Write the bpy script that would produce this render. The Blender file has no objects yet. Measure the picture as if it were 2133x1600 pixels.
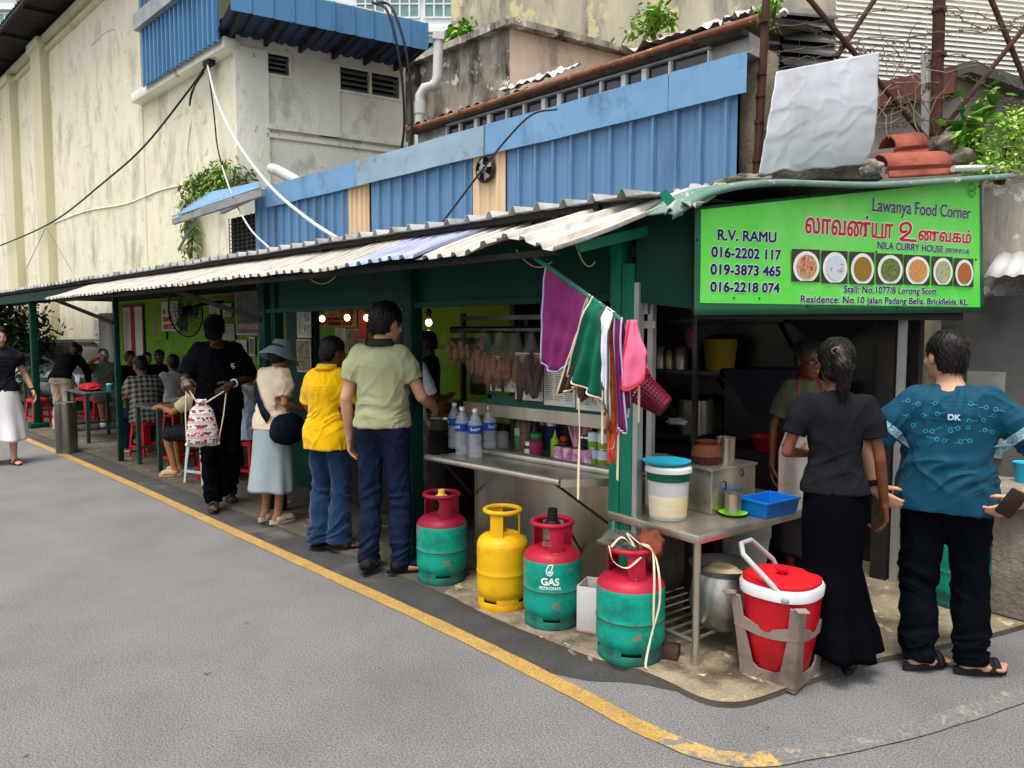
import bpy, bmesh
from mathutils import Vector, Matrix, noise
from mathutils.bvhtree import BVHTree
import openvdb
import math, random
import numpy as np
# ---- camera geometry: pixels are those of the 2133x1600 photograph, used only to read off real positions
FPX, CX, CY, HC = 1540.0, 1066.5, 800.0, 1.65
PITCH = math.atan((800-690)/FPX); HEAD = math.radians(134.3)
FH = np.array([math.cos(HEAD), math.sin(HEAD), 0]); RT = np.array([math.sin(HEAD), -math.cos(HEAD), 0]); UPW = np.array([0, 0, 1.0])
FW = FH*math.cos(PITCH)-UPW*math.sin(PITCH); UC = FH*math.sin(PITCH)+UPW*math.cos(PITCH)
CAM = np.array([0, 0, HC])
SD = np.array([math.cos(math.radians(74.6)), math.sin(math.radians(74.6)), 0])   # the side lane's direction
def ray(px, py): return FW+RT*((px-CX)/FPX)-UC*((py-CY)/FPX)
def onZ(px, py, z=0.0): d = ray(px, py); return CAM+d*((z-HC)/d[2])
def onY(px, py, Y): d = ray(px, py); return CAM+d*(Y/d[1])
def onX(px, py, X): d = ray(px, py); return CAM+d*(X/d[0])
def onD(px, py, D): d = ray(px, py); return CAM+d*(D/np.dot(d, FH))
def onP(px, py, p0, n): d = ray(px, py); n = np.array(n, float); return CAM+d*(np.dot(np.array(p0)-CAM, n)/np.dot(d, n))
SN = np.array([SD[1], -SD[0], 0])     # outward normal of the side lane face (towards +X)
def onS(px, py, p0): return onP(px, py, p0, SN)
def proj(p):
    v = np.array(p)-CAM; z = np.dot(v, FW); return CX+FPX*np.dot(v, RT)/z, CY-FPX*np.dot(v, UC)/z
# ---- camera, world, sun, exposure
SC = bpy.context.scene; COL = SC.collection
cam_d = bpy.data.cameras.new('camera'); cam = bpy.data.objects.new('camera', cam_d); COL.objects.link(cam); SC.camera = cam
cam_d.sensor_width = 36; cam_d.lens = FPX/2133*36; cam_d.clip_start = .05; cam_d.clip_end = 900
cam.location = CAM; cam.rotation_euler = (math.pi/2-PITCH, 0, HEAD-math.pi/2)
SUN_EL, SUN_AZ = math.radians(72), math.radians(288)     # azimuth as a math angle of where the sun stands
wd = bpy.data.worlds.new('World'); SC.world = wd; wd.use_nodes = True
nt = wd.node_tree; bg = nt.nodes['Background']
sky = nt.nodes.new('ShaderNodeTexSky'); sky.sky_type = 'NISHITA'; sky.sun_disc = False
sky.sun_elevation = SUN_EL; sky.sun_rotation = math.pi/2-SUN_AZ; sky.air_density = 1.0; sky.dust_density = 4.0; sky.ozone_density = 1.0
hs = nt.nodes.new('ShaderNodeHueSaturation'); hs.inputs['Saturation'].default_value = .3
nt.links.new(sky.outputs[0], hs.inputs['Color']); nt.links.new(hs.outputs[0], bg.inputs[0]); bg.inputs[1].default_value = .15
sd = bpy.data.lights.new('sun', 'SUN'); so = bpy.data.objects.new('sun', sd); COL.objects.link(so)
sd.energy = 1.3; sd.angle = math.radians(24); sd.color = (1, .95, .87)
so.rotation_euler = Vector((math.cos(SUN_AZ)*math.cos(SUN_EL), math.sin(SUN_AZ)*math.cos(SUN_EL), math.sin(SUN_EL))).to_track_quat('Z', 'Y').to_euler()
SC.view_settings.view_transform = 'Standard'; SC.view_settings.look = 'None'; SC.view_settings.gamma = 1; SC.view_settings.use_curve_mapping = False
SC.view_settings.exposure = 1.0
SC.cycles.max_bounces = 8; SC.cycles.transparent_max_bounces = 16; SC.cycles.caustics_reflective = False; SC.cycles.caustics_refractive = False
SC.cycles.sample_clamp_indirect = 6
SC.cycles.use_denoising = True
random.seed(7)
# ---- objects
def empty(name, loc=(0, 0, 0), rz=0):
    o = bpy.data.objects.new(name, None); COL.objects.link(o); o.location = loc; o.rotation_euler = (0, 0, rz); o.empty_display_size = .1
    return o
def tag(o, label=None, cat=None, group=None, kind=None):
    if label: o['label'] = label
    if cat: o['category'] = cat
    if group: o['group'] = group
    if kind: o['kind'] = kind
    return o
def thing(name, label, cat, loc=(0, 0, 0), rz=0, group=None): return tag(empty(name, loc, rz), label, cat, group)
def dup(o, loc=None, rz=None, label=None, group=None, parent=None):
    c = o.copy(); COL.objects.link(c); c.parent = parent
    if loc is not None: c.location = loc
    if rz is not None: c.rotation_euler = (0, 0, rz)
    if label: c['label'] = label
    if group: c['group'] = group
    for ch in o.children: dup(ch, parent=c)
    return c
class MB:
    def __init__(s): s.v = []; s.f = []
    def add(s, vs, fs):
        n = len(s.v); s.v += [tuple(map(float, p)) for p in vs]; s.f += [tuple(i+n for i in f) for f in fs]; return s
    def box(s, c, sz, rz=0, M=None, bev=0):
        c = Vector(c); R = M if M is not None else Matrix.Rotation(rz, 3, 'Z')
        if bev:
            bm = bmesh.new(); bmesh.ops.create_cube(bm, size=1)
            for v in bm.verts: v.co = Vector((v.co.x*sz[0], v.co.y*sz[1], v.co.z*sz[2]))
            bmesh.ops.bevel(bm, geom=bm.edges[:], offset=bev, segments=2, affect='EDGES', profile=.5)
            bm.verts.index_update(); s.add([R@v.co+c for v in bm.verts], [[v.index for v in f.verts] for f in bm.faces]); bm.free(); return s
        x, y, z = sz[0]/2, sz[1]/2, sz[2]/2
        vs = [R@Vector(p)+c for p in ((-x, -y, -z), (x, -y, -z), (x, y, -z), (-x, y, -z), (-x, -y, z), (x, -y, z), (x, y, z), (-x, y, z))]
        return s.add(vs, [(0, 3, 2, 1), (4, 5, 6, 7), (0, 1, 5, 4), (1, 2, 6, 5), (2, 3, 7, 6), (3, 0, 4, 7)])
    def bar(s, a, b, w, h=None, up=(0, 0, 1), bev=0):
        a, b = Vector(a), Vector(b); d = b-a; L = d.length; d = d.normalized(); up = Vector(up)
        x = d.cross(up)
        if x.length < 1e-4: x = d.cross(Vector((1, 0, 0)))
        x.normalize(); y = x.cross(d)
        R = Matrix((x, d, y)).transposed()
        return s.box((a+b)/2, (w, L, h or w), M=R, bev=bev)
    def ring(s, c, x, y, n): return [c+x*math.cos(2*math.pi*k/n)+y*math.sin(2*math.pi*k/n) for k in range(n)]
    def loft(s, rings, cap=True, closed=True):
        n = len(rings[0]); b = len(s.v); vs = [p for r in rings for p in r]; fs = []
        m = n if closed else n-1
        for i in range(len(rings)-1):
            for k in range(m): fs.append((i*n+k, i*n+(k+1) % n, (i+1)*n+(k+1) % n, (i+1)*n+k))
        if cap and closed: fs.append(tuple(range(n-1, -1, -1))); fs.append(tuple((len(rings)-1)*n+k for k in range(n)))
        return s.add(vs, fs)
    def tube(s, pts, r, n=8, cap=True):
        pts = [Vector(p) for p in pts]; rs = r if isinstance(r, (list, tuple)) else [r]*len(pts); rings = []; ref = None
        for i, p in enumerate(pts):
            d = (pts[min(i+1, len(pts)-1)]-pts[max(i-1, 0)])
            d = d.normalized() if d.length > 1e-9 else Vector((0, 0, 1))
            if ref is None: ref = Vector((0, 0, 1)) if abs(d.z) < .9 else Vector((1, 0, 0))
            x = d.cross(ref)
            if x.length < 1e-4: x = d.cross(Vector((.3, 1, .2)))
            x.normalize(); y = d.cross(x); ref = x.cross(d)
            rings.append(s.ring(p, x*rs[i], y*rs[i], n))
        return s.loft(rings, cap)
    def lathe(s, prof, n=24, c=(0, 0, 0), cap=True):
        c = Vector(c)
        return s.loft([s.ring(c+Vector((0, 0, z)), Vector((max(r, 1e-4), 0, 0)), Vector((0, max(r, 1e-4), 0)), n) for r, z in prof], cap)
    def ell(s, c, r, n=12, M=None):
        c = Vector(c); R = M if M is not None else Matrix.Identity(3); rings = []
        for i in range(n//2+1):
            t = -math.pi/2+math.pi*i/(n//2); cr = max(math.cos(t), .02)
            rings.append([R@Vector((r[0]*cr*math.cos(2*math.pi*k/n), r[1]*cr*math.sin(2*math.pi*k/n), r[2]*math.sin(t)))+c for k in range(n)])
        return s.loft(rings)
    def grid(s, fn, nu, nv):
        vs = [fn(i/nu, j/nv) for j in range(nv+1) for i in range(nu+1)]; w = nu+1
        return s.add(vs, [(j*w+i, j*w+i+1, (j+1)*w+i+1, (j+1)*w+i) for j in range(nv) for i in range(nu)])
    def poly(s, pts): return s.add(pts, [tuple(range(len(pts)))])
    def prism(s, pts, off):
        off = Vector(off); pts = [Vector(p) for p in pts]; n = len(pts)
        return s.add(pts+[p+off for p in pts], [tuple(range(n-1, -1, -1)), tuple(range(n, 2*n))]+[(k, (k+1) % n, n+(k+1) % n, n+k) for k in range(n)])
    def build(s, name, m, parent=None, ang=35, bev=0, solid=0, world=False, kind=None):
        me = bpy.data.meshes.new(name)
        vs = s.v
        if world and parent is not None:
            root_ = parent
            while root_.parent: root_ = root_.parent
            bpy_m = Matrix.LocRotScale(root_.location, root_.rotation_euler, root_.scale).inverted(); vs = [tuple(bpy_m@Vector(p)) for p in vs]
        me.from_pydata(vs, [], s.f); me.materials.append(m)
        me.shade_smooth()
        if ang < 180: me.set_sharp_from_angle(angle=math.radians(ang))
        o = bpy.data.objects.new(name, me); COL.objects.link(o); o.parent = parent
        if solid: mo = o.modifiers.new('s', 'SOLIDIFY'); mo.thickness = solid; mo.offset = 0
        if bev: mo = o.modifiers.new('b', 'BEVEL'); mo.width = bev; mo.segments = 2; mo.limit_method = 'ANGLE'; mo.angle_limit = math.radians(40)
        if kind: o['kind'] = kind
        return o
def wall_rect(mb, p0, u, L, z0, z1, holes, t, n):
    """vertical slab along u with rectangular holes (u0,u1,z0,z1); front face at p0, thickness t along -n"""
    us = sorted({0, L, *[h[0] for h in holes], *[h[1] for h in holes]}); zs = sorted({z0, z1, *[h[2] for h in holes], *[h[3] for h in holes]})
    p0 = np.array(p0, float); u = np.array(u, float); n = np.array(n, float)
    for i in range(len(us)-1):
        for j in range(len(zs)-1):
            um, zm = (us[i]+us[i+1])/2, (zs[j]+zs[j+1])/2
            if any(h[0] < um < h[1] and h[2] < zm < h[3] for h in holes): continue
            q = [p0+u*us[i], p0+u*us[i+1], p0+u*us[i+1], p0+u*us[i]]
            a = [(*q[0][:2], zs[j]), (*q[1][:2], zs[j]), (*q[2][:2], zs[j+1]), (*q[3][:2], zs[j+1])]
            mb.prism(a, -n*t)
def corr(mb, o, u, v, L, W, pitch, amp, n, kind='trap', nv=2, wob=0, warp=None):
    """corrugated sheet: ribs repeat along u, run along v, bulge along n"""
    o, u, v, n = map(Vector, (o, u, v, n))
    if kind == 'trap': prof = [(0, 0), (.52, 0), (.60, 1), (.86, 1), (.94, 0)]
    elif kind == 'rib': prof = [(0, 0), (.22, 0), (.25, .14), (.29, .14), (.32, 0), (.50, 0), (.53, .14), (.57, .14), (.60, 0), (.78, 0), (.83, 1), (.92, 1), (.97, 0)]
    elif kind == 'notch': prof = [(0, 0), (.60, 0), (.70, 1), (.80, 1), (.90, 0)]
    elif kind == 'pan': prof = [(0, 0), (.82, 0), (.86, 1), (.93, 1), (.97, 0)]
    else: prof = [(k/8, .5-.5*math.cos(2*math.pi*k/8)) for k in range(8)]
    cols = []; k = 0
    while True:
        for a, h in prof:
            x = (k+a)*pitch
            if x > L: break
            cols.append((x, h*amp))
        k += 1
        if k*pitch > L: break
    vs = []
    for j in range(nv+1):
        for x, h in cols:
            p = o+u*x+v*(W*j/nv)+n*(h+(wob*noise.noise(Vector((x*2.1, j*1.7, .3))) if wob else 0))
            if warp: p = warp(p, x/L, j/nv)
            vs.append(p)
    w = len(cols); mb.add(vs, [(j*w+i, j*w+i+1, (j+1)*w+i+1, (j+1)*w+i) for j in range(nv) for i in range(w-1)])
    return mb
def lerp(a, b, t): return np.array(a, float)*(1-t)+np.array(b, float)*t
def sag(a, b, d, n=16): return [tuple(lerp(a, b, k/n)-np.array((0, 0, d*4*(k/n)*(1-k/n)))) for k in range(n+1)]
def spline(pts, n=8):
    P = [np.array(p, float) for p in pts]; P = [2*P[0]-P[1]]+P+[2*P[-1]-P[-2]]; out = []
    for i in range(1, len(P)-2):
        for k in range(n):
            t = k/n; out.append(.5*(2*P[i]+(P[i+1]-P[i-1])*t+(2*P[i-1]-5*P[i]+4*P[i+1]-P[i+2])*t*t+(3*P[i]-P[i-1]-3*P[i+1]+P[i+2])*t**3))
    out.append(P[-2]); return [tuple(p) for p in out]
# ---- materials
MATS = {}
def srgb(h):
    if isinstance(h, str):
        h = [int(h[i:i+2], 16)/255 for i in (0, 2, 4)]
        return tuple(c/12.92 if c <= .04045 else ((c+.055)/1.055)**2.4 for c in h)
    return tuple(h)
def mat(name, c, c2=None, sc=6, rough=.6, metal=0, bump=0, bsc=60, streak=0, dirt=None, dsc=2.5, damt=.5, dlo=.5, spec=.28, trans=0, alpha=1, sheen=0, sss=0, emit=0, ior=1.45, coat=0, wear=None, wsc=14, wlo=.62, rvar=0, det=6, aniso=None, grain=0, gsc=150):
    if name in MATS: return MATS[name]
    m = bpy.data.materials.new(name); m.use_nodes = True; MATS[name] = m
    n = m.node_tree; p = n.nodes['Principled BSDF']; L = n.links.new
    c = srgb(c); c2 = srgb(c2) if c2 is not None else tuple(x*.8 for x in c)
    tc = n.nodes.new('ShaderNodeTexCoord'); co = tc.outputs['Object']
    if streak:
        mp = n.nodes.new('ShaderNodeMapping'); mp.inputs['Scale'].default_value = (1, 1, 1/streak); L(co, mp.inputs[0]); cos_ = mp.outputs[0]
    elif aniso:
        mp = n.nodes.new('ShaderNodeMapping'); mp.inputs['Scale'].default_value = aniso; L(co, mp.inputs[0]); cos_ = mp.outputs[0]
    else: cos_ = co
    def nz(vec, s, d=det, r=.6):
        t = n.nodes.new('ShaderNodeTexNoise'); t.inputs['Scale'].default_value = s; t.inputs['Detail'].default_value = d; t.inputs['Roughness'].default_value = r; L(vec, t.inputs['Vector']); return t.outputs['Fac']
    def ramp(f, lo, hi):
        t = n.nodes.new('ShaderNodeMapRange'); t.inputs[1].default_value = lo; t.inputs[2].default_value = hi; L(f, t.inputs[0]); return t.outputs[0]
    def mix(f, a, b):
        t = n.nodes.new('ShaderNodeMix'); t.data_type = 'RGBA'; L(f, t.inputs[0])
        for k, q in ((6, a), (7, b)):
            if isinstance(q, tuple): t.inputs[k].default_value = (*q[:3], 1)
            else: L(q, t.inputs[k])
        return t.outputs[2]
    f = nz(cos_, sc); col = mix(ramp(f, .32, .68), c, c2)
    if dirt is not None:
        mul = n.nodes.new('ShaderNodeMath'); mul.operation = 'MULTIPLY'; mul.inputs[1].default_value = damt
        L(ramp(nz(cos_, dsc, 9, .68), dlo, dlo+.16), mul.inputs[0]); col = mix(mul.outputs[0], col, srgb(dirt))
    if wear is not None: col = mix(ramp(nz(co, wsc, 8, .7), wlo, wlo+.035), col, srgb(wear))
    if grain:
        t = n.nodes.new('ShaderNodeMapRange'); t.inputs[1].default_value = .3; t.inputs[2].default_value = .7; t.inputs[3].default_value = 1-grain; t.inputs[4].default_value = 1+grain; L(nz(co, gsc, 2, .7), t.inputs[0])
        t2 = n.nodes.new('ShaderNodeMix'); t2.data_type = 'RGBA'; t2.blend_type = 'MULTIPLY'; t2.inputs[0].default_value = 1; L(col, t2.inputs[6]); L(t.outputs[0], t2.inputs[7]); col = t2.outputs[2]
    L(col, p.inputs['Base Color']); p.inputs['Roughness'].default_value = rough; p.inputs['Metallic'].default_value = metal
    if rvar:
        t = n.nodes.new('ShaderNodeMapRange'); t.inputs[1].default_value = .3; t.inputs[2].default_value = .7; t.inputs[3].default_value = max(rough-rvar, .02); t.inputs[4].default_value = min(rough+rvar, 1); L(f, t.inputs[0]); L(t.outputs[0], p.inputs['Roughness'])
    p.inputs['Specular IOR Level'].default_value = spec; p.inputs['IOR'].default_value = ior
    p.inputs['Transmission Weight'].default_value = trans; p.inputs['Alpha'].default_value = alpha; p.inputs['Coat Weight'].default_value = coat
    p.inputs['Sheen Weight'].default_value = sheen
    if sss: p.inputs['Subsurface Weight'].default_value = sss; p.inputs['Subsurface Radius'].default_value = (.012, .004, .002); p.inputs['Subsurface Scale'].default_value = 1
    if emit: L(col, p.inputs['Emission Color']); p.inputs['Emission Strength'].default_value = emit
    if bump:
        b = n.nodes.new('ShaderNodeBump'); b.inputs['Strength'].default_value = 1; b.inputs['Distance'].default_value = bump; L(nz(cos_, bsc, 4, .6), b.inputs['Height']); L(b.outputs[0], p.inputs['Normal'])
    return m
def flat(name, c, **k): return mat(name, c, c, **k)
# ---- writing
def text_mesh(body, size=1, off=0, align='LEFT', sx=1, sp=1):
    cu = bpy.data.curves.new('lettering', 'FONT'); cu.body = body; cu.size = size; cu.offset = off; cu.align_x = align; cu.resolution_u = 4; cu.space_character = sp
    o = bpy.data.objects.new('lettering', cu); COL.objects.link(o); bpy.context.view_layer.update()
    me = bpy.data.meshes.new_from_object(o.evaluated_get(bpy.context.evaluated_depsgraph_get()))
    bm = bmesh.new(); bm.from_mesh(me); bmesh.ops.triangulate(bm, faces=bm.faces[:]); bm.to_mesh(me); bm.free()
    vs = [(v.co.x*sx, v.co.y) for v in me.vertices]; fs = [tuple(p.vertices) for p in me.polygons]
    bpy.data.objects.remove(o); bpy.data.curves.remove(cu); bpy.data.meshes.remove(me)
    return vs, fs
def text(mb, body, org, u, v, size, off=0, align='LEFT', sx=1, lift=0, fn=None, width=None, sp=1):
    vs, fs = text_mesh(body, size, off, align, sx, sp)
    if width and vs:
        x0 = min(p[0] for p in vs); x1 = max(p[0] for p in vs); k = width/(x1-x0); vs = [((p[0]-x0)*k, p[1]) for p in vs]
    if fn: return mb.add([fn(x, y) for x, y in vs], fs)
    o, u, v = Vector(org), Vector(u), Vector(v); nn = u.cross(v).normalized()
    return mb.add([o+u*x+v*y+nn*lift for x, y in vs], fs)
# ================= setting
V = Vector
asphalt = mat('asphalt', '767473', '696766', sc=1.6, rough=.9, bump=.004, bsc=260, dirt='545250', dsc=.9, damt=.25, dlo=.52, wear='4A4846', wsc=5, wlo=.66, grain=.6, gsc=120)
asphalt_new = mat('asphalt_new', '474645', '393837', sc=4, rough=.85, bump=.005, bsc=200, wear='3A3938', wsc=120, wlo=.56, dirt='7A756E', dsc=1.5, damt=.5, dlo=.55, grain=.4, gsc=110)
concrete_l = mat('concrete_light', '978A73', '776C59', sc=4, rough=.85, bump=.004, bsc=70, dirt='3A3228', dsc=2.6, damt=.9, dlo=.48, wear='C2AE86', wsc=7, wlo=.6, grain=.25, gsc=90)
concrete = mat('concrete', '5E574D', '4A443B', sc=3, rough=.85, bump=.003, bsc=90, dirt='4E463A', dsc=1.6, damt=.85, dlo=.47, wear='B8A98C', wsc=9, wlo=.62)
yellow_paint = mat('road_yellow', 'B08C48', '9C7C42', sc=8, rough=.85, bump=.003, bsc=220, dirt='8A7448', dsc=6, damt=.7, dlo=.5, wear='7B756C', wsc=42, wlo=.56, grain=.3, gsc=110)
def sheet(name, pts, z, m, kind='structure'):
    mb = MB(); mb.poly([(p[0], p[1], z) for p in pts]); return tag(mb.build(name, m), kind=kind)
sheet('road', [(-300, -300), (300, -300), (300, 300), (-300, 300)], 0, asphalt)
pave_edge = spline([(-60, 3.1), (-25, 3.08), (-11.9, 3.07), (-9.84, 3.06), (-5.1, 2.97), (-3.6, 2.93), (-3.02, 2.86), (-2.26, 2.84), (-1.9, 2.9), (-1.62, 2.86), (-1.47, 2.96), (-1.36, 3.3), (-1.22, 3.75), (-1.05, 4.12), (-.76, 4.85), (-.4, 6.2), (0, 8)], 5)
def jit(p, a=.014): return (p[0]+a*noise.noise(V((p[0]*7, p[1]*7, 1))), p[1]+a*noise.noise(V((p[0]*7, p[1]*7, 5))))
pe = [jit(p) for p in pave_edge]
m_ = MB(); m_.prism([(x, y, -.03) for x, y in pe]+[(0, 30, -.03), (-60, 30, -.03)], (0, 0, .055)); tag(m_.build('pavement', concrete), kind='structure')
cs = [p for p in pe if p[0] > -3.5]; sheet('corner_slab', cs+[(-.3, 8), (-2.0, 8), (-2.2, 4.2), (-3.2, 3.6), (-3.6, 3.3)], .029, concrete_l)
dk = [p for p in pave_edge if p[0] < -1.7]; nd = len(dk)
sheet('asphalt_strip', [jit((p[0], p[1]+.02, 0), .03) for p in dk]+[(p[0]-.05*(1-w), p[1]-w*(.27+.06*noise.noise(V((p[0]*2, 0, 0)))+.03*noise.noise(V((p[0]*9, 0, 0))))) for p, w in [(dk[i], min(1, (nd-1-i)/9)) for i in range(nd-1, -1, -1)]], .002, asphalt_new)
yl = spline([(-60, 2.98), (-25, 2.92), (-13.1, 2.84), (-8.94, 2.78), (-6.31, 2.7), (-3.34, 2.62), (-2.16, 2.55), (-1.62, 2.5), (-1.3, 2.56), (-1.1, 2.84), (-.88, 3.26), (-.6, 3.98), (-.2, 5.2), (.5, 7.5)], 10)
def strip(name, path, w, z, m):
    L_, R_ = [], []
    for i, p in enumerate(path):
        a, b = path[max(i-1, 0)], path[min(i+1, len(path)-1)]; d = np.array((b[0]-a[0], b[1]-a[1])); d /= np.linalg.norm(d); n = np.array((-d[1], d[0]))
        ww = w/2*(1+.12*noise.noise(V((p[0]*9, p[1]*9, 3)))); L_.append((p[0]+n[0]*ww, p[1]+n[1]*ww, z)); R_.append((p[0]-n[0]*ww, p[1]-n[1]*ww, z))
    mb = MB(); mb.loft([[a, b] for a, b in zip(R_, L_)], closed=False); return tag(mb.build(name, m), kind='structure')
yb = [p for p in yl if p[0] < -1.5]; strip('yellow_line', yb, .098, .004, yellow_paint)
yellow_faint = mat('road_yellow_faded', 'B79657', 'A08758', sc=8, rough=.8, bump=.003, bsc=220, dirt='85806F', dsc=5, damt=.7, dlo=.5, wear='736F6B', wsc=16, wlo=.52, grain=.35, gsc=105)
strip('faded_yellow_line', [p for p in yl if -1.62 < p[0] < -1.16], .10, .0052, yellow_faint)
strip('faded_yellow_line', [p for p in yl if p[0] > -1.2], .10, .0062, mat('road_yellow_ghost', '8E8468', '837C6A', sc=8, rough=.85, bump=.003, bsc=220, dirt='85817C', dsc=5, damt=.8, dlo=.42, wear='706E6C', wsc=11, wlo=.41, grain=.4, gsc=90))
# ---- cream building
cream = mat('cream_plaster', 'E6E0C8', 'D6CFB4', sc=2.2, rough=.85, bump=.014, bsc=14, streak=2.2, dirt='8F8A70', dsc=1.1, damt=.7, dlo=.52, wear='C9BF98', wsc=3.5, wlo=.58, det=10)
cream2 = mat('cream_plaster_side', 'ECEADC', 'DEDBCA', sc=1.9, rough=.85, bump=.014, bsc=13, streak=1.8, dirt='8B866F', dsc=1.5, damt=.7, dlo=.54, wear='A79F88', wsc=3, wlo=.63, det=10)
cream_pil = mat('cream_pilaster', 'D2CBAA', 'C4BC9B', sc=2, rough=.85, bump=.004, bsc=40, streak=5, dirt='8C8668', dsc=1, damt=.5, dlo=.58)
blue_clad = mat('blue_cladding', '4E7FA6', '42729A', sc=2, rough=.5, streak=6, dirt='33536E', dsc=2, damt=.5, dlo=.55, spec=.4)
dark_steel = mat('dark_steel', '2A2826', '1E1C1B', sc=8, rough=.7, dirt='4A3226', dsc=4, damt=.6)
grey_paint = mat('grey_paint', '8E9090', '7C7E7E', sc=3, rough=.6, dirt='5A5650', dsc=3, damt=.4)
louvre_m = mat('louvre_grey', '6F6E6A', '5E5D59', sc=6, rough=.7, dirt='3A3835', dsc=5, damt=.5)
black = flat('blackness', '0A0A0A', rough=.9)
C0 = np.array((-12.5, 6.0, 0)); UX = np.array((1.0, 0, 0)); UY = np.array((0, 1.0, 0))
cb = thing('cream_building', 'tall weathered cream plaster building with pilasters behind the stall roofs', 'building', C0)
def W(mb, name, m, par, **k): return mb.build(name, m, par, world=True, **k)
ztop = 9.6; xs = onY(302, 400, 6)[0]; zcop = onY(480, 100, 6)[2]
mb = MB(); mb.prism([(-60, 6, 0), (xs, 6, 0), (xs, 6, ztop), (-60, 6, ztop)], (0, 6, 0)); W(mb, 'wall', cream, cb)
mb = MB(); mb.prism([(xs, 6.02, 0), (-12.5, 6.02, 0), tuple(C0+SD*.02+(0, 0, zcop)), (xs, 6.02, zcop)], (0, .5, 0)); W(mb, 'wall', cream, cb)
for px, yt in ((27, 165), (94, 85)):
    a = onY(px-9, 400, 5.9); b = onY(px+11, 400, 5.9); mb = MB(); zt = onY(px, yt, 5.9)[2]
    mb.box(((a[0]+b[0])/2, 5.93, zt/2), (b[0]-a[0], .3, zt)); mb.box(((a[0]+b[0])/2, 5.9, zt), (b[0]-a[0]+.12, .4, .22), bev=.03); W(mb, 'pilaster', cream_pil, cb)
mb = MB(); mb.box((-36, 5.96, ztop-.35), (47.6, .12, .1)); mb.box((-36, 5.93, ztop-.1), (47.6, .2, .16)); W(mb, 'cornice', cream_pil, cb)
mb = MB(); corr(mb, (-60, 4.98, ztop+.12), UX, (0, 1, .06), 48, 4, .25, .04, (0, 0, 1), 'sine', 1); eave = W(mb, 'eave', dark_steel, cb)
mb = MB()
for x in np.arange(-58, -12, 2.4): mb.bar((x, 5.02, ztop+.08), (x, 6.0, ztop+.13), .08)
mb.bar((-60, 5.03, ztop+.06), (-12, 5.03, ztop+.06), .07); W(mb, 'eave_rafter', dark_steel, cb)
# coping and blue cladding over the lower wing
mb = MB(); mb.box(((xs-12.44)/2, 5.93, zcop), (abs(xs+12.44)+.05, .3, .2), bev=.03); W(mb, 'coping', cream2, cb)
za = onY(293, 172, 5.7)[2]; zb = onY(293, 60, 5.7)[2]; xa = onY(293, 100, 5.7)[0]
mb = MB(); corr(mb, (xa, 5.72, za-.12), UX, (0, 0, 1), -12.36-xa, 3.2, .2, .05, (0, -1, 0), 'trap', 1); W(mb, 'side_cladding', blue_clad, cb)
mb = MB(); mb.box(((xa-12.4)/2, 5.66, zb+.1), (abs(xa+12.4)+.1, .16, .3)); W(mb, 'gutter', mat('zinc', 'A3A6A4', '8D9190', sc=4, rough=.5, metal=.3, dirt='6D6A66', dsc=3), cb)
mb = MB(); mb.box(((xa-12.4)/2, 5.9, zcop+.25), (abs(xa+12.5), .2, .3)); W(mb, 'sill_beam', dark_steel, cb)
for pts in ([(104, 468), (180, 440), (262, 425), (330, 398), (385, 384)], [(190, 95), (215, 70), (245, 62), (262, 110)], [(398, 250), (390, 330), (400, 420)]):
    mb = MB(); mb.tube(spline([onY(x, y, 5.99 if x < 300 else 6.01) for x, y in pts], 8), .018, 5); W(mb, 'plaster_seam', cream2, cb, ang=180)
# right face along the lane
def SP(s, z, off=0.0, o=C0): p = o+SD*s+SN*off; return (p[0], p[1], z)
def s_of(px, py, o=C0, off=0.0): p = onS(px, py, o+SN*off); return float(np.dot(p-o, SD)), float(p[2])
sL = s_of(845, 250)[0]; ztf = s_of(560, 20)[1]+.4
w1 = [s_of(540, 108), s_of(602, 160)]; w2 = [s_of(708, 142), s_of(831, 205)]
h1 = (w1[0][0], w1[1][0], w1[1][1], w1[0][1]); h2 = (w2[0][0], w2[1][0], w2[1][1]-.02, w2[0][1]+.02)
mb = MB(); wall_rect(mb, C0, SD, sL, 0, ztf, [h1, h2], .25, SN); W(mb, 'wall', cream2, cb)
mb = MB(); sp = [s_of(663, 200)[0], s_of(705, 200)[0]]; zled = s_of(500, 262)[1]; q = [SP(sp[0], zled, .08), SP(sp[1], zled, .08), SP(sp[1], s_of(680, 132)[1], .08), SP(sp[0], s_of(680, 132)[1], .08)]
mb.prism(q, -SN*.1); q = [SP(0, 2.5, .06), SP(.55, 2.5, .06), SP(.55, zcop, .06), SP(0, zcop, .06)]; mb.prism(q, -SN*.08); W(mb, 'pilaster', cream2, cb)
mb = MB(); 
for zz, oo, hh in ((zled, .1, .09), (zled-.14, .06, .07)): mb.prism([SP(.5, zz, oo), SP(sL, zz, oo), SP(sL, zz+hh, oo), SP(.5, zz+hh, oo)], -SN*(oo-.003))
W(mb, 'cornice', cream2, cb)
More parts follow.
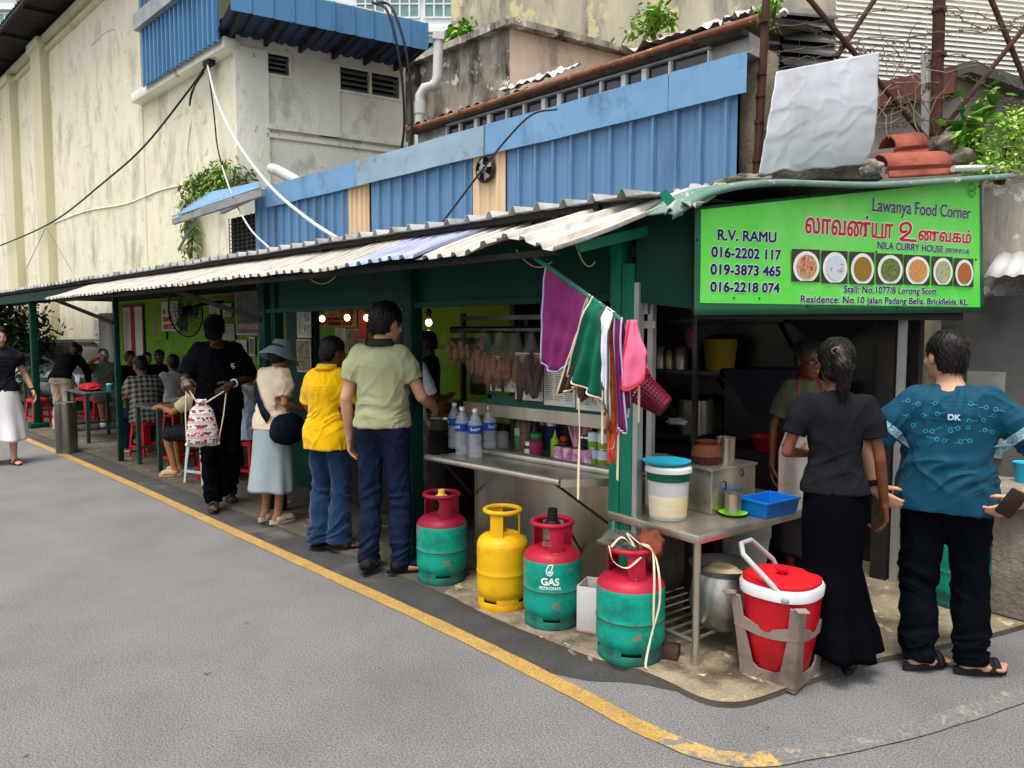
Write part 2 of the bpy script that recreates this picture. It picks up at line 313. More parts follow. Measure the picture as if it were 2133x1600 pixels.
def louvre(h, nsl, mid=False):
    fr = MB(); t = .05
    for (a, b, c, d) in ((h[0]-t, h[1]+t, h[3], h[3]+t), (h[0]-t, h[1]+t, h[2]-t, h[2]), (h[0]-t, h[0], h[2], h[3]), (h[1], h[1]+t, h[2], h[3]))+((((h[0]+h[1])/2-t/2, (h[0]+h[1])/2+t/2, h[2], h[3]),) if mid else ()):
        fr.prism([SP(a, c, .03), SP(b, c, .03), SP(b, d, .03), SP(a, d, .03)], -SN*.12)
    f = W(fr, 'louvre_window', cream2, cb); sl = MB()
    for k in range(nsl):
        z = h[2]+(h[3]-h[2])*(k+.15)/nsl; dz = (h[3]-h[2])/nsl*.72
        sl.prism([SP(h[0], z, -.02), SP(h[1], z, -.02), SP(h[1], z+dz, -.14), SP(h[0], z+dz, -.14)], (0, 0, .03))
    W(sl, 'slats', louvre_m, f)
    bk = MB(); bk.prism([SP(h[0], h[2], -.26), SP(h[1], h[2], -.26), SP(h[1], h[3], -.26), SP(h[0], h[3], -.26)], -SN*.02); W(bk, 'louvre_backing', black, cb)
louvre(h1, 4); louvre(h2, 4, True)
# blue canopy over the right face
CO = 1.35; ca = s_of(482, 75, off=CO); c1 = s_of(903, 108, off=CO); c0t = s_of(905, 52, off=CO)
zb_ = c1[1]; zt_ = c0t[1]
mb = MB(); corr(mb, np.array(SP(ca[0], zb_, CO)), SD, (0, 0, 1), c1[0]-ca[0], zt_-zb_+.0, .33, .03, SN, 'pan', 1); W(mb, 'canopy_fascia', blue_clad, cb)
mb = MB(); corr(mb, np.array(SP(ca[0], zb_+.12, CO-.01)), SD, -SN, c1[0]-ca[0], 2.8, .2, .03, (0, 0, 1), 'trap', 1); W(mb, 'canopy_deck', mat('navy_sheet', '24395A', '1B2C48', sc=3, rough=.5), cb)
mb = MB()
for s in np.linspace(ca[0]+.2, c1[0]-.2, 6): mb.bar(SP(s, zb_+.06, CO-.05), SP(s, zb_+.1, -1.2), .06, .1)
for s in (s_of(683, 100)[0], s_of(875, 120)[0]): mb.bar(SP(s, ztf-1.2, -.1), SP(s, zb_+.1, -.1), .09)
W(mb, 'canopy_frame', dark_steel, cb)
# drain pipe
pvc = mat('pvc_pipe', 'C9CBC6', 'B4B5AF', sc=3, rough=.5, streak=3, dirt='77746A', dsc=2, damt=.5)
dp = [onD(915, 70, 13.2), onD(913, 95, 13.2), onD(911, 160, 13.2), onD(905, 178, 13.2), onD(884, 183, 13.2), onD(875, 198, 13.2), onD(873, 330, 13.2)]
mb = MB(); mb.tube(dp, .085, 12); pt = tag(mb.build('drain_pipe', pvc), 'white pvc drain pipe with double bend beside cream building corner', 'pipe')
mb = MB(); mb.tube([dp[0], lerp(dp[0], dp[1], .6)], .14, 4); mb.build('hopper', pvc, pt)
for k in (3, 5): mb = MB(); mb.tube([lerp(dp[k], dp[k+1], .1), lerp(dp[k], dp[k+1], .3)], .1, 12); mb.build('pipe_collar', pvc, pt)
# short pipe low on the cream wall
mb = MB(); mb.tube([onD(566, 352, 12.4), onD(580, 356, 12.2), onD(618, 378, 12.0), onD(640, 400, 12)], .09, 12); tag(mb.build('drain_pipe', pvc), 'short white pvc elbow pipe poking out of cream wall above blue shed', 'pipe')
# ---- far apartment towers
tower_white = flat('tower_white', 'DCE0DF', rough=.7); tower_glass = mat('tower_glass', '6F9A92', '537A76', sc=2, rough=.15, spec=.8); tower_grey = flat('tower_grey', 'AEB2B8', rough=.7); tower_blue = flat('tower_blue', '5A9BE0', rough=.6)
def tower(label, px0, px1, D, z0, z1, wall, bays, fl, depth=12, dirv=None):
    a, b = onD(px0, 400, D), onD(px1, 400, D); u = (b-a); u[2] = 0; L = np.linalg.norm(u); u /= L; n = np.array((u[1], -u[0], 0)); n = n if np.dot(n, -a) > 0 else -n
    t = thing('apartment_tower', label, 'building', (a[0], a[1], 0)); mb = MB(); mb.prism([(*a[:2], 0), (*b[:2], 0), (*b[:2], z1), (*a[:2], z1)], -n*depth); W(mb, 'wall', wall, t)
    k = 0; zf = z0
    while zf < z1-1.5:
        fr = MB(); pane = MB()
        for i in range(bays):
            s0, s1 = L*(i+.08)/bays, L*(i+.92)/bays
            def Q(s, z, o): p = a+u*s+n*o; return (p[0], p[1], z)
            pane.prism([Q(s0, zf, .06), Q(s1, zf, .06), Q(s1, zf+fl*.55, .06), Q(s0, zf+fl*.55, .06)], -n*.05)
            for q in range(4): s = s0+(s1-s0)*q/3; fr.prism([Q(s-.06, zf, .14), Q(s+.06, zf, .14), Q(s+.06, zf+fl*.55, .14), Q(s-.06, zf+fl*.55, .14)], -n*.13)
            for z in (zf, zf+fl*.33, zf+fl*.55): fr.prism([Q(s0, z-.05, .15), Q(s1, z-.05, .15), Q(s1, z+.05, .15), Q(s0, z+.05, .15)], -n*.13)
        f = W(fr, 'window_row', tower_white, t); W(pane, 'pane', tower_glass, f)
        led = MB(); led.prism([Q(0, zf+fl*.62, .35), Q(L, zf+fl*.62, .35), Q(L, zf+fl*.75, .35), Q(0, zf+fl*.75, .35)], -n*.34); W(led, 'ledge', tower_white, t)
        zf += fl
    return t
tower('white apartment tower with rows of green glazed windows, far behind blue canopy', 742, 952, 60, 20, 48, tower_white, 3, 3.1)
tower('pale grey apartment tower far behind the dark eave at far left', -60, 52, 85, 34, 60, tower_grey, 3, 5.2)
mb = MB(); a, b = onD(48, 300, 110), onD(75, 300, 110); mb.prism([(*a[:2], 0), (*b[:2], 0), (*b[:2], 70), (*a[:2], 70)], tuple(FH*10)); tag(mb.build('apartment_tower', tower_blue), 'slim bright blue tower edge beyond the grey tower', 'building')
# ---- rear building with ribbon windows
rusty = mat('rusty_gutter', '8A5F43', '6B4632', sc=5, rough=.8, dirt='3E2B22', dsc=3, damt=.7, wear='B98A5C', wsc=8, wlo=.6)
siding = mat('white_siding', 'B9BAB6', '9C9D99', sc=4, rough=.7, dirt='6A6862', dsc=2, damt=.5)
frame_w = mat('window_frame_white', 'E8E9EA', 'D8D9DA', sc=5, rough=.5, dirt='7B7A76', dsc=4, damt=.4)
glass_d = mat('dark_glass', '1E2328', '2E3338', sc=3, rough=.12, spec=.7)
tarp_w = mat('white_tarp', 'CFCDCB', 'B4B0AC', sc=4, rough=.6, dirt='7E7468', dsc=3, damt=.5, bump=.01, bsc=14)
rb = thing('shophouse', 'long low rear shophouse with ribbon windows and rusty gutter', 'building', onY(1040, 300, 8)*(1, 1, 0))
zg = onY(1040, 206, 7.6)[2]; xl = onY(848, 268, 7.6)[0]; xr = onY(1478, 150, 8)[0]; xr2 = onY(1575, 150, 8)[0]
mb = MB(); mb.box(((xl+xr2)/2, 7.97, (zg-.02)/2), (xr2-xl, .3, zg-.02)); W(mb, 'wall', siding, rb)
zwt = onY(1040, 227, 7.75)[2]; zwb = zwt-.8
bx = [930, 958, 990, 1021, 1056, 1092, 1131, 1168, 1208, 1252, 1297, 1345, 1395, 1476]; sash = {2, 6, 10}
bxX = [onY(p, 200, 7.75)[0] for p in bx]
for i in range(len(bxX)-1):
    x0, x1 = bxX[i], bxX[i+1]; fr = MB(); t = .018 if i not in sash else .055
    for c, s in ((((x0+x1)/2, 7.78, zwt), (x1-x0, .1, .05)), (((x0+x1)/2, 7.78, zwb), (x1-x0, .1, .08)), ((x0+t/2, 7.78, (zwb+zwt)/2), (t, .098, zwt-zwb-.08)), ((x1-t/2+.001, 7.78, (zwb+zwt)/2), (t-.004, .097, zwt-zwb-.08))): fr.box(c, s)
    f = W(fr, 'window', frame_w, rb); g = MB(); g.box(((x0+x1)/2, 7.80, (zwb+zwt)/2), (x1-x0-.012, .02, zwt-zwb-.02)); W(g, 'pane', glass_d, f)
mb = MB(); mb.tube([(xl, 7.6, zg-.05), ((xl+xr2)/2, 7.6, zg-.02), (xr2+.2, 7.6, zg)], .045, 10)
for x in np.arange(xl, xr2, 1.3): mb.tube([(x, 7.6, zg-.02), (x+.06, 7.6, zg-.02)], .053, 10)
W(mb, 'gutter', rusty, rb)
mb = MB(); mb.box(((xl+xr2)/2, 7.73, zg-.05), (xr2-xl, .14, .06)); W(mb, 'soffit', mat('old_timber', '5F564B', '463F37', sc=5, rough=.9, dirt='2B2621', dsc=3), rb)
mb = MB(); corr(mb, (xl-.1, 7.66, zg+.03), UX, (0, 1, .2), xr2-xl+.3, 3.2, .2, .04, (0, 0, 1), 'sine', 2, wob=.03); W(mb, 'roof', mat('old_roof', '7D746B', '5E564F', sc=3, rough=.8, dirt='6B4632', dsc=2, damt=.7), rb)
def tarp(label, x0, x1, y0=7.62, dy=.9, seed=0):
    mb = MB(); mb.grid(lambda u, v: (x0+(x1-x0)*u, y0+dy*v+.05*noise.noise(V((u*5, seed, 0))), zg+.12+.22*v+.1*noise.noise(V((u*9+seed, v*4, seed)))), 40, 14)
    return tag(mb.build('tarpaulin', tarp_w, ang=180), label, 'tarpaulin')
X_ = lambda px, py=200: onY(px, py, 7.7)[0]
tarp('crumpled white tarpaulin on the rear roof below the small green sapling', X_(1300), X_(1490), seed=3)
tarp('thin strip of white tarpaulin at left end of the rusty gutter roof', X_(1040), X_(1170), dy=.5, seed=9)
tarp('greyish crumpled tarpaulin on the rear roof near the rusty pole', X_(1500), X_(1570), seed=5)
# stained block and tall stained wall
stain = mat('stained_wall', 'C6BEA6', '9A9382', sc=1.1, rough=.9, bump=.014, bsc=14, streak=3, dirt='45423C', dsc=.9, damt=.85, dlo=.5, wear='C9BC94', wsc=.8, wlo=.55, det=10)
mossy = mat('mossy_wall', 'B9B1A6', '7A7368', sc=2.2, rough=.92, bump=.02, bsc=12, streak=3, dirt='201F1B', dsc=1.7, damt=.95, dlo=.47, wear='D9D3CB', wsc=3, wlo=.57, det=10)
pinkish = mat('pinkish_plaster', 'E2CDBB', 'CDB6A2', sc=1.6, rough=.9, bump=.012, bsc=16, streak=2, dirt='7A7066', dsc=1.4, damt=.8, dlo=.54, det=10)
mb = MB(); a = onY(941, 300, 14); mb.box((a[0]+20, 14.5, 9), (40, 1, 18)); tag(mb.build('tall_wall', stain), 'tall stained blank wall rising behind the rear shophouse roofs', 'wall')
bc = onY(1062, 60, 9.6); blk_ = thing('stained_block', 'low stained masonry block with black streaks between blue canopy and tall wall', 'wall', (bc[0], bc[1], 0))
def blockface(u, L, zz, name, m, n, th=.4):
    mb = MB(); p = bc+np.array(u)*L; mb.prism([(*bc[:2], 0), (*p[:2], 0), (*p[:2], zz), (*bc[:2], bc[2])], -np.array(n)*th); return W(mb, name, m, blk_)
blockface((-1, 0, 0), 4, bc[2], 'wall', mossy, (0, -1, 0)); blockface(SD, 4.2, bc[2], 'wall', pinkish, SN)
mb = MB(); mb.bar((bc[0]-4, bc[1]-.03, bc[2]+.06), (bc[0]+.05, bc[1]-.03, bc[2]+.06), .3, .12); p = bc+SD*4.2; mb.bar((bc[0]+.03, bc[1]-.1, bc[2]+.065), (p[0], p[1], bc[2]+.065), .28, .11); W(mb, 'coping', mossy, blk_)
# ---- blinds wall on the right
ub = FH*math.cos(math.radians(79))+RT*math.sin(math.radians(79)); pb = onD(1735, 100, 9.5); nb = np.cross(ub, UPW); nb = nb if np.dot(nb, -pb) > 0 else -nb
def BP(px, py, off=0.0): p = onP(px, py, pb+nb*off, nb); return p
bw = thing('blind_shophouse', 'rear upper storey hung with white slatted blinds behind barbed wire', 'building', (pb[0], pb[1], 0))
grey_wall = mat('grey_render', '8D8B88', '777573', sc=2, rough=.85, dirt='55514C', dsc=1.5, damt=.5)
mb = MB(); a = BP(1440, 100, -.2); b = BP(2400, 100, -.2); mb.prism([(*a[:2], 2.2), (*b[:2], 2.2), (*b[:2], 9), (*a[:2], 9)], -nb*.4); W(mb, 'wall', stain, bw)
blind_m = mat('blind_slats', 'D8D8D2', 'C6C6C0', sc=2.5, rough=.6, aniso=(.6, .6, 5), dirt='9C988C', dsc=1.2, damt=.35, dlo=.55)
def blind(px0, px1, py0, py1, py0b=None, miss=0, seed=0):
    a, b = BP(px0, (py0+py1)/2), BP(px1, (py0+py1)/2); zt = BP((px0+px1)/2, py0)[2]; zb = BP((px0+px1)/2, py1)[2]; mb = MB(); z = zb; rr = random.Random(seed); i = 0
    while z < zt:
        e = b if rr.random() > miss else lerp(a, b, rr.uniform(.3, .9)); j = rr.uniform(-.006, .006); ov = nb*.02
        if rr.random() > miss*.6: mb.prism([(*(a+ov)[:2], z+j), (*(e+ov)[:2], z-j), (*e[:2], z+.046-j), (*a[:2], z+.046+j)], nb*.006)
        z += .062; i += 1
    for t in np.linspace(.08, .92, max(2, int(np.linalg.norm(b-a)/.45))): p = lerp(a, b, t)+nb*.03; mb.bar((*p[:2], zb), (*p[:2], zt), .004)
    W(mb, 'slatted_blind', blind_m, bw)
blind(1480, 1592, 62, 150, seed=1); blind(1592, 1668, 60, 160, miss=.5, seed=2); blind(1738, 2400, -40, 205, seed=3)
dkb = MB(); a = BP(1625, 60, .01); b = BP(1735, 60, .01); zt = BP(1680, 22)[2]; zb = BP(1680, 150)[2]
dkb.prism([(*a[:2], zb), (*b[:2], zb), (*b[:2], zt), (*a[:2], zt)], nb*.02); wdw = W(dkb, 'louvre_window', black, bw)
sl = MB()
for k in range(5):
    z = zb+(zt-zb)*(k+.2)/5; sl.prism([(*(a+nb*.02)[:2], z+.1), (*(b+nb*.02)[:2], z+.1), (*(b+nb*.1)[:2], z), (*(a+nb*.1)[:2], z)], (0, 0, .03))
W(sl, 'slats', louvre_m, wdw)
# low grey block in front of the blinds, corner near px 1985
gc = onD(1982, 150, 7.0); gb = thing('grey_outbuilding', 'low grey cement outbuilding with brown roof edge behind the barbed wire', 'building', (gc[0], gc[1], 0))
gcem = mat('grey_cement', '8B857B', '6F695F', sc=2, rough=.9, bump=.006, bsc=40, dirt='45403A', dsc=1.3, damt=.7, dlo=.5)
brown = mat('brown_paint', '6B3F36', '553029', sc=3, rough=.7, dirt='3A2622', dsc=2, damt=.5)
mb = MB(); mb.prism([(gc[0]-3.5, gc[1], 2.2), (*gc[:2], 2.2), (*gc[:2], gc[2]), (gc[0]-3.5, gc[1], gc[2])], (0, .3, 0)); W(mb, 'wall', gcem, gb)
p = gc+SD*5; mb = MB(); mb.prism([(*gc[:2], 2.0), (*p[:2], 2.0), (*p[:2], gc[2]-.02), (*gc[:2], gc[2]-.02)], -SN*.3); W(mb, 'wall', gcem, gb)
mb = MB(); mb.bar((gc[0]-3.5, gc[1]-.04, gc[2]-.1), (gc[0]+.05, gc[1]-.04, gc[2]-.1), .12, .24); W(mb, 'fascia', brown, gb)
mb = MB(); a = gc+SN*.05; p2 = p+SN*.05; mb.bar((*a[:2], gc[2]), (*p2[:2], gc[2]), .25, .1); W(mb, 'roof_edge', mat('slate_edge', '5A5A55', '45453F', sc=4, rough=.8), gb)
# ================= blue shed on top of the stall
blue = mat('blue_sheet', '5C82A6', '51779A', sc=1.5, rough=.45, streak=5, dirt='3A5674', dsc=3, damt=.7, dlo=.54, wear='2A333C', wsc=13, wlo=.70, spec=.5)
blue_f1 = mat('blue_fascia', '6F95B8', '628AAE', sc=2, rough=.5, dirt='4A5C6C', dsc=4, damt=.7, dlo=.55, wear='3A444C', wsc=15, wlo=.67, streak=1.5)
blue_f2 = mat('blue_fascia_rusted', '8AA3B0', '7C97A6', sc=2, rough=.55, dirt='7A5540', dsc=3.2, damt=.8, dlo=.54)
tan = mat('tan_sheet', 'D3B795', 'C5A885', sc=2, rough=.55, streak=4, dirt='8C7458', dsc=3, damt=.4)
YB = 4.6
def BX(px, py=400, Y=YB): return onY(px, py, Y)[0]
bs = thing('blue_shed', 'blue corrugated metal upper shed with two tan strips above the stall roof', 'shed', (-5.7, YB, 0))
for a, b, m, pit in ((530, 725, blue, .19), (725, 773, tan, .09), (773, 985, blue, .19), (985, 1056, tan, .12), (1056, 1535, blue, .19)):
    mb = MB(); x0, x1 = BX(a), BX(b); corr(mb, (x0, YB, 2.2), UX, (0, 0, 1), x1-x0, 1.2, pit, .034 if m is blue else .018, (0, -1, 0), 'rib' if m is blue else 'trap', 1); W(mb, 'wall_sheet', m, bs)
ztf_, zbf = onY(545, 392, 4.55)[2], onY(560, 432, 4.55)[2]
fx = [(552, 745, blue_f1, 0), (745, 1010, blue_f2, .012), (1010, 1392, blue_f1, 0), (1392, 1556, blue_f1, .006)]
for a, b, m, o in fx:
    x0, x1 = BX(a, 350, 4.55), BX(b, 200, 4.55); mb = MB()
    mb.grid(lambda u, v: (x0+(x1-x0)*u, 4.545-o+.006*noise.noise(V((u*6+a, v*2, 0))), zbf+(ztf_-zbf)*v+.008*noise.noise(V((x0+u*3, 0, 2)))), 24, 5)
    mb.grid(lambda u, v: (x0+(x1-x0)*u, 4.56-o+.5*v, ztf_-.004+.02*v), 6, 1)
    W(mb, 'fascia', m, bs)
mb = MB(); mb.prism([(-9.0, YB+.05, 2.3), (-2.5, YB+.05, 2.3), (-2.5, YB+.05, ztf_-.02), (-9.0, YB+.05, ztf_-.02)], (0, 1.6, 0)); W(mb, 'shed_core', dark_steel, bs)
fc = onY(1013, 353, YB-.03); ef = MB(); ef.lathe([(.118, 0), (.12, .015), (.108, .03), (.10, .03), (.10, .0)], 24)
def rotY(mb): mb.v = [(x, -z, y) for x, y, z in mb.v]; return mb
def off(mb, c): mb.v = [(x+c[0], y+c[1], z+c[2]) for x, y, z in mb.v]; return mb
fan = W(off(rotY(ef), fc), 'exhaust_fan', dark_steel, bs)
mb = MB(); mb.lathe([(.0, .015), (.101, .015), (.101, .0), (0, 0)], 20); W(off(rotY(mb), fc), 'fan_housing', black, fan)
mb = MB()
for k in range(4):
    a = k*math.pi/2+.4; ca_, sa_ = math.cos(a), math.sin(a); mb.prism([(ca_*.02, sa_*.02, .035), (ca_*.092-sa_*.04, sa_*.092+ca_*.04, .022), (ca_*.092+sa_*.03, sa_*.092-ca_*.03, .03)], (0, 0, .003))
mb.lathe([(0, .03), (.035, .03), (.03, .06), (0, .065)], 12); W(off(rotY(mb), fc), 'fan_blade', grey_paint, fan)
px_ = [onY(p, q, 4.75) for p, q in ((1532, 200), (1592, 140))]
mb = MB(); mb.box(((px_[0][0]+px_[1][0])/2+.02, 4.85, 2.9), (px_[1][0]-px_[0][0]-.03, .25, 1.25), bev=.03); tag(mb.build('pillar', mat('rough_concrete', '8F8272', '6E6355', sc=5, rough=.95, bump=.01, bsc=30, dirt='3E372F', dsc=3, damt=.7)), 'rough concrete pillar at right end of the blue shed wall', 'pillar', kind='thing')
# lean-to and grille left of the shed
lt = thing('lean_to', 'small blue lean-to roof over a dark mesh window left of the blue shed', 'lean-to', (-9.3, 4.6, 2.3))
A_, B_, C_, D_ = onY(357, 453, 4.3), onY(543, 390, 4.3), onY(540, 380, 5.3), onY(440, 399, 5.3)
mb = MB(); nn = V(B_-A_).cross(V(D_-A_)).normalized(); nn = nn if nn.z > 0 else -nn
def ltw(u, v): return lerp(lerp(A_, B_, u), lerp(D_, C_, u), v)+np.array(nn)*(.012*math.sin(v*50))
mb.grid(ltw, 6, 60); W(mb, 'roof', blue_f1, lt, solid=.006)
mb = MB(); mb.bar(A_-(0, -.03, .06), B_-(0, -.03, .06), .05, .08); mb.bar(onY(462, 440, 4.35), onY(545, 400, 4.35), .05, .07); mb.bar(onY(372, 520, 4.5), onY(408, 455, 4.5), .03); W(mb, 'frame', grey_paint, lt)
mb = MB(); x0, x1 = BX(465), BX(541); mb.box(((x0+x1)/2, 4.75, 2.7), (x1-x0, .1, 1.0)); gw = W(mb, 'window', black, lt)
mb = MB()
for z in np.arange(2.35, 3.15, .055): mb.bar((x0, 4.68, z), (x1, 4.68, z), .008)
for x in np.linspace(x0, x1, 9): mb.bar((x, 4.67, 2.3), (x, 4.67, 3.2), .01)
W(mb, 'mesh_grille', mat('rusty_mesh', '5D5348', '453D36', sc=9, rough=.8), gw)
# ================= the stall building
green = mat('green_paint', '073D2E', '063326', sc=3, rough=.5, dirt='072A22', dsc=4, damt=.6, dlo=.54, wear='3A3A30', wsc=7, wlo=.76, spec=.15)
green_dk = mat('green_post_dark', '0B3D31', '083028', sc=5, rough=.45, dirt='05201A', dsc=4, damt=.6, wear='3A4A42', wsc=9, wlo=.74, spec=.12)
green_post = mat('green_post_paint', '127A5C', '0F6B50', sc=4, rough=.45, streak=3, dirt='0A3A2D', dsc=5, damt=.5, wear='4F2F26', wsc=5, wlo=.69)
lime = mat('lime_wall', '7AAA2A', '6A9A22', sc=1.6, rough=.7, streak=2, dirt='4C5A20', dsc=1.7, damt=.6, dlo=.54, wear='B9B68E', wsc=6, wlo=.7)
roof_m = mat('old_zinc', 'A9ABA7', '8B8D89', sc=3, rough=.6, dirt='4C4843', dsc=3, damt=.6)
awn_m = mat('awning_zinc', 'D2CCC2', 'AFA89D', sc=2.2, rough=.65, aniso=(9, 1.2, 1.2), dirt='625A50', dsc=1.6, damt=.7, dlo=.5)
awn_b = mat('awning_blue', 'B9BFD6', '9AA2C0', sc=2.2, rough=.4, aniso=(9, 1.2, 1.2), dirt='6F6F7D', dsc=1.3, damt=.5)
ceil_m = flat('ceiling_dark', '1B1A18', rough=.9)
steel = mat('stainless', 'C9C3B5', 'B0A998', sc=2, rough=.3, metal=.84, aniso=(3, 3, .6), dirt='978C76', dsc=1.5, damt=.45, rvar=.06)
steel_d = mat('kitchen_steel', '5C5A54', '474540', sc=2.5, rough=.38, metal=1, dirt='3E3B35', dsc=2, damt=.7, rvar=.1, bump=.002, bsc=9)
fs = thing('food_stall', 'long green food stall with corrugated awning along the road edge', 'stall', (-6, 3.3, 0))
PX = [(-14.46, 3.3, .10), (-9.93, 3.15, .06), (-6.28, 3.25, .12), (-4.13, 3.24, .085)]
for x, y, w in PX:
    mb = MB(); mb.box((x, y, 1.12), (w, .1 if w > .07 else .06, 2.24), bev=.006)
    if x < -14: mb.box((x, y, .06), (.32, .28, .09), bev=.01)
    if x == -6.28: mb.box((x+.16, y+.02, 1.12), (.08, .08, 2.2))
    if x == -4.13: mb.box((x-.09, y+.02, 1.12), (.05, .05, 2.2))
    W(mb, 'post', green_dk, fs)
xE = onY(1268, 900, 3.2)[0]; xE2 = onY(1318, 900, 3.2)[0]; xE3 = onY(1329, 900, 3.2)[0]
mb = MB(); mb.box((xE+.035, 3.25, 1.15), (.07, .1, 2.3), bev=.004); mb.box(((xE+.075+xE2)/2, 3.23, 1.0), (xE2-xE-.08, .07, 2.0), bev=.004); W(mb, 'post', green_post, fs)
mb = MB(); mb.box(((xE2+xE3)/2, 3.22, .95), (xE3-xE2-.004, .05, 1.9)); W(mb, 'post_trim', mat('aluminium', 'B9B9B6', 'A3A3A0', sc=4, rough=.4, metal=.6), fs)
PR = np.array((-1.42, 5.05, 0))
mb = MB(); mb.box((-1.60, 5.12, 1.1), (.10, .10, 2.2)); W(mb, 'post', dark_steel, fs); mb = MB(); mb.box((-1.51, 5.10, 1.1), (.045, .04, 2.2)); W(mb, 'post_trim', mat('aluminium', 'B9B9B6', 'A3A3A0', sc=4, rough=.4, metal=.6), fs)
# beams and boards
mb = MB(); mb.box(((-6.3+xE)/2, 3.28, 2.02), (xE+6.3, .05, .4)); W(mb, 'fascia_board', green, fs)
mb = MB(); mb.box(((-6.3+xE)/2, 3.24, 1.83), (xE+6.3, .06, .035)); W(mb, 'fascia_rail', green, fs)
mb = MB(); mb.box((-18.2, 3.2, 2.2), (24, .1, .14)); W(mb, 'front_beam', green, fs)
b0 = np.array((xE2+.01, 3.2, 0)); b1 = onS(1450, 560, np.array((-1.95, 3.35, 0)))
mb = MB(); mb.prism([(*b0[:2], 1.80), (b1[0], b1[1], 1.76), (b1[0], b1[1], 2.28), (*b0[:2], 2.28)], (-.01, .04, 0)); W(mb, 'side_board', green, fs)
# roof sheet
mb = MB(); corr(mb, (-32, 3.05, 2.315), UX, (0, 1, .075), 32-2.04, 2.4, .19, .038, (0, 0, 1), 'notch', 2, wob=.012); W(mb, 'roof', roof_m, fs, solid=.004)
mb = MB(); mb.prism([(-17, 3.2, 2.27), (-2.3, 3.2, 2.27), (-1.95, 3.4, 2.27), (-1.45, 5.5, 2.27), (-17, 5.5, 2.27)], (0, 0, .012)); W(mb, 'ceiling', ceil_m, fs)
mb = MB()
for x in np.arange(-31.5, -2.6, 1.2): mb.bar((x, 3.1, 2.29), (x, 5.4, 2.4), .04, .05)
mb.bar((-32, 3.12, 2.295), (-2.4, 3.12, 2.295), .04, .03); W(mb, 'roof_purlin', dark_steel, fs)
# awning in sheets
def awarp(p, u, v): 
    x = p[0]; k = (1-v); xs_ = .30*v*max(0, (x+3.1)/.75)**1.5 if x > -3.1 else 0; d = .02*noise.noise(V((x*1.3, v*2, 7)))*k+.012*noise.noise(V((x*5, 0, 1)))*k
    if x > -2.9: d += .05*k*math.sin((x+2.9)*6)
    return V((x+xs_, p[1]+.05*noise.noise(V((x*2.2, 3, v)))*k, p[2]+d))
edges = [(95, 420, awn_m), (420, 640, awn_m), (640, 715, awn_m), (715, 868, awn_b), (868, 1040, awn_m), (1040, 1166, awn_m)]
for i, (a, b, m) in enumerate(edges):
    x0, x1 = onY(a, 600, 2.6)[0]-(.03 if i else 0), onY(b, 520, 2.6)[0]; mb = MB()
    corr(mb, (x0, 2.6+.03*math.sin(i*2.1), 2.045+.008*(i % 2)), UX, (0, .80, .30), x1-x0, 1.02, .115, .022, (0, -.25, 1), 'trap', 6, warp=awarp); W(mb, 'awning_sheet', m, fs, solid=.0025, ang=35)
mb = MB(); mb.bar((-10.7, 2.72, 2.03), (-2.35, 2.72, 2.03), .03); mb.bar((-10.7, 3.1, 2.17), (-2.3, 3.1, 2.17), .03)
for x, y in ((-9.93, 3.12), (-6.28, 3.2)): mb.bar((x, y, 1.75), (x-.75, 2.7, 2.04), .03, .04)
W(mb, 'awning_frame', dark_steel, fs)
mb = MB(); mb.bar(onY(1205, 515, 2.75), onY(1405, 468, 3.45), .02, .05); W(mb, 'awning_bracket', green_post, fs)
# inner walls
mb = MB(); mb.prism([(-17.2, 5.42, 0), (-4.02, 5.42, 0), (-4.02, 5.42, 2.3), (-17.2, 5.42, 2.3)], (0, .1, 0)); W(mb, 'back_wall', lime, fs)
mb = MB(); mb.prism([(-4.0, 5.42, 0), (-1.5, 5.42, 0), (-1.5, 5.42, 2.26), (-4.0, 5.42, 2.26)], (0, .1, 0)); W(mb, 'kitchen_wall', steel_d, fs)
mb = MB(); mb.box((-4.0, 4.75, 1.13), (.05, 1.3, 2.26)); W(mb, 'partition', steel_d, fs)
# corner roof edge: curled sheet along the side lane
Q0 = np.array((-1.95, 3.35, 0))+SN*.16
tarp_g = mat('green_tarp', '4F7566', '7A8F86', sc=3, rough=.5, dirt='24392F', dsc=3, damt=.6, wear='AEB7AE', wsc=6, wlo=.6, bump=.004, bsc=30)
edge_px = [(1396, 449), (1425, 430), (1470, 405), (1530, 388), (1620, 380), (1720, 383), (1830, 385), (1950, 378), (2040, 371), (2112, 366)]
ep = spline([onS(x, y, Q0) for x, y in edge_px], 5)
mb = MB(); mb.loft([[tuple(np.array(p)+q) for q in (np.array((0, 0, -.02))+SN*.015, SN*.02, np.array((0, 0, .016))-SN*.02, np.array((0, 0, .022+.012*noise.noise(V(p)*6)))-SN*.2, np.array((0, 0, -.02))-SN*.9)] for p in ep], closed=False); W(mb, 'roof_edge', tarp_g, fs, solid=.008, ang=180)
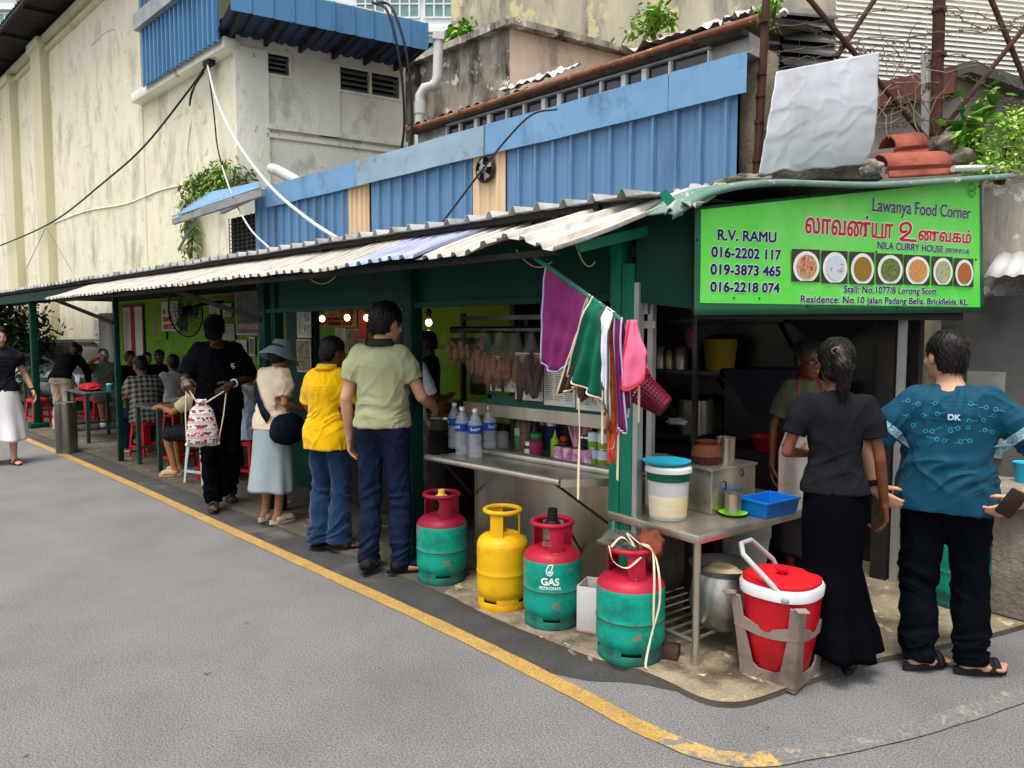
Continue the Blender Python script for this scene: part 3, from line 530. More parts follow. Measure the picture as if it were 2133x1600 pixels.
# crumpled flashing where awning and side roof meet
def crumple(label, pts, sub, m, amp, name, cat, seed=0):
    A, B, C_, D = [np.array(p, float) for p in pts]; nn = np.cross(B-A, D-A); nn /= np.linalg.norm(nn)
    mb = MB(); mb.grid(lambda u, v: lerp(lerp(A, B, u), lerp(D, C_, u), v)+nn*amp*(noise.noise(V((u*4+seed, v*4, seed)))+.6*noise.noise(V((u*11, v*9, seed+3)))), *sub)
    return tag(mb.build(name, m, ang=180, solid=.004), label, cat)
crumple('crumpled grey metal sheet wedged where the awning meets the banner roof', [onD(1385, 448, 3.45), onD(1450, 420, 3.45), onD(1530, 385, 3.9), onD(1405, 395, 3.9)], (14, 12), roof_m, .05, 'metal_flashing', 'sheet metal', 4)
mb = MB(); mb.prism([onD(1372, 404, 3.4), onD(1381, 399, 3.4), onD(1400, 420, 3.4), onD(1390, 430, 3.4)], (.01, .01, .01)); tag(mb.build('tape_scrap', green_post), 'small dark green scrap stuck on the end of the corrugated roof', 'scrap')
# ---- menus, posters and flyers on the lime wall (Y = 5.4)
paper = mat('paper', 'D8D6CC', 'C9C6B8', sc=6, rough=.8, dirt='8F8A78', dsc=4, damt=.3)
print_m = mat('newsprint', 'C8C6BC', '77746C', sc=38, rough=.8, det=3, dirt='E0DED6', dsc=9, damt=.8, dlo=.5)
photo_m = mat('print_photo', 'A79C70', '4E4A36', sc=26, rough=.6, det=4, wear='C7B85A', wsc=20, wlo=.6)
ink_g = flat('ink_grey', '77756F', rough=.7); ink = flat('ink_black', '1C1C1E', rough=.7); red_ink = flat('ink_red', 'B0182A', rough=.6)
def poster(name, label, px, Y, parts, cat, base=None, group=None):
    """flat printed sheet on a wall facing the road; px = (x0,y0,x1,y1)"""
    a, b = onY(px[0], (px[1]+px[3])/2, Y), onY(px[2], (px[1]+px[3])/2, Y); xm = (px[0]+px[2])/2
    z1, z0 = onY(xm, px[1], Y)[2], onY(xm, px[3], Y)[2]; x0, x1 = a[0], b[0]
    t = thing(name, label, cat, (x0, Y, z0), 0, group); L, H = x1-x0, z1-z0
    mb = MB(); mb.box((L/2, 0, H/2), (L, .006, H)); mb.build('sheet', base or paper, t)
    for i, (nm, m, u0, v0, u1, v1) in enumerate(parts):
        mb = MB()
        if nm.startswith('"'):
            text(mb, nm[1:], (u0*L, -.006, v0*H), (1, 0, 0), (0, 0, 1), (v1-v0)*H*1.25, width=(u1-u0)*L, off=.01); mb.build('lettering', m, t)
        elif nm == 'lines':
            n = max(3, int((v1-v0)*H/.012)); rr = random.Random(i)
            for k in range(n): z = (v0+(v1-v0)*(k+.5)/n)*H; e = u0+(u1-u0)*rr.uniform(.6, 1); mb.box(((u0+e)/2*L, -.0045, z), ((e-u0)*L, .001, (v1-v0)*H/n*.35))
            mb.build('print', ink_g if m is ink else m, t)
        else:
            mb.box(((u0+u1)/2*L, -.004-.0006*i, (v0+v1)/2*H), ((u1-u0)*L, .002, (v1-v0)*H)); mb.build(nm, m, t)
    return t
pinkred = mat('menu_red', 'A32A3C', '8E2333', sc=5, rough=.6)
poster('menu_board', 'tall red menu board with two pale price columns on the lime wall', (256, 634, 299, 748), 5.38, [('panel', paper, .05, .06, .40, .95), ('panel', pinkred, .42, .4, .58, .95), ('panel', paper, .62, .06, .95, .95), ('lines', red_ink, .08, .1, .38, .9), ('lines', red_ink, .65, .1, .92, .9)], 'menu board', pinkred)
poster('drink_poster', 'pale poster of bottles pasted left of the wall fan', (318, 650, 345, 708), 5.38, [('picture', photo_m, .1, .1, .4, .9)], 'poster', lime)
poster('notice', 'torn white notice with red letters half hidden by the wall fan', (337, 628, 372, 690), 5.36, [('"R', red_ink, .1, .6, .3, .75), ('"DAI', red_ink, .1, .35, .6, .5), ('"0172', red_ink, .1, .08, .8, .25)], 'notice')
poster('flyer', 'white flyer of printed lines between fan and temple poster', (437, 634, 458, 672), 5.38, [('lines', ink, .1, .1, .9, .9)], 'flyer')
poster('flyer', 'small framed certificate flyer left of the temple poster', (464, 632, 482, 660), 5.38, [('picture', photo_m, .3, .4, .7, .8), ('lines', ink, .1, .08, .9, .35)], 'flyer')
poster('temple_poster', 'large faded temple dome poster on the lime wall', (491, 592, 562, 698), 5.38, [('picture', mat('temple_sky', '7F8F8C', '5F6F6D', sc=6, rough=.6), .03, .03, .97, .97), ('picture', mat('temple_dome', '8E7F78', '6A5F59', sc=14, rough=.6), .3, .3, .8, .85), ('band', mat('temple_band', 'A5584A', 'C9BFA8', sc=20, rough=.6), .06, .12, .94, .22), ('lines', paper, .2, .24, .9, .42)], 'poster')
poster('flyer', 'flyer of white figures under the dome poster', (458, 675, 488, 708), 5.37, [('picture', print_m, .05, .05, .95, .95)], 'flyer')
poster('flyer', 'narrow dark portrait print below the temple poster', (519, 702, 531, 742), 5.38, [('picture', photo_m, .1, .1, .9, .9)], 'flyer')
poster('flyer', 'pale sheet with a small emblem, right of the narrow dark portrait', (538, 708, 562, 760), 5.38, [('emblem', photo_m, .4, .5, .6, .8), ('lines', ink, .3, .15, .7, .3)], 'flyer')
poster('flyer', 'pale blank sheet left of the narrow dark portrait', (492, 708, 514, 735), 5.38, [('lines', ink, .2, .2, .8, .8)], 'flyer')
poster('name_strip', 'green strip of red lettering above the flyers', (434, 612, 490, 624), 5.39, [('"உணவகம் லாவண்யா', red_ink, .03, .25, .97, .7)], 'sign', mat('strip_green', '8A9A3C', '7F8F38', sc=5, rough=.6))
yellow_s = mat('sign_yellow', 'C9A23A', 'BE9733', sc=5, rough=.6)
poster('yellow_sign', 'yellow stall sign with red lettering behind the hanging bulbs', (657, 641, 743, 681), 5.36, [('"உணவகம்', red_ink, .35, .62, .95, .85), ('"BANANA LEAF RICE', red_ink, .06, .38, .94, .5), ('"016-2202 117', red_ink, .06, .1, .94, .28)], 'sign', yellow_s)
poster('news_clipping', 'pinned newspaper page beside the left dark green post, text above pictures', (619, 634, 648, 704), 3.9, [('picture', print_m, .5, .5, .95, .95), ('picture', print_m, .5, .08, .95, .4), ('lines', ink, .06, .1, .45, .95)], 'clipping')
poster('photo_sheet', 'dim sheet of food photographs below the pinned newspaper page', (619, 707, 648, 775), 3.9, [('picture', photo_m, .04, .04, .96, .96)], 'photo sheet')
poster('news_clipping', 'small newspaper cutting below the yellow sign, grey columns', (699, 683, 721, 735), 5.38, [('lines', ink, .08, .55, .92, .95), ('picture', print_m, .08, .08, .92, .5)], 'clipping')
poster('photo_sheet', 'dim brown photo sheet right of the grey newspaper cutting', (723, 686, 760, 735), 5.37, [('picture', photo_m, .04, .04, .96, .96)], 'photo sheet')
poster('notice', 'white enamel meter plate on the cream wall, far left', (114, 668, 121, 682), 5.95, [('lines', ink, .3, .1, .7, .9)], 'notice')
poster('flyer', 'grey printed flyer on cream wall left of the white door', (195, 664, 210, 690), 5.9, [('picture', print_m, .05, .05, .95, .95)], 'flyer')
poster('flyer', 'small white flyer pasted under the grey flyer', (196, 692, 208, 703), 5.9, [('lines', ink, .2, .2, .8, .8)], 'flyer')
mb = MB(); a, b = onY(209, 700, 5.38), onY(236, 700, 5.38); mb.box(((a[0]+b[0])/2, 5.38, 1.02), (b[0]-a[0], .05, 2.04)); dr = tag(mb.build('door', mat('door_white', 'B9BCB9', 'A3A6A3', sc=4, rough=.6, dirt='6A6C68', dsc=3), bev=.005), 'pale grey painted door at left end of the lime wall', 'door', kind='thing')
mb = MB(); mb.box(((a[0]+b[0])/2, 5.35, 1.5), ((b[0]-a[0])*.7, .01, .7)); mb.build('door_panel', paper, dr)
# ================= banner
PB0 = np.array((-1.95, 3.35, 0))+SN*.06
def bulge(p): s = float(np.dot(np.array(p)-PB0, SD)); return .003*noise.noise(V((s*2.3, p[2]*2.5, .7)))+.0008*noise.noise(V((s*6+p[2]*4, p[2]*3, 4)))
def onB(px, py, lift=0.0): p = onS(px, py, PB0); return p+SN*(bulge(p)+lift)
ban_m = mat('banner_green', '7DF06A', '46E038', sc=1.7, rough=.34, bump=.03, bsc=1.1, dirt='A2EE90', dsc=1.1, damt=.45, spec=.5)
ban_e = mat('banner_edge', '2F6B49', '265A3D', sc=4, rough=.5, wear='7FA08A', wsc=12, wlo=.68)
bn = thing('banner', 'bright green food stall banner with Tamil name, phone numbers and seven dish photos', 'banner', tuple(onB(1452, 645)))
def quadB(c, lift, nu=2, nv=2): return lambda u, v: tuple(onB(*(lerp(lerp(c[0], c[1], u), lerp(c[3], c[2], u), v)), lift))
mb = MB(); mb.grid(quadB([(1446, 657), (2050, 651), (2044, 366), (1447, 432)], 0), 44, 16); W(mb, 'border', ban_e, bn, ang=180, solid=.004)
mb = MB(); mb.grid(quadB([(1457, 631), (2041, 640), (2038, 375), (1459, 437)], .004), 44, 16); W(mb, 'cloth', ban_m, bn, ang=180)
navy_ink = flat('ink_navy', '14205E', rough=.5); white_ink = flat('ink_white', 'F0F2EC', rough=.5); ban_red = flat('banner_red', 'C8202C', rough=.5); grey_ink = flat('ink_greyblue', '3A4A66', rough=.5)
def btext(body, p0, p1, ytop, ink_m, outl=.02, off=.0, cap=.70):
    a, b = onS(*p0, PB0), onS(*p1, PB0); H = onS(p0[0], ytop, PB0)[2]-a[2]; size = H/cap; Wd = np.linalg.norm(b-a); u = (b-a)/Wd
    vs, fs_ = text_mesh(body, 1, 0); x0 = min(p[0] for p in vs); x1 = max(p[0] for p in vs)
    k = Wd/(x1-x0)
    def put(vs, lift):
        o = []
        for x, y in vs: p = a+u*((x-x0)*k)+UPW*(y*size); o.append(tuple(p+SN*(bulge(p)+lift)))
        return o
    def layer(r, n, lift, m, nm):
        mb = MB(); rx = r/k*Wd/Wd
        for q in range(n):
            an = 2*math.pi*q/n; dx, dy = (r*math.cos(an)/k, r*math.sin(an)/size) if n > 1 else (0, 0); mb.add(put([(x+dx, y+dy) for x, y in vs], lift+q*.00012), fs_)
        return W(mb, nm, m, bn)
    if outl: layer(outl, 10, .0052, white_ink, 'lettering_outline')
    layer(off, 6 if off else 1, .0070, ink_m, 'lettering')
btext('R.V. RAMU', (1493, 500), (1614, 505), 478, navy_ink, 0.0065, 0.003)
btext('016-2202 117', (1480, 535), (1624, 541), 514, navy_ink, 0.0065, 0.0032)
btext('019-3873 465', (1478, 571), (1623, 575), 550, navy_ink, 0.0065, 0.0032)
btext('016-2218 074', (1478, 607), (1621, 609), 587, navy_ink, 0.0065, 0.0032)
btext('Lawanya Food Corner', (1815, 440), (2019, 456), 412, grey_ink, 0.005, 0.0022)
btext('லாவண்யா', (1675, 485), (1857, 496.5), 450, ban_red, .0085, .0035, .62)
btext('ணவகம்', (1911, 500), (2020, 507), 478, ban_red, .0085, .0035, .62)
btext('NILA CURRY HOUSE', (1826, 518), (1962, 526), 503, navy_ink, 0.004, 0.0014)
btext('(001591815-A)', (1967, 526), (2017, 529), 516, navy_ink, 0.0028, 0.0006)
btext('Stall: No.1077/8 Lorong Scott', (1756, 609), (1948, 613), 595, navy_ink, 0.004, 0.0014)
btext('Residence: No.10 Jalan Padang Belia, Brickfields, KL.', (1665, 630), (2015, 635), 615, navy_ink, 0.004, 0.0014)
# the letter U of the Tamil word, drawn as a stroke
def stroke(pts, w, lift, m, nm):
    P = spline(pts, 8); L_, R_ = [], []
    for i, p in enumerate(P):
        a, b = np.array(P[max(i-1, 0)]), np.array(P[min(i+1, len(P)-1)]); d = (b-a)/max(np.linalg.norm(b-a), 1e-6); n = np.array((-d[1], d[0]))*w/2
        L_.append(tuple(onB(p[0]+n[0], p[1]+n[1], lift))); R_.append(tuple(onB(p[0]-n[0], p[1]-n[1], lift)))
    mb = MB(); mb.loft([[a, b] for a, b in zip(L_, R_)], closed=False); return W(mb, nm, m, bn)
uu = [(1887, 481), (1879, 484), (1874, 478), (1877, 468), (1888, 465), (1895, 472), (1892, 484), (1880, 494), (1876, 499), (1906, 502)]
stroke(uu, 9.5, .0062, white_ink, 'lettering_outline'); stroke(uu, 5.5, .0080, ban_red, 'lettering')
stroke([(1816, 493), (1824, 494.5), (1833, 495), (1842, 495.5)], 7.5, .0062, white_ink, 'lettering_outline'); stroke([(1817, 493), (1824, 494.3), (1833, 495), (1841, 495.3)], 4.2, .0080, ban_red, 'lettering')
bowls = [(752, 945, 530, 757, 'D9CF9A', 'B5432E'), (958, 1140, 540, 768, 'D6DEE6', 'C9D3DC'), (1155, 1325, 548, 775, '7C7A32', 'A0702F'), (1340, 1525, 560, 775, '5A2A1E', '6E9A4A'), (1535, 1708, 570, 778, 'B5723C', 'E0A860'), (1725, 1868, 580, 782, '6E8A4A', 'C9C2A0'), (1880, 2015, 592, 790, '8F8A3A', 'C03A26')]
dark_pic = mat('dish_photo_ground', '2E2A28', '4A443E', sc=30, rough=.5)
for i, (x0, x1, y0, y1, ca_, cb_) in enumerate(bowls):
    f = lambda x, y: (1420+x*.3, 360+y*.3)
    q = [f(x0, y1-4), f(x1, y1+3), f(x1, y0+6), f(x0, y0)]; mb = MB(); mb.grid(quadB(q, .012), 3, 3); ph = W(mb, 'dish_photo', dark_pic, bn)
    c = f((x0+x1)/2, (y0+y1)/2+(8 if i else 12)); rx, ry = (x1-x0)*.15*.96, (y1-y0)*.15*.98
    def disc(k, lift, nm, m, par, n=28):
        b = MB(); pts = []
        for a in range(n):
            x = c[0]+rx*k*math.cos(2*math.pi*a/n); y = c[1]+ry*k*math.sin(2*math.pi*a/n); x = min(max(x, q[0][0]+.4), q[1][0]-.4); y = min(max(y, q[3][1]+.8), q[0][1]-.4); pts.append(tuple(onB(x, y, lift)))
        b.poly(pts); return W(b, nm, m, par)
    disc(.98, .015, 'bowl', white_ink, ph); disc(.76, .018, 'dish', mat('dish%d' % i, ca_, cb_, sc=70, rough=.5, det=3, wear=cb_, wsc=90, wlo=.55), ph)
    if i in (0, 1):
        b = MB()
        for k in range(9 if i == 0 else 5):
            rr = random.Random(k+i*20); x, y = c[0]+rr.uniform(-.55, .55)*rx, c[1]+rr.uniform(-.3 if i else -.6, .25)*ry; a = rr.uniform(0, 3); d = (6*math.cos(a), 6*math.sin(a))
            b.poly([tuple(onB(x+d[0], y+d[1], .022)), tuple(onB(x-d[1]*.12, y+d[0]*.12, .022)), tuple(onB(x-d[0], y-d[1], .022)), tuple(onB(x+d[1]*.12, y-d[0]*.12, .022))])
        W(b, 'chilli', ban_red, ph)
em = MB(); N = 48
for k in range(N):
    a0, a1 = 2*math.pi*k/N, 2*math.pi*(k+1)/N
    for rr_ in (1.0, .72):
        def ep_(a, r): r = r*(1+(.07*math.cos(a*8) if rr_ == .72 else 0)); return tuple(onB(2020+8*r*math.cos(a), 396+17*r*math.sin(a), .014))
        em.add([ep_(a0, rr_), ep_(a1, rr_), ep_(a1, rr_*.9), ep_(a0, rr_*.9)], [(0, 1, 2, 3)])
W(em, 'emblem', ban_e, bn)
stroke([(2015, 396), (2018, 400), (2021, 396), (2024, 399), (2026, 392)], 1.6, .015, ban_e, 'emblem')
mb = MB()
for x, y in ((1527, 621), (1580, 622), (1680, 638), (1866, 642), (1836, 392), (1681, 408), (2036, 389), (1450, 500), (1823, 525), (2031, 541)): mb.ell(onB(x, y, .008), (.006, .006, .006), 6)
W(mb, 'grommet', dark_steel, bn)
mb = MB(); mb.bar(onS(1452, 652, PB0-SN*.05), onS(2000, 658, PB0-SN*.05), .04, .06); mb.bar(onS(1450, 440, PB0-SN*.05), onS(1453, 650, PB0-SN*.05), .04); W(mb, 'frame_rail', dark_steel, bn)
# ================= food cart behind the facade
glass = mat('glass', 'E8F0EE', 'E8F0EE', rough=.03, trans=1, ior=1.05, spec=.6)
paint_white = flat('white_plastic', 'D5D5D0', rough=.45)
xc0, xc1 = -3.90, xE-.02
ct = thing('food_cart', 'stainless steel serving cart with glass front and fold-out shelf', 'food cart', (-3.2, 3.5, 0))
mb = MB(); mb.box(((xc0+.1+xc1)/2, 3.85, .43), (xc1-xc0-.1, .68, .74)); W(mb, 'body', steel, ct, bev=.006)
mb = MB(); mb.box(((xc0+xc1)/2, 3.83, .815), (xc1-xc0, .72, .03)); W(mb, 'counter', steel, ct, bev=.004)
mb = MB(); mb.box(((xc0+xc1)/2, 3.49, 1.115), (xc1-xc0, .03, .085)); W(mb, 'trim_strip', steel, ct, bev=.003)
mb = MB()
for x, y in ((xc0+.015, 3.49), (xc0+.015, 4.15), (xc1-.015, 4.15), ((-3.9+.55), 4.15)): mb.box((x, y, 1.3), (.03, .03, .95))
mb.box(((xc0+xc1)/2, 3.49, 1.74), (xc1-xc0, .03, .03)); mb.box((xc0+.015, 3.49, 1.46), (.03, .031, .6)); W(mb, 'frame', steel_d, ct)
mb = MB(); mb.tube([(xc0-.05, 3.44, 1.66), (xc1, 3.44, 1.66)], .022, 12); W(mb, 'rail', steel_d, ct)
mb = MB(); mb.box(((xc0+xc1)/2, 3.495, 1.45), (xc1-xc0-.06, .006, .56)); W(mb, 'glass_panel', glass, ct)
xs0, xs1 = onY(888, 947, 3.12)[0], onY(1168, 1005, 3.12)[0]
mb = MB(); mb.prism([(xs0, 3.13, .80), (xs1, 3.13, .80), (xs1+.28, 3.47, .80), (xs0+.05, 3.47, .80)], (0, 0, .012)); sh = W(mb, 'shelf', steel, ct)
mb = MB(); mb.tube([(xs0, 3.12, .806), (xs1, 3.12, .806)], .022, 12); mb.prism([(xs1, 3.12, .775), (xs1+.28, 3.46, .775), (xs1+.28, 3.46, .82), (xs1, 3.12, .82)], (-.01, .012, 0)); W(mb, 'shelf_rim', steel, sh)
mb = MB(); mb.tube([(xs0+.1, 3.46, .83), (xc1, 3.46, .83)], .03, 12); W(mb, 'push_rail', steel, ct)
for a, b in (((xs1-.1, 3.16, .79), (xc1-.02, 3.47, .45)), ((xs0+.12, 3.16, .79), (xc0+.1, 3.49, .5))): mb = MB(); mb.bar(a, b, .014); W(mb, 'shelf_strut', dark_steel, ct)
gw_ = mat('green_board', '0F4F3C', '0C4434', sc=5, rough=.5)
mb = MB(); zb_ = 1.155; gx0, gx1 = onY(1015, 800, 3.47)[0], xc1
mb.box(((gx0+gx1)/2, 3.48, 1.19), (gx1-gx0, .016, .07)); mb.box((gx0+.02, 3.48, 1.42), (.04, .016, .45)); W(mb, 'board_frame', gw_, ct)
clips = [(1022, 742, 1072, 815, 'newspaper cutting of one column and photo at left end of cart glass', 0), (1074, 735, 1131, 834, 'colour magazine page of people and dishes behind the bread bags', 1), (1134, 740, 1199, 846, 'wide newspaper page of text columns below the purple towel', 2), (1201, 750, 1262, 856, 'newspaper page half hidden by the hanging aprons', 3)]
for x0, y0, x1, y1, lb, k in clips:
    parts = {0: [('picture', print_m, .05, .6, .95, .97), ('lines', ink, .05, .1, .5, .55), ('picture', print_m, .55, .1, .95, .5)], 1: [('picture', photo_m, .03, .2, .97, .97)], 2: [('lines', ink, .05, .1, .32, .95), ('lines', ink, .37, .1, .64, .95), ('picture', print_m, .68, .55, .96, .9), ('lines', ink, .68, .1, .95, .5)], 3: [('lines', ink, .1, .1, .5, .6), ('picture', print_m, .55, .1, .95, .6)]}[k]
    poster('news_clipping', lb, (x0, y0, x1, y1), 3.462, parts, 'clipping')
dp_ = poster('deity_print', 'small golden religious print behind glass at left end of the cart', (980, 758, 1012, 822), 3.51, [], 'print', mat('print_sage', '8E9070', '7F8162', sc=6, rough=.5))
gold = mat('print_gold', 'C2A25A', 'A9823E', sc=40, rough=.5, wear='D8C48A', wsc=40, wlo=.5)
mb = MB(); L = .17
for cx_, cz, rx, rz_ in ((.085, .24, .035, .05), (.085, .12, .06, .1), (.085, .04, .075, .045), (.04, .27, .016, .02)): mb.poly([(cx_+rx*math.cos(a), -.006-rx*.01, cz+rz_*math.sin(a)) for a in np.linspace(0, 2*math.pi, 20, endpoint=False)])
mb.build('figure', gold, dp_)
# ================= goods on the cart
water = mat('bottle_plastic', 'F2F7FA', 'C9DAE6', sc=30, rough=.06, alpha=.27, spec=1.0, coat=.5)
cap_w = flat('cap_white', 'E4E4E2', rough=.4); lab_blue = mat('label_blue', '1E4FA8', '173F8C', sc=10, rough=.4)
bt = thing('water_bottle', 'x', 'bottle', (0, 0, 0), 0, 'large water bottles on the cart shelf')
prof = [(.0, 0), (.040, .0), (.043, .01)]
for k in range(7): prof += [(.043, .02+k*.02), (.040, .03+k*.02)]
prof += [(.044, .165), (.044, .225), (.040, .24), (.024, .285), (.014, .30), (.014, .315)]
mb = MB(); mb.lathe(prof, 20); mb.build('body', water, bt, ang=60)
mb = MB(); mb.lathe([(.0447, .168), (.0452, .17), (.0452, .222), (.0447, .224)], 24, cap=False); lb_ = mb.build('label', lab_blue, bt)
mb = MB(); vs, fs_ = text_mesh('SeaM', .03); mb.add([(.0458*math.sin((x-.04)/.0458), -.0458*math.cos((x-.04)/.0458), .188+y) for x, y in vs], fs_); mb.build('lettering', white_ink, lb_)
mb = MB(); mb.lathe([(.0, .335), (.0165, .335), (.0165, .312), (.0, .312)], 16); mb.build('cap', cap_w, bt)
bt.scale = (1.1, 1.1, .97)
bl = [(947, 932, 'leftmost of the five water bottles, at the shelf\'s far end'), (963, 946, 'second water bottle from the left, front row, red mark on its label'), (978, 932, 'water bottle half hidden between two front ones, back row'), (990, 952, 'nearest water bottle, frontmost of the five on the shelf'), (1020, 944, 'rightmost water bottle on the shelf, beside the jars')]
for i, (x, y, lb) in enumerate(bl):
    p = onZ(x, y, .815); o = bt if i == 0 else dup(bt); o.location = (p[0], p[1], .813); o['label'] = lb; o.rotation_euler = (0, 0, -.5+i*.5)
def onC(px, py): p = onZ(px, py, .832); return (p[0], max(p[1], 3.53), .832)
def lath(name, label, cat, loc, parts, group=None, rz=0):
    t = thing(name, label, cat, loc, rz, group)
    for nm, pr, m in parts: mb = MB(); mb.lathe(pr, 20); mb.build(nm, m, t)
    return t
jar_glass = mat('jar_plastic', 'B9BFB4', 'A5ABA0', sc=9, rough=.15, alpha=.55); brown_fill = mat('jar_brown', '5B3A2A', '40271C', sc=30, rough=.7); pink_fill = mat('jar_pink', '8E2A55', '7A2148', sc=9, rough=.4)
bl_lid = flat('lid_black', '151515', rough=.5); gr_lid = flat('lid_green', '1E7A3E', rough=.45); or_lid = flat('lid_orange', 'C2562A', rough=.45)
lath('jar', 'clear jar with black lid, leftmost on the cart counter', 'jar', onC(1047, 932), [('body', [(0, 0), (.045, 0), (.045, .1), (.035, .12), (0, .12)], jar_glass), ('lid', [(0, .12), (.042, .12), (.042, .155), (0, .155)], bl_lid)])
lath('bottle', 'green capped soft drink bottle behind the small white lidded jar', 'bottle', onC(1082, 936), [('body', [(0, 0), (.035, 0), (.036, .14), (.03, .18), (.014, .215), (.014, .23), (0, .23)], mat('green_plastic', '5E9A62', '4D8752', sc=6, rough=.15, alpha=.7)), ('label', [(.0365, .1), (.037, .1), (.037, .15), (.0365, .15)], flat('label_pale', 'A8C8A8')), ('cap', [(0, .245), (.016, .245), (.016, .225), (0, .225)], flat('cap_green', '3E9A4A', rough=.4))])
lath('jar', 'small squat jar with white lid and pale label', 'jar', onC(1091, 952), [('body', [(0, 0), (.034, 0), (.036, .06), (.03, .072), (0, .072)], mat('jar_dark', '2A211C', '3A2E27', sc=12, rough=.2)), ('label', [(.0362, .01), (.0366, .01), (.0366, .05), (.0362, .05)], paper), ('lid', [(0, .072), (.032, .072), (.032, .092), (0, .092)], cap_w)])
lath('jar', 'jar with green lid and magenta label', 'jar', onC(1115, 952), [('body', [(0, 0), (.042, 0), (.044, .11), (.034, .13), (0, .13)], brown_fill), ('label', [(.0445, .02), (.045, .02), (.045, .1), (.0445, .1)], pink_fill), ('lid', [(0, .13), (.038, .13), (.038, .155), (0, .155)], gr_lid)])
lath('jar', 'tall clear jar of brown snacks with orange lid', 'jar', (onC(1133, 930)[0], 3.7, .832), [('body', [(0, 0), (.05, 0), (.05, .19), (.04, .21), (0, .21)], mat('jar_snack', '8C6A4A', '5A4330', sc=28, rough=.3)), ('lid', [(0, .21), (.043, .21), (.043, .235), (0, .235)], or_lid)])
lath('squeeze_bottle', 'lime squeeze bottle with pointed nozzle behind the pink cans', 'bottle', (onC(1137, 955)[0], 3.62, .832), [('body', [(0, 0), (.03, 0), (.03, .11), (.012, .135), (0, .135)], flat('lime_plastic', '8FC23A', rough=.4)), ('nozzle', [(0, .135), (.01, .135), (.003, .175), (0, .175)], flat('lime_plastic2', 'A8D84A', rough=.4))])
lath('jar', 'small jar with red lid between pink cans and straw cup', 'jar', (onC(1165, 955)[0], 3.64, .832), [('body', [(0, 0), (.028, 0), (.028, .1), (0, .11)], brown_fill), ('lid', [(0, .11), (.026, .11), (.026, .14), (0, .14)], flat('lid_red', 'B0382A', rough=.4))])
tin = mat('tin', 'B9B9B5', 'A5A5A0', sc=6, rough=.3, metal=1); pink_lab = mat('can_pink', 'C25C9A', 'E3C9D6', sc=22, rough=.35, det=2, wear='EFE6EA', wsc=26, wlo=.6); green_lab = mat('can_green', '6F8A2A', '8FA83C', sc=16, rough=.35)
pc = lath('condensed_can', 'x', 'can', (0, 0, 0), [('body', [(0, 0), (.036, 0), (.037, .003), (.036, .006), (.036, .092), (.037, .096), (.034, .094), (0, .094)], tin), ('label', [(.0363, .008), (.0366, .008), (.0366, .09), (.0363, .09)], pink_lab)], 'pink cans in a row on the cart counter')
for i, (x, lb) in enumerate(((1145, 'pink can at left end of the row, pale text side turned out'), (1161, 'second pink can from the left in the counter row'), (1178, 'third pink can in the counter row'), (1196, 'pink can at right end of the row, below the straw cup'))):
    p = onC(x, 963+i*4); o = pc if i == 0 else dup(pc); o.location = p; o['label'] = lb; o.rotation_euler = (0, 0, i*1.3)
gc_ = lath('milk_can', 'x', 'can', (0, 0, 0), [('body', [(0, 0), (.037, 0), (.038, .003), (.037, .006), (.037, .1), (.038, .104), (.035, .102), (0, .102)], tin), ('label', [(.0373, .045), (.0376, .045), (.0376, .098), (.0373, .098)], flat('can_skyblue', 'C5D6E4', rough=.35)), ('label_band', [(.0373, .006), (.0376, .006), (.0376, .045), (.0373, .045)], green_lab)], 'green and white cans stacked by the post')
gx = [onY(1237, 950, 3.56)[0], onY(1257, 950, 3.56)[0]-.0]
for i, (a, b, lb) in enumerate(((0, 0, 'bottom left can of the stacked green and white cans'), (1, 0, 'bottom right can of the green and white stack, by the post'), (0, 1, 'green and white can second tier, left'), (1, 1, 'green and white can second tier, right by the post'), (1, 2, 'single topmost green and white can of the stack'))):
    o = gc_ if i == 0 else dup(gc_); o.location = (gx[0]+a*.078, 3.56-a*.004, .832+b*.105); o['label'] = lb; o.rotation_euler = (0, 0, i)
st = thing('straw_cup', 'pink cup stuffed with a fan of pink drinking straws', 'straw cup', (onC(1188, 960)[0], 3.66, .832))
pinkp = flat('pink_plastic', 'D9A0A8', rough=.4)
mb = MB(); mb.lathe([(0, 0), (.036, 0), (.044, .15), (.04, .15), (.034, .01), (0, .01)], 20); mb.build('cup', pinkp, st)
mb = MB(); rr = random.Random(5)
for k in range(60):
    a = rr.uniform(0, 6.28); r = rr.uniform(.01, .034); e = rr.uniform(1.5, 3.4); h = rr.uniform(.21, .26); mb.tube([(r*.6*math.cos(a), r*.6*math.sin(a), .02), (r*e*math.cos(a), r*e*math.sin(a), h)], .004, 5)
mb.build('straws', flat('straw_pink', 'E2A7B4', rough=.35), st)
for x, lb in ((1210, 'dark green tin behind the hanging apron tie'), (1226, 'black tin beside the stacked green and white cans')):
    lath('tin', lb, 'tin', (onC(x, 960)[0]+.02, 3.64, .832), [('body', [(0, 0), (.05, 0), (.05, .15), (0, .15)], mat('tin_dark'+str(x), '16251A' if x == 1210 else '151517', rough=.35)), ('lid', [(0, .15), (.052, .15), (.05, .16), (0, .16)], tin)])
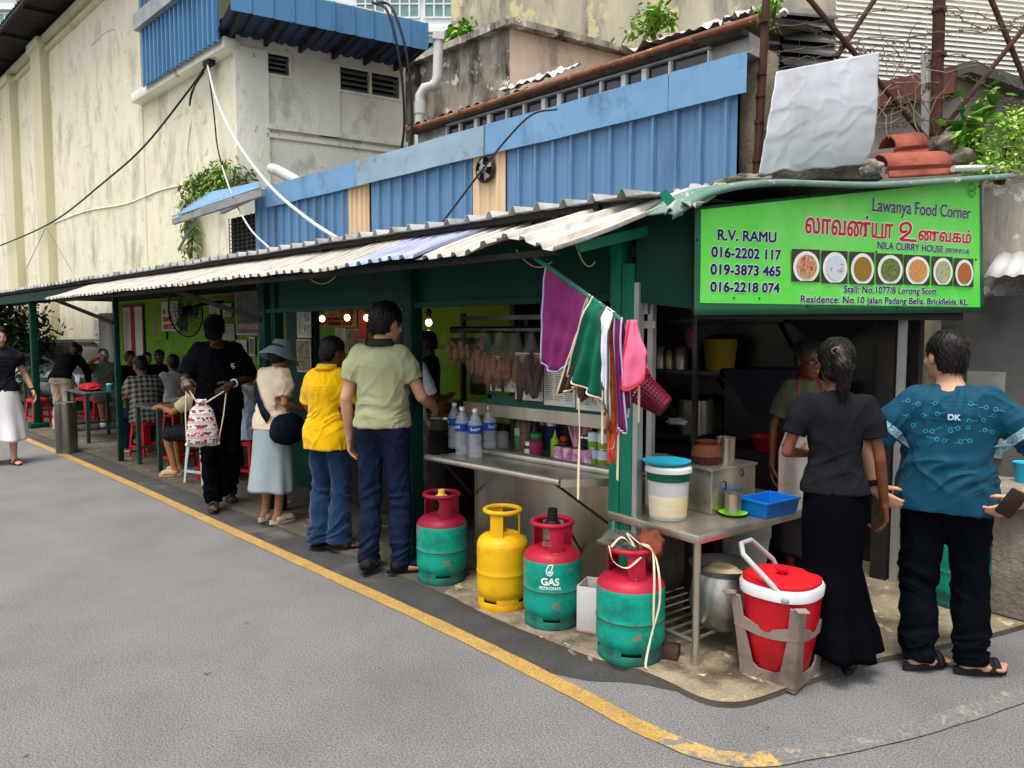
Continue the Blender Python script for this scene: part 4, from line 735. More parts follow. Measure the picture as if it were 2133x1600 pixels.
# ---- wooden baskets and plates pile left of the cart
wood = mat('old_wood', '8A6238', '6B4A2A', sc=9, rough=.7, streak=.3, dirt='3E2A18', dsc=5)
for i, (x, y, r, h, lb) in enumerate(((930, 845, .13, .1, 'upper brown clay bowl stacked left of the cart'), (915, 870, .16, .1, 'lower wide brown clay bowl stacked left of the cart'), (912, 905, .1, .12, 'brown clay pot on the counter behind the water bottles'))):
    p = onY(x, y, 4.3); lath('clay_bowl', lb, 'bowl', (p[0], 4.3, p[2]-h*.5), [('body', [(0, 0), (r*.7, 0), (r, h*.8), (r*1.06, h*.86), (r*1.06, h), (r*.95, h), (r*.65, h*.2), (0, h*.15)], mat('clay', '8A5A36', '6E4629', sc=8, rough=.8))])
mb = MB(); p = onY(925, 910, 4.3); mb.box((p[0]+.05, 4.45, .8), (.9, .5, .04)); mb.box((p[0]+.05, 4.65, .4), (.9, .04, .8)); tag(mb.build('side_counter', dark_steel, bev=.004), 'dark counter carrying clay bowls left of the serving cart', 'counter')
p = onY(925, 720, 4.9); mb = MB(); mb.box((p[0], 5.2, p[2]-.02), (.7, .35, .03)); sf = tag(mb.build('wooden_shelf', wood, bev=.004), 'rough wooden wall shelf on bright lime wall left of bread bags', 'shelf', kind='thing')
mb = MB(); mb.bar((p[0]+.1, 5.38, p[2]-.35), (p[0]+.1, 5.1, p[2]-.04), .03); mb.build('bracket', dark_steel, sf)
lath('wok', 'dark bowl resting on the wooden wall shelf', 'bowl', (p[0]+.05, 5.15, p[2]-.004), [('body', [(0, 0), (.1, .01), (.17, .07), (.18, .08), (.16, .07), (.09, .02), (0, .015)], flat('wok_blue', '18242C', rough=.4))])
# ---- bags of bread hanging from the rail
cling = mat('clear_film', 'A89C8A', 'D8D0C4', sc=16, rough=.1, alpha=.05, spec=1.0, bump=.02, bsc=30)
bread = mat('bread', '7A4C26', '40260F', sc=26, rough=.55, bump=.004, bsc=40, wear='3A2212', wsc=22, wlo=.58, det=3); bread2 = mat('bread_dark', '40251A', '2C1810', sc=8, rough=.6, bump=.003, bsc=30)
def breadbag(x, w, h, label, m, n, seed):
    t = thing('bread_bag', label, 'bread bag', (x, 3.40, 1.66), 0, 'clear bags of bread hanging from the cart rail'); rr = random.Random(seed)
    mb = MB(); N = 18; rings = []
    for k in range(9):
        f = k/8; z = -h*f; wid = w*(.12+.88*min(1, (f*1.9)**1.3)); wid = w*.10 if k == 0 else wid; d = wid*.42*(1 if f < .95 else .6)
        rings.append([V((wid*.5*math.cos(2*math.pi*q/N)*(1+.12*noise.noise(V((q*.9, k*.6, seed)))), d*.9*math.sin(2*math.pi*q/N)*(1+.25*noise.noise(V((q*.7, k*.7, seed+9))))-.0, z+.012*noise.noise(V((q*1.3, k, seed+3))))) for q in range(N)])
    mb.loft(rings); mb.build('bag', cling, t, ang=180)
    for q in range(n):
        x_ = (q-(n-1)/2)*w*.74/n; a = rr.uniform(-.28, .28); L_ = h*rr.uniform(.36, .54); R_ = min(w*.125, .026)*rr.uniform(.85, 1.2); mb = MB(); ring = []; M3 = Matrix.Rotation(a, 3, 'Y'); c0 = V((x_, -.03+.05*(q % 2), -h*rr.uniform(.56, .80)))
        for k in range(13):
            f = k/12; z = (f-.5)*L_; rr_ = R_*(1+.10*math.sin(f*19+q))*min(1, (math.sin(math.pi*min(max(f, .04), .96)))**.3)
            ring.append([c0+M3@V((rr_*math.cos(b)*(1+.16*noise.noise(V((b, z*14, seed+q)))), rr_*.75*math.sin(b)*(1+.2*noise.noise(V((b*1.3, z*18, seed-q)))), z+.008*noise.noise(V((b, k, seed))))) for b in np.linspace(0, 2*math.pi, 16, endpoint=False)])
        mb.loft(ring); mb.build('bread', m, t, ang=180)
    return t
def RX(px): return onY(px, 720, 3.42)[0]
breadbag(RX(966), .30, .24, 'wide bag of round brown bread at left end of the rail', bread, 7, 1)
breadbag(RX(1012), .22, .36, 'bag of pale rolls, second from left on the rail', bread, 7, 2)
breadbag(RX(1046), .24, .38, 'bag of bread showing green leaves, third from left on the rail', bread, 7, 3)
breadbag(RX(1082), .17, .40, 'narrow bag of long pale bread, just left of the dark bag', bread, 4, 4)
breadbag(RX(1228), .26, .42, 'bag of tan bread right of the purple towel, behind the aprons', bread, 7, 6)
for x_, w_, h_, lb_, m_, s_ in ((990, .2, .30, 'small bag of rolls squeezed between the two leftmost bread bags', bread, 11), (1030, .18, .42, 'long bag of brown sticks hanging behind the green leafed bag', bread2, 12), (1064, .2, .33, 'short bag of buns behind the narrow long bread bag', bread, 13), (1098, .16, .38, 'slim bag of dark rolls left of the dark brown bread bag', bread2, 14)): breadbag(RX(x_), w_, h_, lb_, m_, 5, s_).location.y += .05
breadbag(RX(1112), .22, .44, 'bag of long dark brown bread beside the purple towel', bread2, 7, 5)
# ---- clothes pole with towel and aprons
pole_a, pole_b = onD(1108, 532, 3.75), onD(1296, 668, 3.38); 
mb = MB(); mb.tube([pole_a, pole_b], .012, 8); tag(mb.build('clothes_pole', green_post), 'thin green pole slanting out from the green beam carrying towels', 'pole', kind='thing')
def onPole(t, dz=0.0): return lerp(pole_a, pole_b, t)+UPW*dz
PD = (pole_b-pole_a)/np.linalg.norm(pole_b-pole_a); PN = np.cross(PD, UPW); PN /= np.linalg.norm(PN); PN = PN if np.dot(PN, -pole_a) > 0 else -PN
def cloth_hang(name, label, cat, t0, t1, outline, m, seed, lay=.02, fold=.02, trim=None, nb_=16):
    """cloth hung over the pole: outline(u) gives the drop at u along the pole"""
    th = tag(empty(name, tuple(onPole((t0+t1)/2))), label, cat); mb = MB()
    def fn(u, v):
        t = t0+(t1-t0)*u; p = onPole(t)+UPW*.014; d, sh = outline(u); w = v*d
        return p-UPW*w+PD*sh*v+PN*(lay*min(1, v*6)+fold*v*math.sin(u*nb_+seed+v*1.5)+.01*noise.noise(V((u*5, v*5, seed))))
    mb.grid(fn, 28, 18)
    def fb(u, v):
        t = t0+(t1-t0)*u; p = onPole(t)+UPW*.014; d, sh = outline(u); w = v*d*.8
        return p-UPW*w+PD*sh*v*.7-PN*(lay*min(1, v*6)+fold*v*math.sin(u*9+seed))
    mb.grid(fb, 20, 10)
    W(mb, 'cloth', m, th, ang=180, solid=.004)
    if trim:
        mb = MB(); mb.tube([fn(k/28, 1)+PN*.003 for k in range(29)], .005, 6); mb.tube([fn(1, k/18)+PN*.003 for k in range(19)], .005, 6); mb.tube([fn(0, k/18)+PN*.003 for k in range(19)], .005, 6); W(mb, 'trim', trim, th, ang=180)
    return th, fn
purple = mat('purple_towel', '85356A', '6E2856', sc=9, rough=.95, bump=.003, bsc=160, spec=.1); lilac = flat('lilac_trim', 'A79AC0', rough=.8)
dkgreen = mat('apron_green', '0F6A52', '0C5A45', sc=5, rough=.7, spec=.2); tape_c = mat('cream_tape', 'E2CDB0', 'D2BB9C', sc=12, rough=.85); khaki = mat('khaki_cloth', '4E4A3E', '3F3C32', sc=6, rough=.85)
pink = mat('pink_cloth', 'DB6A8C', 'CF5B7C', sc=6, rough=.75); redt = flat('red_tape', 'C0202E', rough=.7); plum = mat('plum_cloth', '6B2258', '5A1C4A', sc=6, rough=.9); whitec = mat('white_cloth', 'D9DCE6', 'C6C9D6', sc=6, rough=.85)
cloth_hang('towel', 'large purple towel hung diagonally over the green pole', 'towel', .18, .66, lambda u: (.50-.12*u+.05*math.sin(u*3.1), -.10*u-.02), purple, 1, .015, .012, lilac)
cloth_hang('apron', 'khaki apron with pale trim hanging below the dark green apron', 'apron', .67, .78, lambda u: (.60-.15*u, -.22+.1*u), khaki, 7, .0, .02, tape_c)
cloth_hang('apron', 'dark green apron with cream piping on the green pole', 'apron', .70, .90, lambda u: (.46-.02*u, -.16+.14*u), dkgreen, 2, .03, .028, tape_c)
cloth_hang('apron', 'white cloth with dark trim beside the dark green apron', 'apron', .84, .93, lambda u: (.30+.22*u, .02), whitec, 3, .055, .015, khaki)
cloth_hang('cloth', 'plum cloth hanging under the pink apron at the post', 'cloth', .93, 1.0, lambda u: (.50, .05), plum, 5, .02, .012, lilac)
pkc = onD(1316, 728, 3.40); pk = thing('apron', 'pink apron with red binding bundled at the end of the pole', 'apron', tuple(pkc))
mb = MB(); rings = []
for k in range(17):
    f = k/16; z = .135-.27*f; w = .022+.05*min(1, f*1.6)**1.2; rings.append([V((math.cos(a)*w*(1+.34*math.sin(a*5+f*4)*f+.35*noise.noise(V((math.cos(a)*1.5, math.sin(a)*1.5, f*3)))), math.sin(a)*w*.8*(1+.35*math.sin(a*4+1)*f), z+.05*math.sin(a*2+1)*f*f)) for a in np.linspace(0, 2*math.pi, 40, endpoint=False)])
mb.loft(rings, cap=False); mb.build('cloth', pink, pk, ang=180, solid=.004)
mb = MB(); mb.tube(rings[-1]+[rings[-1][0]], .006, 6, cap=False); mb.tube([r[30] for r in rings], .005, 6); mb.build('binding', redt, pk)
mb = MB(); mb.ell((0, 0, -.10), (.055, .04, .055), 14); mb.build('lining', whitec, pk)
def tie(label, pts, m, w=.012, name='apron_tie'):
    P = spline(pts, 6); mb = MB(); rings = []
    for i, p in enumerate(P):
        p = np.array(p); a = .5*math.sin(i*.35); x = PD*math.cos(a)+PN*math.sin(a); y = PN*math.cos(a)-PD*math.sin(a); rings.append([tuple(p+x*w/2+y*.001), tuple(p-x*w/2+y*.001), tuple(p-x*w/2-y*.001), tuple(p+x*w/2-y*.001)])
    mb.loft(rings); return tag(mb.build(name, m, ang=60), label, 'apron tie', 'apron ties dangling beside the post')
D0 = 3.42
def TP(*pts, d=D0): return [onD(x, y, d) for x, y in pts]
tie('longest cream tie hanging straight down past the cart shelf', TP((1205, 830), (1207, 900), (1205, 980), (1204, 1040)), tape_c)
tie('cream tie falling from the white cloth to the can stack', TP((1262, 680), (1258, 760), (1255, 850), (1254, 925)), tape_c)
tie('cream tie crossing in front of the green post, knotted low', TP((1280, 690), (1276, 780), (1274, 870), (1278, 925), (1270, 935)), tape_c, .014)
tie('cream tie running down the post face to its worn paint', TP((1292, 700), (1290, 800), (1288, 900), (1286, 1000)), tape_c)
tie('red tie on the left edge of the post', TP((1298, 670), (1294, 760), (1290, 850), (1286, 900), (1272, 920), (1268, 965)), redt, .014)
tie('cream tie looped right of the pink apron', TP((1312, 670), (1330, 700), (1331, 800), (1330, 880)), tape_c)
tie('short cream loop under the plum cloth', TP((1304, 790), (1300, 840), (1307, 870), (1312, 830), (1309, 790)), tape_c, .01)
tie('cream tie strung sideways below the khaki apron', TP((1240, 830), (1262, 860), (1275, 885), (1286, 900)), tape_c, .01)
fl = cloth_hang('apron', 'red and yellow patterned cloth behind the apron ties', 'apron', .85, .93, lambda u: (.70, .0), mat('red_print', 'B0282A', 'C97A2A', sc=18, rough=.8, det=2), 8, -.01, .012)
# maroon basket
bk = thing('basket', 'maroon plastic mesh basket hung tilted beside the post', 'basket', tuple(onD(1357, 827, 3.62))); bk.rotation_euler = (0.25, -.95, 0)
maroon = mat('maroon_plastic', '6E1630', '5E1128', sc=8, rough=.4)
mb = MB(); n = 26
for k in range(9):
    z = -.075+.15*k/8; r = .052+.026*k/8; mb.lathe([(r-.002, z-.004), (r+.002, z-.004), (r+.002, z+.004), (r-.002, z+.004)], n, cap=False)
for k in range(n): a = 2*math.pi*k/n; mb.bar((.052*math.cos(a), .052*math.sin(a), -.078), (.079*math.cos(a), .079*math.sin(a), .075), .006)
mb.lathe([(.0, -.085), (.052, -.085), (.054, -.06), (.05, -.06), (.0, -.078)], n); mb.build('mesh_body', maroon, bk)
mb = MB(); mb.lathe([(.078, .07), (.088, .072), (.088, .082), (.078, .082)], 28, cap=False); mb.build('rim', maroon, bk)
mb = MB(); mb.lathe([(.0, -.06), (.056, -.05), (.068, .03), (.0, .04)], 20); mb.build('lining', plum, bk)

lath('jar', 'dark brown sauce bottle with red cap standing behind the magenta label jar', 'bottle', (onC(1102, 940)[0], 3.72, .832), [('body', [(0, 0), (.03, 0), (.03, .13), (.012, .17), (.012, .2), (0, .2)], flat('sauce_dark', '1E120C', rough=.2)), ('cap', [(0, .2), (.015, .2), (.015, .225), (0, .225)], flat('cap_red', 'A8202A', rough=.4))])
lath('tin', 'blue biscuit tin in the shadow at the back of the cart counter', 'tin', (onC(1155, 930)[0], 3.92, .832), [('body', [(0, 0), (.09, 0), (.09, .16), (0, .16)], flat('tin_blue', '24406E', rough=.4)), ('lid', [(0, .16), (.093, .16), (.09, .18), (0, .18)], tin)])
lath('pot', 'steel pot in the shadow behind the soft drink bottle', 'pot', (onC(1070, 930)[0], 3.95, .832), [('body', [(0, 0), (.1, 0), (.1, .15), (.11, .155), (.095, .15), (.09, .01), (0, .01)], steel_d)])
lath('jar', 'round jar of yellow pickles between two shadowed tins', 'jar', (onC(1110, 930)[0], 3.86, .832), [('body', [(0, 0), (.05, 0), (.055, .1), (.045, .13), (0, .13)], mat('jar_yellow', 'A8842A', '8A6A1E', sc=30, rough=.3)), ('lid', [(0, .13), (.047, .13), (.047, .155), (0, .155)], or_lid)])
lath('tin', 'dark tall tea tin at right end of the shadowed cart counter', 'tin', (onC(1225, 930)[0], 3.9, .832), [('body', [(0, 0), (.06, 0), (.06, .2), (0, .2)], flat('tin_maroon', '3A1218', rough=.4)), ('lid', [(0, .2), (.062, .2), (.06, .22), (0, .22)], tin)])
for i, (x, y, lb) in enumerate(((948, 862, 'flat rim of woven tray lying on the clay bowls'), (900, 838, 'small upturned clay dish left of the bowl stack'))):
    p = onY(x, y, 4.28); lath('clay_dish', lb, 'dish', (p[0], 4.28, p[2]-.03), [('body', [(0, 0), (.08, 0), (.12, .035), (.125, .045), (.11, .04), (.07, .01), (0, .01)], MATS['clay'])])
# ================= gas cylinders
teal = mat('cyl_teal', '0E9A84', '0B8874', sc=4, rough=.45, bump=.0015, bsc=50, dirt='0C6A5C', dsc=7, damt=.75, dlo=.48, wear='7D7068', wsc=10, wlo=.59)
cyl_red = mat('cyl_red', 'B21F38', 'A01A32', sc=5, rough=.45, dirt='7C1226', dsc=8, damt=.5, wear='B7827F', wsc=32, wlo=.66)
maroon_p = mat('cyl_maroon', '8A1830', '7A142A', sc=5, rough=.45, wear='8E6A6A', wsc=20, wlo=.68)
cyl_yel = mat('cyl_yellow', 'E0AE18', 'D4A214', sc=4, rough=.4, dirt='A87A14', dsc=6, damt=.5, wear='4A3418', wsc=14, wlo=.655)
rustd = mat('foot_dirt', '0F7766', '2E4A42', sc=7, rough=.8, dirt='2A2622', dsc=6)
brass = mat('brass', 'B99A4A', '9C7F38', sc=9, rough=.35, metal=1); rubber = flat('rubber_black', '121212', rough=.6)
m_seam = mat('seam_rust', '1E4A40', '5E4A3E', sc=16, rough=.7)
def cylinder(label, px, py, r, h, m_body, m_top, m_collar, m_foot, rz, valve):
    p = onZ(px, py, .025); c = thing('gas_cylinder', label, 'gas cylinder', (p[0], p[1], .025), rz)
    zt = h*.725
    mb = MB(); prof = [(r*.80, .05), (r*.93, .07), (r, .105)]
    zc = h*.36; prof += [(r, .125), (r, zc-.03), (r, zc-.012), (r*1.012, zc-.006), (r*1.012, zc+.006), (r, zc+.012), (r, zc+.03), (r, h*.60), (r*.998, h*.615), (r*.985, h*.635)]
    prof_top = [(r*.987, h*.633), (r*.93, h*.672), (r*.80, h*.703), (r*.55, zt+.004), (0.001, zt+.012)]
    mb.lathe([(0, .045)]+prof, 48, cap=False); body = mb.build('body', m_body, c, ang=50)
    mb = MB(); mb.lathe([(r*1.005, zc-.007), (r*1.016, zc-.003), (r*1.016, zc+.003), (r*1.005, zc+.007)], 48, cap=False); mb.build('weld_seam', m_seam if m_body is teal else m_body, c)
    mb = MB(); mb.lathe(prof_top, 48, cap=False); mb.build('shoulder', m_top, c, ang=60)
    mb = MB(); mb.lathe([(r*.86, 0), (r*.93, .0), (r*.95, .008), (r*.95, .045), (r*.93, .05)], 48, cap=False)
    for k in range(4):
        a0 = k*math.pi/2+.3; n = 8
        for (z0, z1) in ((.048, .085),): 
            vs = []
            for q in range(n+1):
                a = a0+.95*q/n
                for rr, z in ((r*.955, z0), (r*.935, z1), (r*.90, z1), (r*.92, z0)): vs.append((rr*math.cos(a), rr*math.sin(a), z))
            mb.add(vs, [(q*4+j, q*4+(j+1) % 4, q*4+4+(j+1) % 4, q*4+4+j) for q in range(n) for j in range(4)]+[(0, 1, 2, 3), (n*4+3, n*4+2, n*4+1, n*4)])
    mb.build('foot_ring', m_foot, c, ang=50)
    rc = r*.68; zr = h*.955; mb = MB(); N = 40
    mb.tube([(rc*math.cos(2*math.pi*k/N), rc*math.sin(2*math.pi*k/N), zr) for k in range(N+1)], .014, 10, cap=False)
    for a0, w in ((-1.75, .75), (.2, .75), (2.1, .75)):
        vs = []; n = 8
        for q in range(n+1):
            a = a0+w*q/n
            for z, rr in ((zt-.035, rc*1.04), (zr, rc*1.02), (zr, rc*.97), (zt-.035, rc*.98)): vs.append((rr*math.cos(a), rr*math.sin(a), z))
        mb.add(vs, [(q*4+j, q*4+(j+1) % 4, q*4+4+(j+1) % 4, q*4+4+j) for q in range(n) for j in range(4)]+[(3, 2, 1, 0), (n*4, n*4+1, n*4+2, n*4+3)])
    mb.build('collar', m_collar, c, ang=50)
    mb = MB(); mb.lathe([(.025, zt), (.025, zt+.04), (.016, zt+.045), (.016, zt+.08), (.022, zt+.085), (.022, zt+.11), (0, zt+.112)], 16); mb.tube([(0, 0, zt+.06), (.0, -.06, zt+.06)], .012, 10); vv = mb.build('valve', brass, c)
    if valve == 'black': mb = MB(); mb.lathe([(.0, zr+.075), (.026, zr+.075), (.03, zr+.01), (.045, zr-.005), (.045, zr-.03), (0, zr-.03)], 18); mb.build('regulator', rubber, c)
    if valve == 'yellow': mb = MB(); mb.lathe([(0, zr+.03), (.022, zr+.03), (.024, zr), (.05, zr-.015), (.05, zr-.03), (0, zr-.03)], 18); mb.build('regulator', flat('reg_yellow', 'D9C05A', rough=.5), c)
    if valve == 'blue': mb = MB(); mb.tube([(0, -.03, zt+.09), (.01, -.07, zt+.05)], .014, 10); mb.ell((.012, -.08, zt+.045), (.018, .008, .018), 10); mb.build('seal_tag', flat('seal_blue', '2A5FA8', rough=.4), c)
    return c, r, h, body
CYL = {}
fc_ang = lambda px: math.atan2(*(np.array(onD(px, 1200, 3))[:2]*-1)[::-1])+math.pi/2
cylinder('teal gas cylinder with maroon shoulder and yellow valve cap, nearest the sage shirt man', 921, 1205, .165, .59, teal, maroon_p, maroon_p, rustd, fc_ang(921)+.05, 'yellow')
cylinder('all yellow gas cylinder between the two teal ones', 1047, 1259, .153, .60, cyl_yel, cyl_yel, cyl_yel, cyl_yel, fc_ang(1047)-.55, 'blue')
c3, r3, h3, _ = cylinder('teal gas cylinder with white lettering and black regulator on red collar', 1150, 1294, .162, .595, teal, cyl_red, cyl_red, rustd, fc_ang(1150), 'black')
cylinder('largest front teal gas cylinder draped with rags, by the steel table', 1312, 1362, .171, .578, teal, cyl_red, cyl_red, rustd, fc_ang(1312)+.06, 'none')
mb = MB()
def on_cyl(x, z, lift=.0012): a = x/r3; return ((r3+lift)*math.sin(a), -(r3+lift)*math.cos(a), z)
for body, zz, size, o in (('GAS', .262, .054, .022), ('PETRONAS', .236, .024, .012)):
    vs, fs_ = text_mesh(body, size, o*size*1.2, 'CENTER'); mb.add([on_cyl(x-.012, zz+y) for x, y in vs], fs_)
mb.build('lettering', white_ink, c3)
mb = MB()
def ribbon(pts, w):
    P = spline(pts, 6); L_ = []
    for i, p in enumerate(P):
        a, b = np.array(P[max(i-1, 0)]), np.array(P[min(i+1, len(P)-1)]); d = (b-a)/max(np.linalg.norm(b-a), 1e-9); n = np.array((-d[1], d[0]))*w/2; L_.append([on_cyl(p[0]+n[0]-.012, p[1]+n[1]), on_cyl(p[0]-n[0]-.012, p[1]-n[1])])
    mb.loft(L_, closed=False)
ribbon([(.016, .372), (-.004, .372), (-.012, .36), (-.02, .338), (-.012, .318), (.004, .316), (.013, .33), (.008, .346), (.016, .372)], .006)
mb.poly([on_cyl(-.002+.009*math.cos(a)-.012, .332+.009*math.sin(a)) for a in np.linspace(0, 6.28, 20, endpoint=False)])
mb.build('emblem', white_ink, c3)
mb = MB(); vs, fs_ = text_mesh('14\nKG', .038, .001, 'CENTER'); rc3 = r3*.68*1.04+.002
mb.add([(rc3*math.sin((x-.03)/rc3), -rc3*math.cos((x-.03)/rc3), .497+y) for x, y in vs], fs_); mb.build('stamp', flat('stamp_grey', '7C6A5A', rough=.7), c3)
# hose from the third cylinder
hose_m = flat('hose_brown', '6B4A3A', rough=.5)
mb = MB(); mb.tube(spline([onD(1152, 1095, 4.2), onD(1180, 1100, 4.3), onD(1200, 1130, 4.45), onD(1222, 1170, 4.5), onD(1240, 1215, 4.5)], 6), .008, 8); tag(mb.build('gas_hose', hose_m), 'brown gas hose leaving the lettered cylinder towards the cart', 'hose')
# rags on the front cylinder, block behind, white container
p4 = onZ(1312, 1362, .025)
def blobcloth(name, label, c, r, m, seed, cat, amp=1.0):
    mb = MB(); n = 40; rings = []
    for i in range(21):
        t = -math.pi/2+math.pi*i/20
        rings.append([V(c)+V((math.cos(t)*math.cos(a)*r[0], math.cos(t)*math.sin(a)*r[1], math.sin(t)*r[2]))*(1+amp*.4*noise.noise(V((math.cos(a)*1.8*math.cos(t)+seed, math.sin(a)*1.8*math.cos(t), math.sin(t)*1.6)))+amp*.2*noise.noise(V((math.cos(a)*6+seed, math.sin(a)*6, t*5)))) for a in np.linspace(0, 2*math.pi, n, endpoint=False)])
    mb.loft(rings); o = tag(mb.build(name, m, ang=180), label, cat); return o
rag_g = mat('rag_green', '5E6454', '4B5145', sc=6, rough=.9, bump=.004, bsc=40); rag_r = mat('rag_rust', '8A4A35', '733A2A', sc=6, rough=.9, bump=.004, bsc=40)
blobcloth('rag', 'grey green cloth bundle lying in the front cylinder collar', (p4[0]-.05, p4[1]-.03, .60), (.10, .09, .05), rag_g, 2, 'rag')
blobcloth('rag', 'rust brown cloth draped over the right of the front cylinder collar', (p4[0]+.075, p4[1]+.05, .585), (.07, .085, .07), rag_r, 8, 'rag')
cr, cf = np.array(RT), np.array(FH)
def CP(dx, dz, dy=-.175): q = p4+cr*dx+cf*dy; return (q[0], q[1], dz)
tie('cream tie hanging in front of the largest teal cylinder, longer end on ground', [CP(.03, .62, -.1), CP(.085, .59, -.13), CP(.105, .5), CP(.11, .35), CP(.075, .2), CP(.045, .06, -.19), CP(.06, .035, -.2)], tape_c, .012)
tie('short cream tie down the right side of the largest teal cylinder', [CP(.04, .62, -.1), CP(.08, .6, -.12), CP(.085, .5, -.165), CP(.083, .3, -.172), CP(.081, .2, -.173)], tape_c, .012)
tie('cream tie coiled on the grey green rag', [CP(-.11, .60, -.08), CP(-.06, .65, -.09), CP(-.01, .62, -.14), CP(-.03, .66, -.06), CP(.02, .63, -.13)], tape_c, .012)
tie('cream tie looped through the front cylinder collar', [CP(-.12, .60, -.07), CP(-.105, .54, -.12), CP(-.04, .51, -.13), CP(.03, .56, -.12)], tape_c, .010)
pb_ = onZ(1378, 1378, .025); mb = MB(); mb.box((pb_[0]-.03, pb_[1]+.06, .055), (.16, .1, .06), .4, bev=.006); tag(mb.build('wood_block', mat('wet_wood', '4A3A2E', '33281F', sc=12, rough=.8)), 'dark wooden block wedged behind the front teal cylinder', 'block')
pw = onZ(1232, 1318, .025)
wp = thing('plastic_tub', 'open white plastic tub with pinkish base between two teal cylinders', 'tub', (pw[0], pw[1]+.07, .025), .35)
mb = MB(); mb.box((0, -.085, .13), (.2, .006, .25), bev=.002); mb.box((0, .085, .13), (.2, .006, .25), bev=.002); mb.box((-.1, 0, .13), (.006, .17, .25), bev=.002); mb.box((.1, 0, .13), (.006, .17, .25), bev=.002); mb.box((0, 0, .03), (.2, .17, .008)); mb.build('body', mat('cloudy_plastic', 'CFCBC6', 'C2BDB7', sc=5, rough=.45), wp)
mb = MB(); mb.box((0, 0, .015), (.205, .18, .028), bev=.008); mb.build('base_stain', mat('pink_stain', 'B58A88', 'C2A5A2', sc=8, rough=.5), wp)
# ================= steel table
TZ = .665
tA, tB, tC = onZ(1455, 1122, TZ), onZ(1330, 1087, TZ), onZ(1668, 1078, TZ)
u1 = (tB-tA); L1 = .62; u1 = u1/np.linalg.norm(u1); u2 = np.array((-u1[1], u1[0], 0)); u2 = u2 if np.dot(u2, tC-tA) > 0 else -u2
L2 = 1.15
trz = math.atan2(u2[1], u2[0]); tb = thing('steel_table', 'stainless steel work table at the stall corner', 'table', (tA[0], tA[1], .025), trz)
# local x along u2 (right edge), local y along +-u1
sg = 1 if np.dot(np.array((-u2[1], u2[0], 0)), u1) > 0 else -1
mb = MB(); mb.box((L2/2, sg*L1/2, TZ-.035), (L2, L1, .045), bev=.005); mb.build('table_top', steel, tb)
for x, y in ((.03, .03), (.03, L1-.03), (L2-.03, .03), (L2-.03, L1-.03)):
    mb = MB(); mb.tube([(x, sg*y, 0), (x, sg*y, TZ-.06)], .019, 14); mb.build('leg', steel, tb)
mb = MB()
for y in np.linspace(.05, L1-.05, 8): mb.tube([(.03, sg*y, .12), (L2-.03, sg*y, .12)], .008, 8)
for x in (.03, L2-.03): mb.tube([(x, sg*.03, .115), (x, sg*(L1-.03), .115)], .011, 8)
mb.build('shelf_rack', steel, tb)
def onT(px, py): return onZ(px, py, TZ+.012)
TT = TZ+.0135
# bucket with lid
p = onT(1380, 1082); bkt = thing('bucket', 'translucent bucket half full of batter with green rim and white lid', 'bucket', (p[0], p[1]+.05, TT))
mb = MB(); mb.lathe([(0, 0), (.098, 0), (.101, .006), (.112, .215), (.1115, .22)], 40, cap=False); mb.build('body', mat('bucket_plastic', 'C9CCC8', 'BCC0BC', sc=3, rough=.4), bkt)
mb = MB(); mb.lathe([(.1022, .02), (.1075, .115), (.1076, .135)], 40, cap=False); mb.build('contents', mat('batter', 'E4DFC9', 'DDB75A', sc=5, rough=.5, aniso=(.5, .5, 2)), bkt)
mb = MB(); mb.lathe([(.1125, .21), (.117, .21), (.119, .26), (.112, .26)], 40); mb.build('rim_band', gr_lid2 if 'gr_lid2' in globals() else mat('rim_green', '0F5A40', '0C4D36', sc=4, rough=.4), bkt)
mb = MB(); mb.lathe([(0, .285), (.115, .285), (.126, .275), (.127, .255), (.12, .255), (0, .256)], 40); mb.build('lid', paint_white, bkt); bkt.scale = (.95, .95, .97)
p_ = (p[0]-.02, p[1]+.06, TT+.2785); lath('plate', 'turquoise plastic plate lying on top of the bucket lid', 'plate', p_, [('body', [(0, 0), (.09, 0), (.125, .016), (.128, .02), (.12, .018), (.085, .006), (0, .006)], mat('turq_plastic', '2FB3D2', '29A6C6', sc=4, rough=.35))])
# steel lidded box
p = onT(1445, 1068); sb_ = thing('steel_box', 'square stainless steel box behind the batter bucket', 'box', (p[0]+.0, p[1]+.22, TT), trz)
mb = MB(); mb.box((0, 0, .115), (.38, .26, .23), bev=.006); mb.build('body', steel, sb_)
mb = MB(); mb.box((0, 0, .236), (.395, .275, .014), bev=.003); mb.build('lid', steel, sb_)
for pts_ in ([(-.1, -.135, .17), (-.1, -.15, .17), (-.1, -.15, .13), (-.1, -.135, .13)], [(.06, -.135, .22), (.06, -.145, .2), (.06, -.135, .18)]): mb = MB(); mb.tube(pts_, .005, 6); mb.build('handle', dark_steel, sb_)
sbz = TT+.243
lath('pot', 'small steel pot on the steel box, right of the clay pot', 'pot', (sb_.location[0]+.09*math.cos(trz), sb_.location[1]+.09*math.sin(trz), sbz), [('body', [(0, 0), (.05, 0), (.052, .13), (.055, .135), (.048, .135), (.046, .01), (0, .01)], steel)])
lath('clay_pot', 'round brown clay pot on the steel box', 'pot', (sb_.location[0]-.09*math.cos(trz), sb_.location[1]-.09*math.sin(trz)+.02, sbz), [('body', [(0, 0), (.06, 0), (.088, .05), (.075, .095), (.05, .11), (.062, .13), (.05, .13), (.045, .1), (0, .02)], mat('clay_red', '6E3A28', '57301F', sc=7, rough=.6))])
mb = MB(); q = V(sb_.location)+V((0, -.05, .25)); mb.bar(q, q+V((.05, .02, .15)), .025, .012); tag(mb.build('ladle', wood), 'wooden ladle leaning between clay pot and small steel pot', 'ladle')
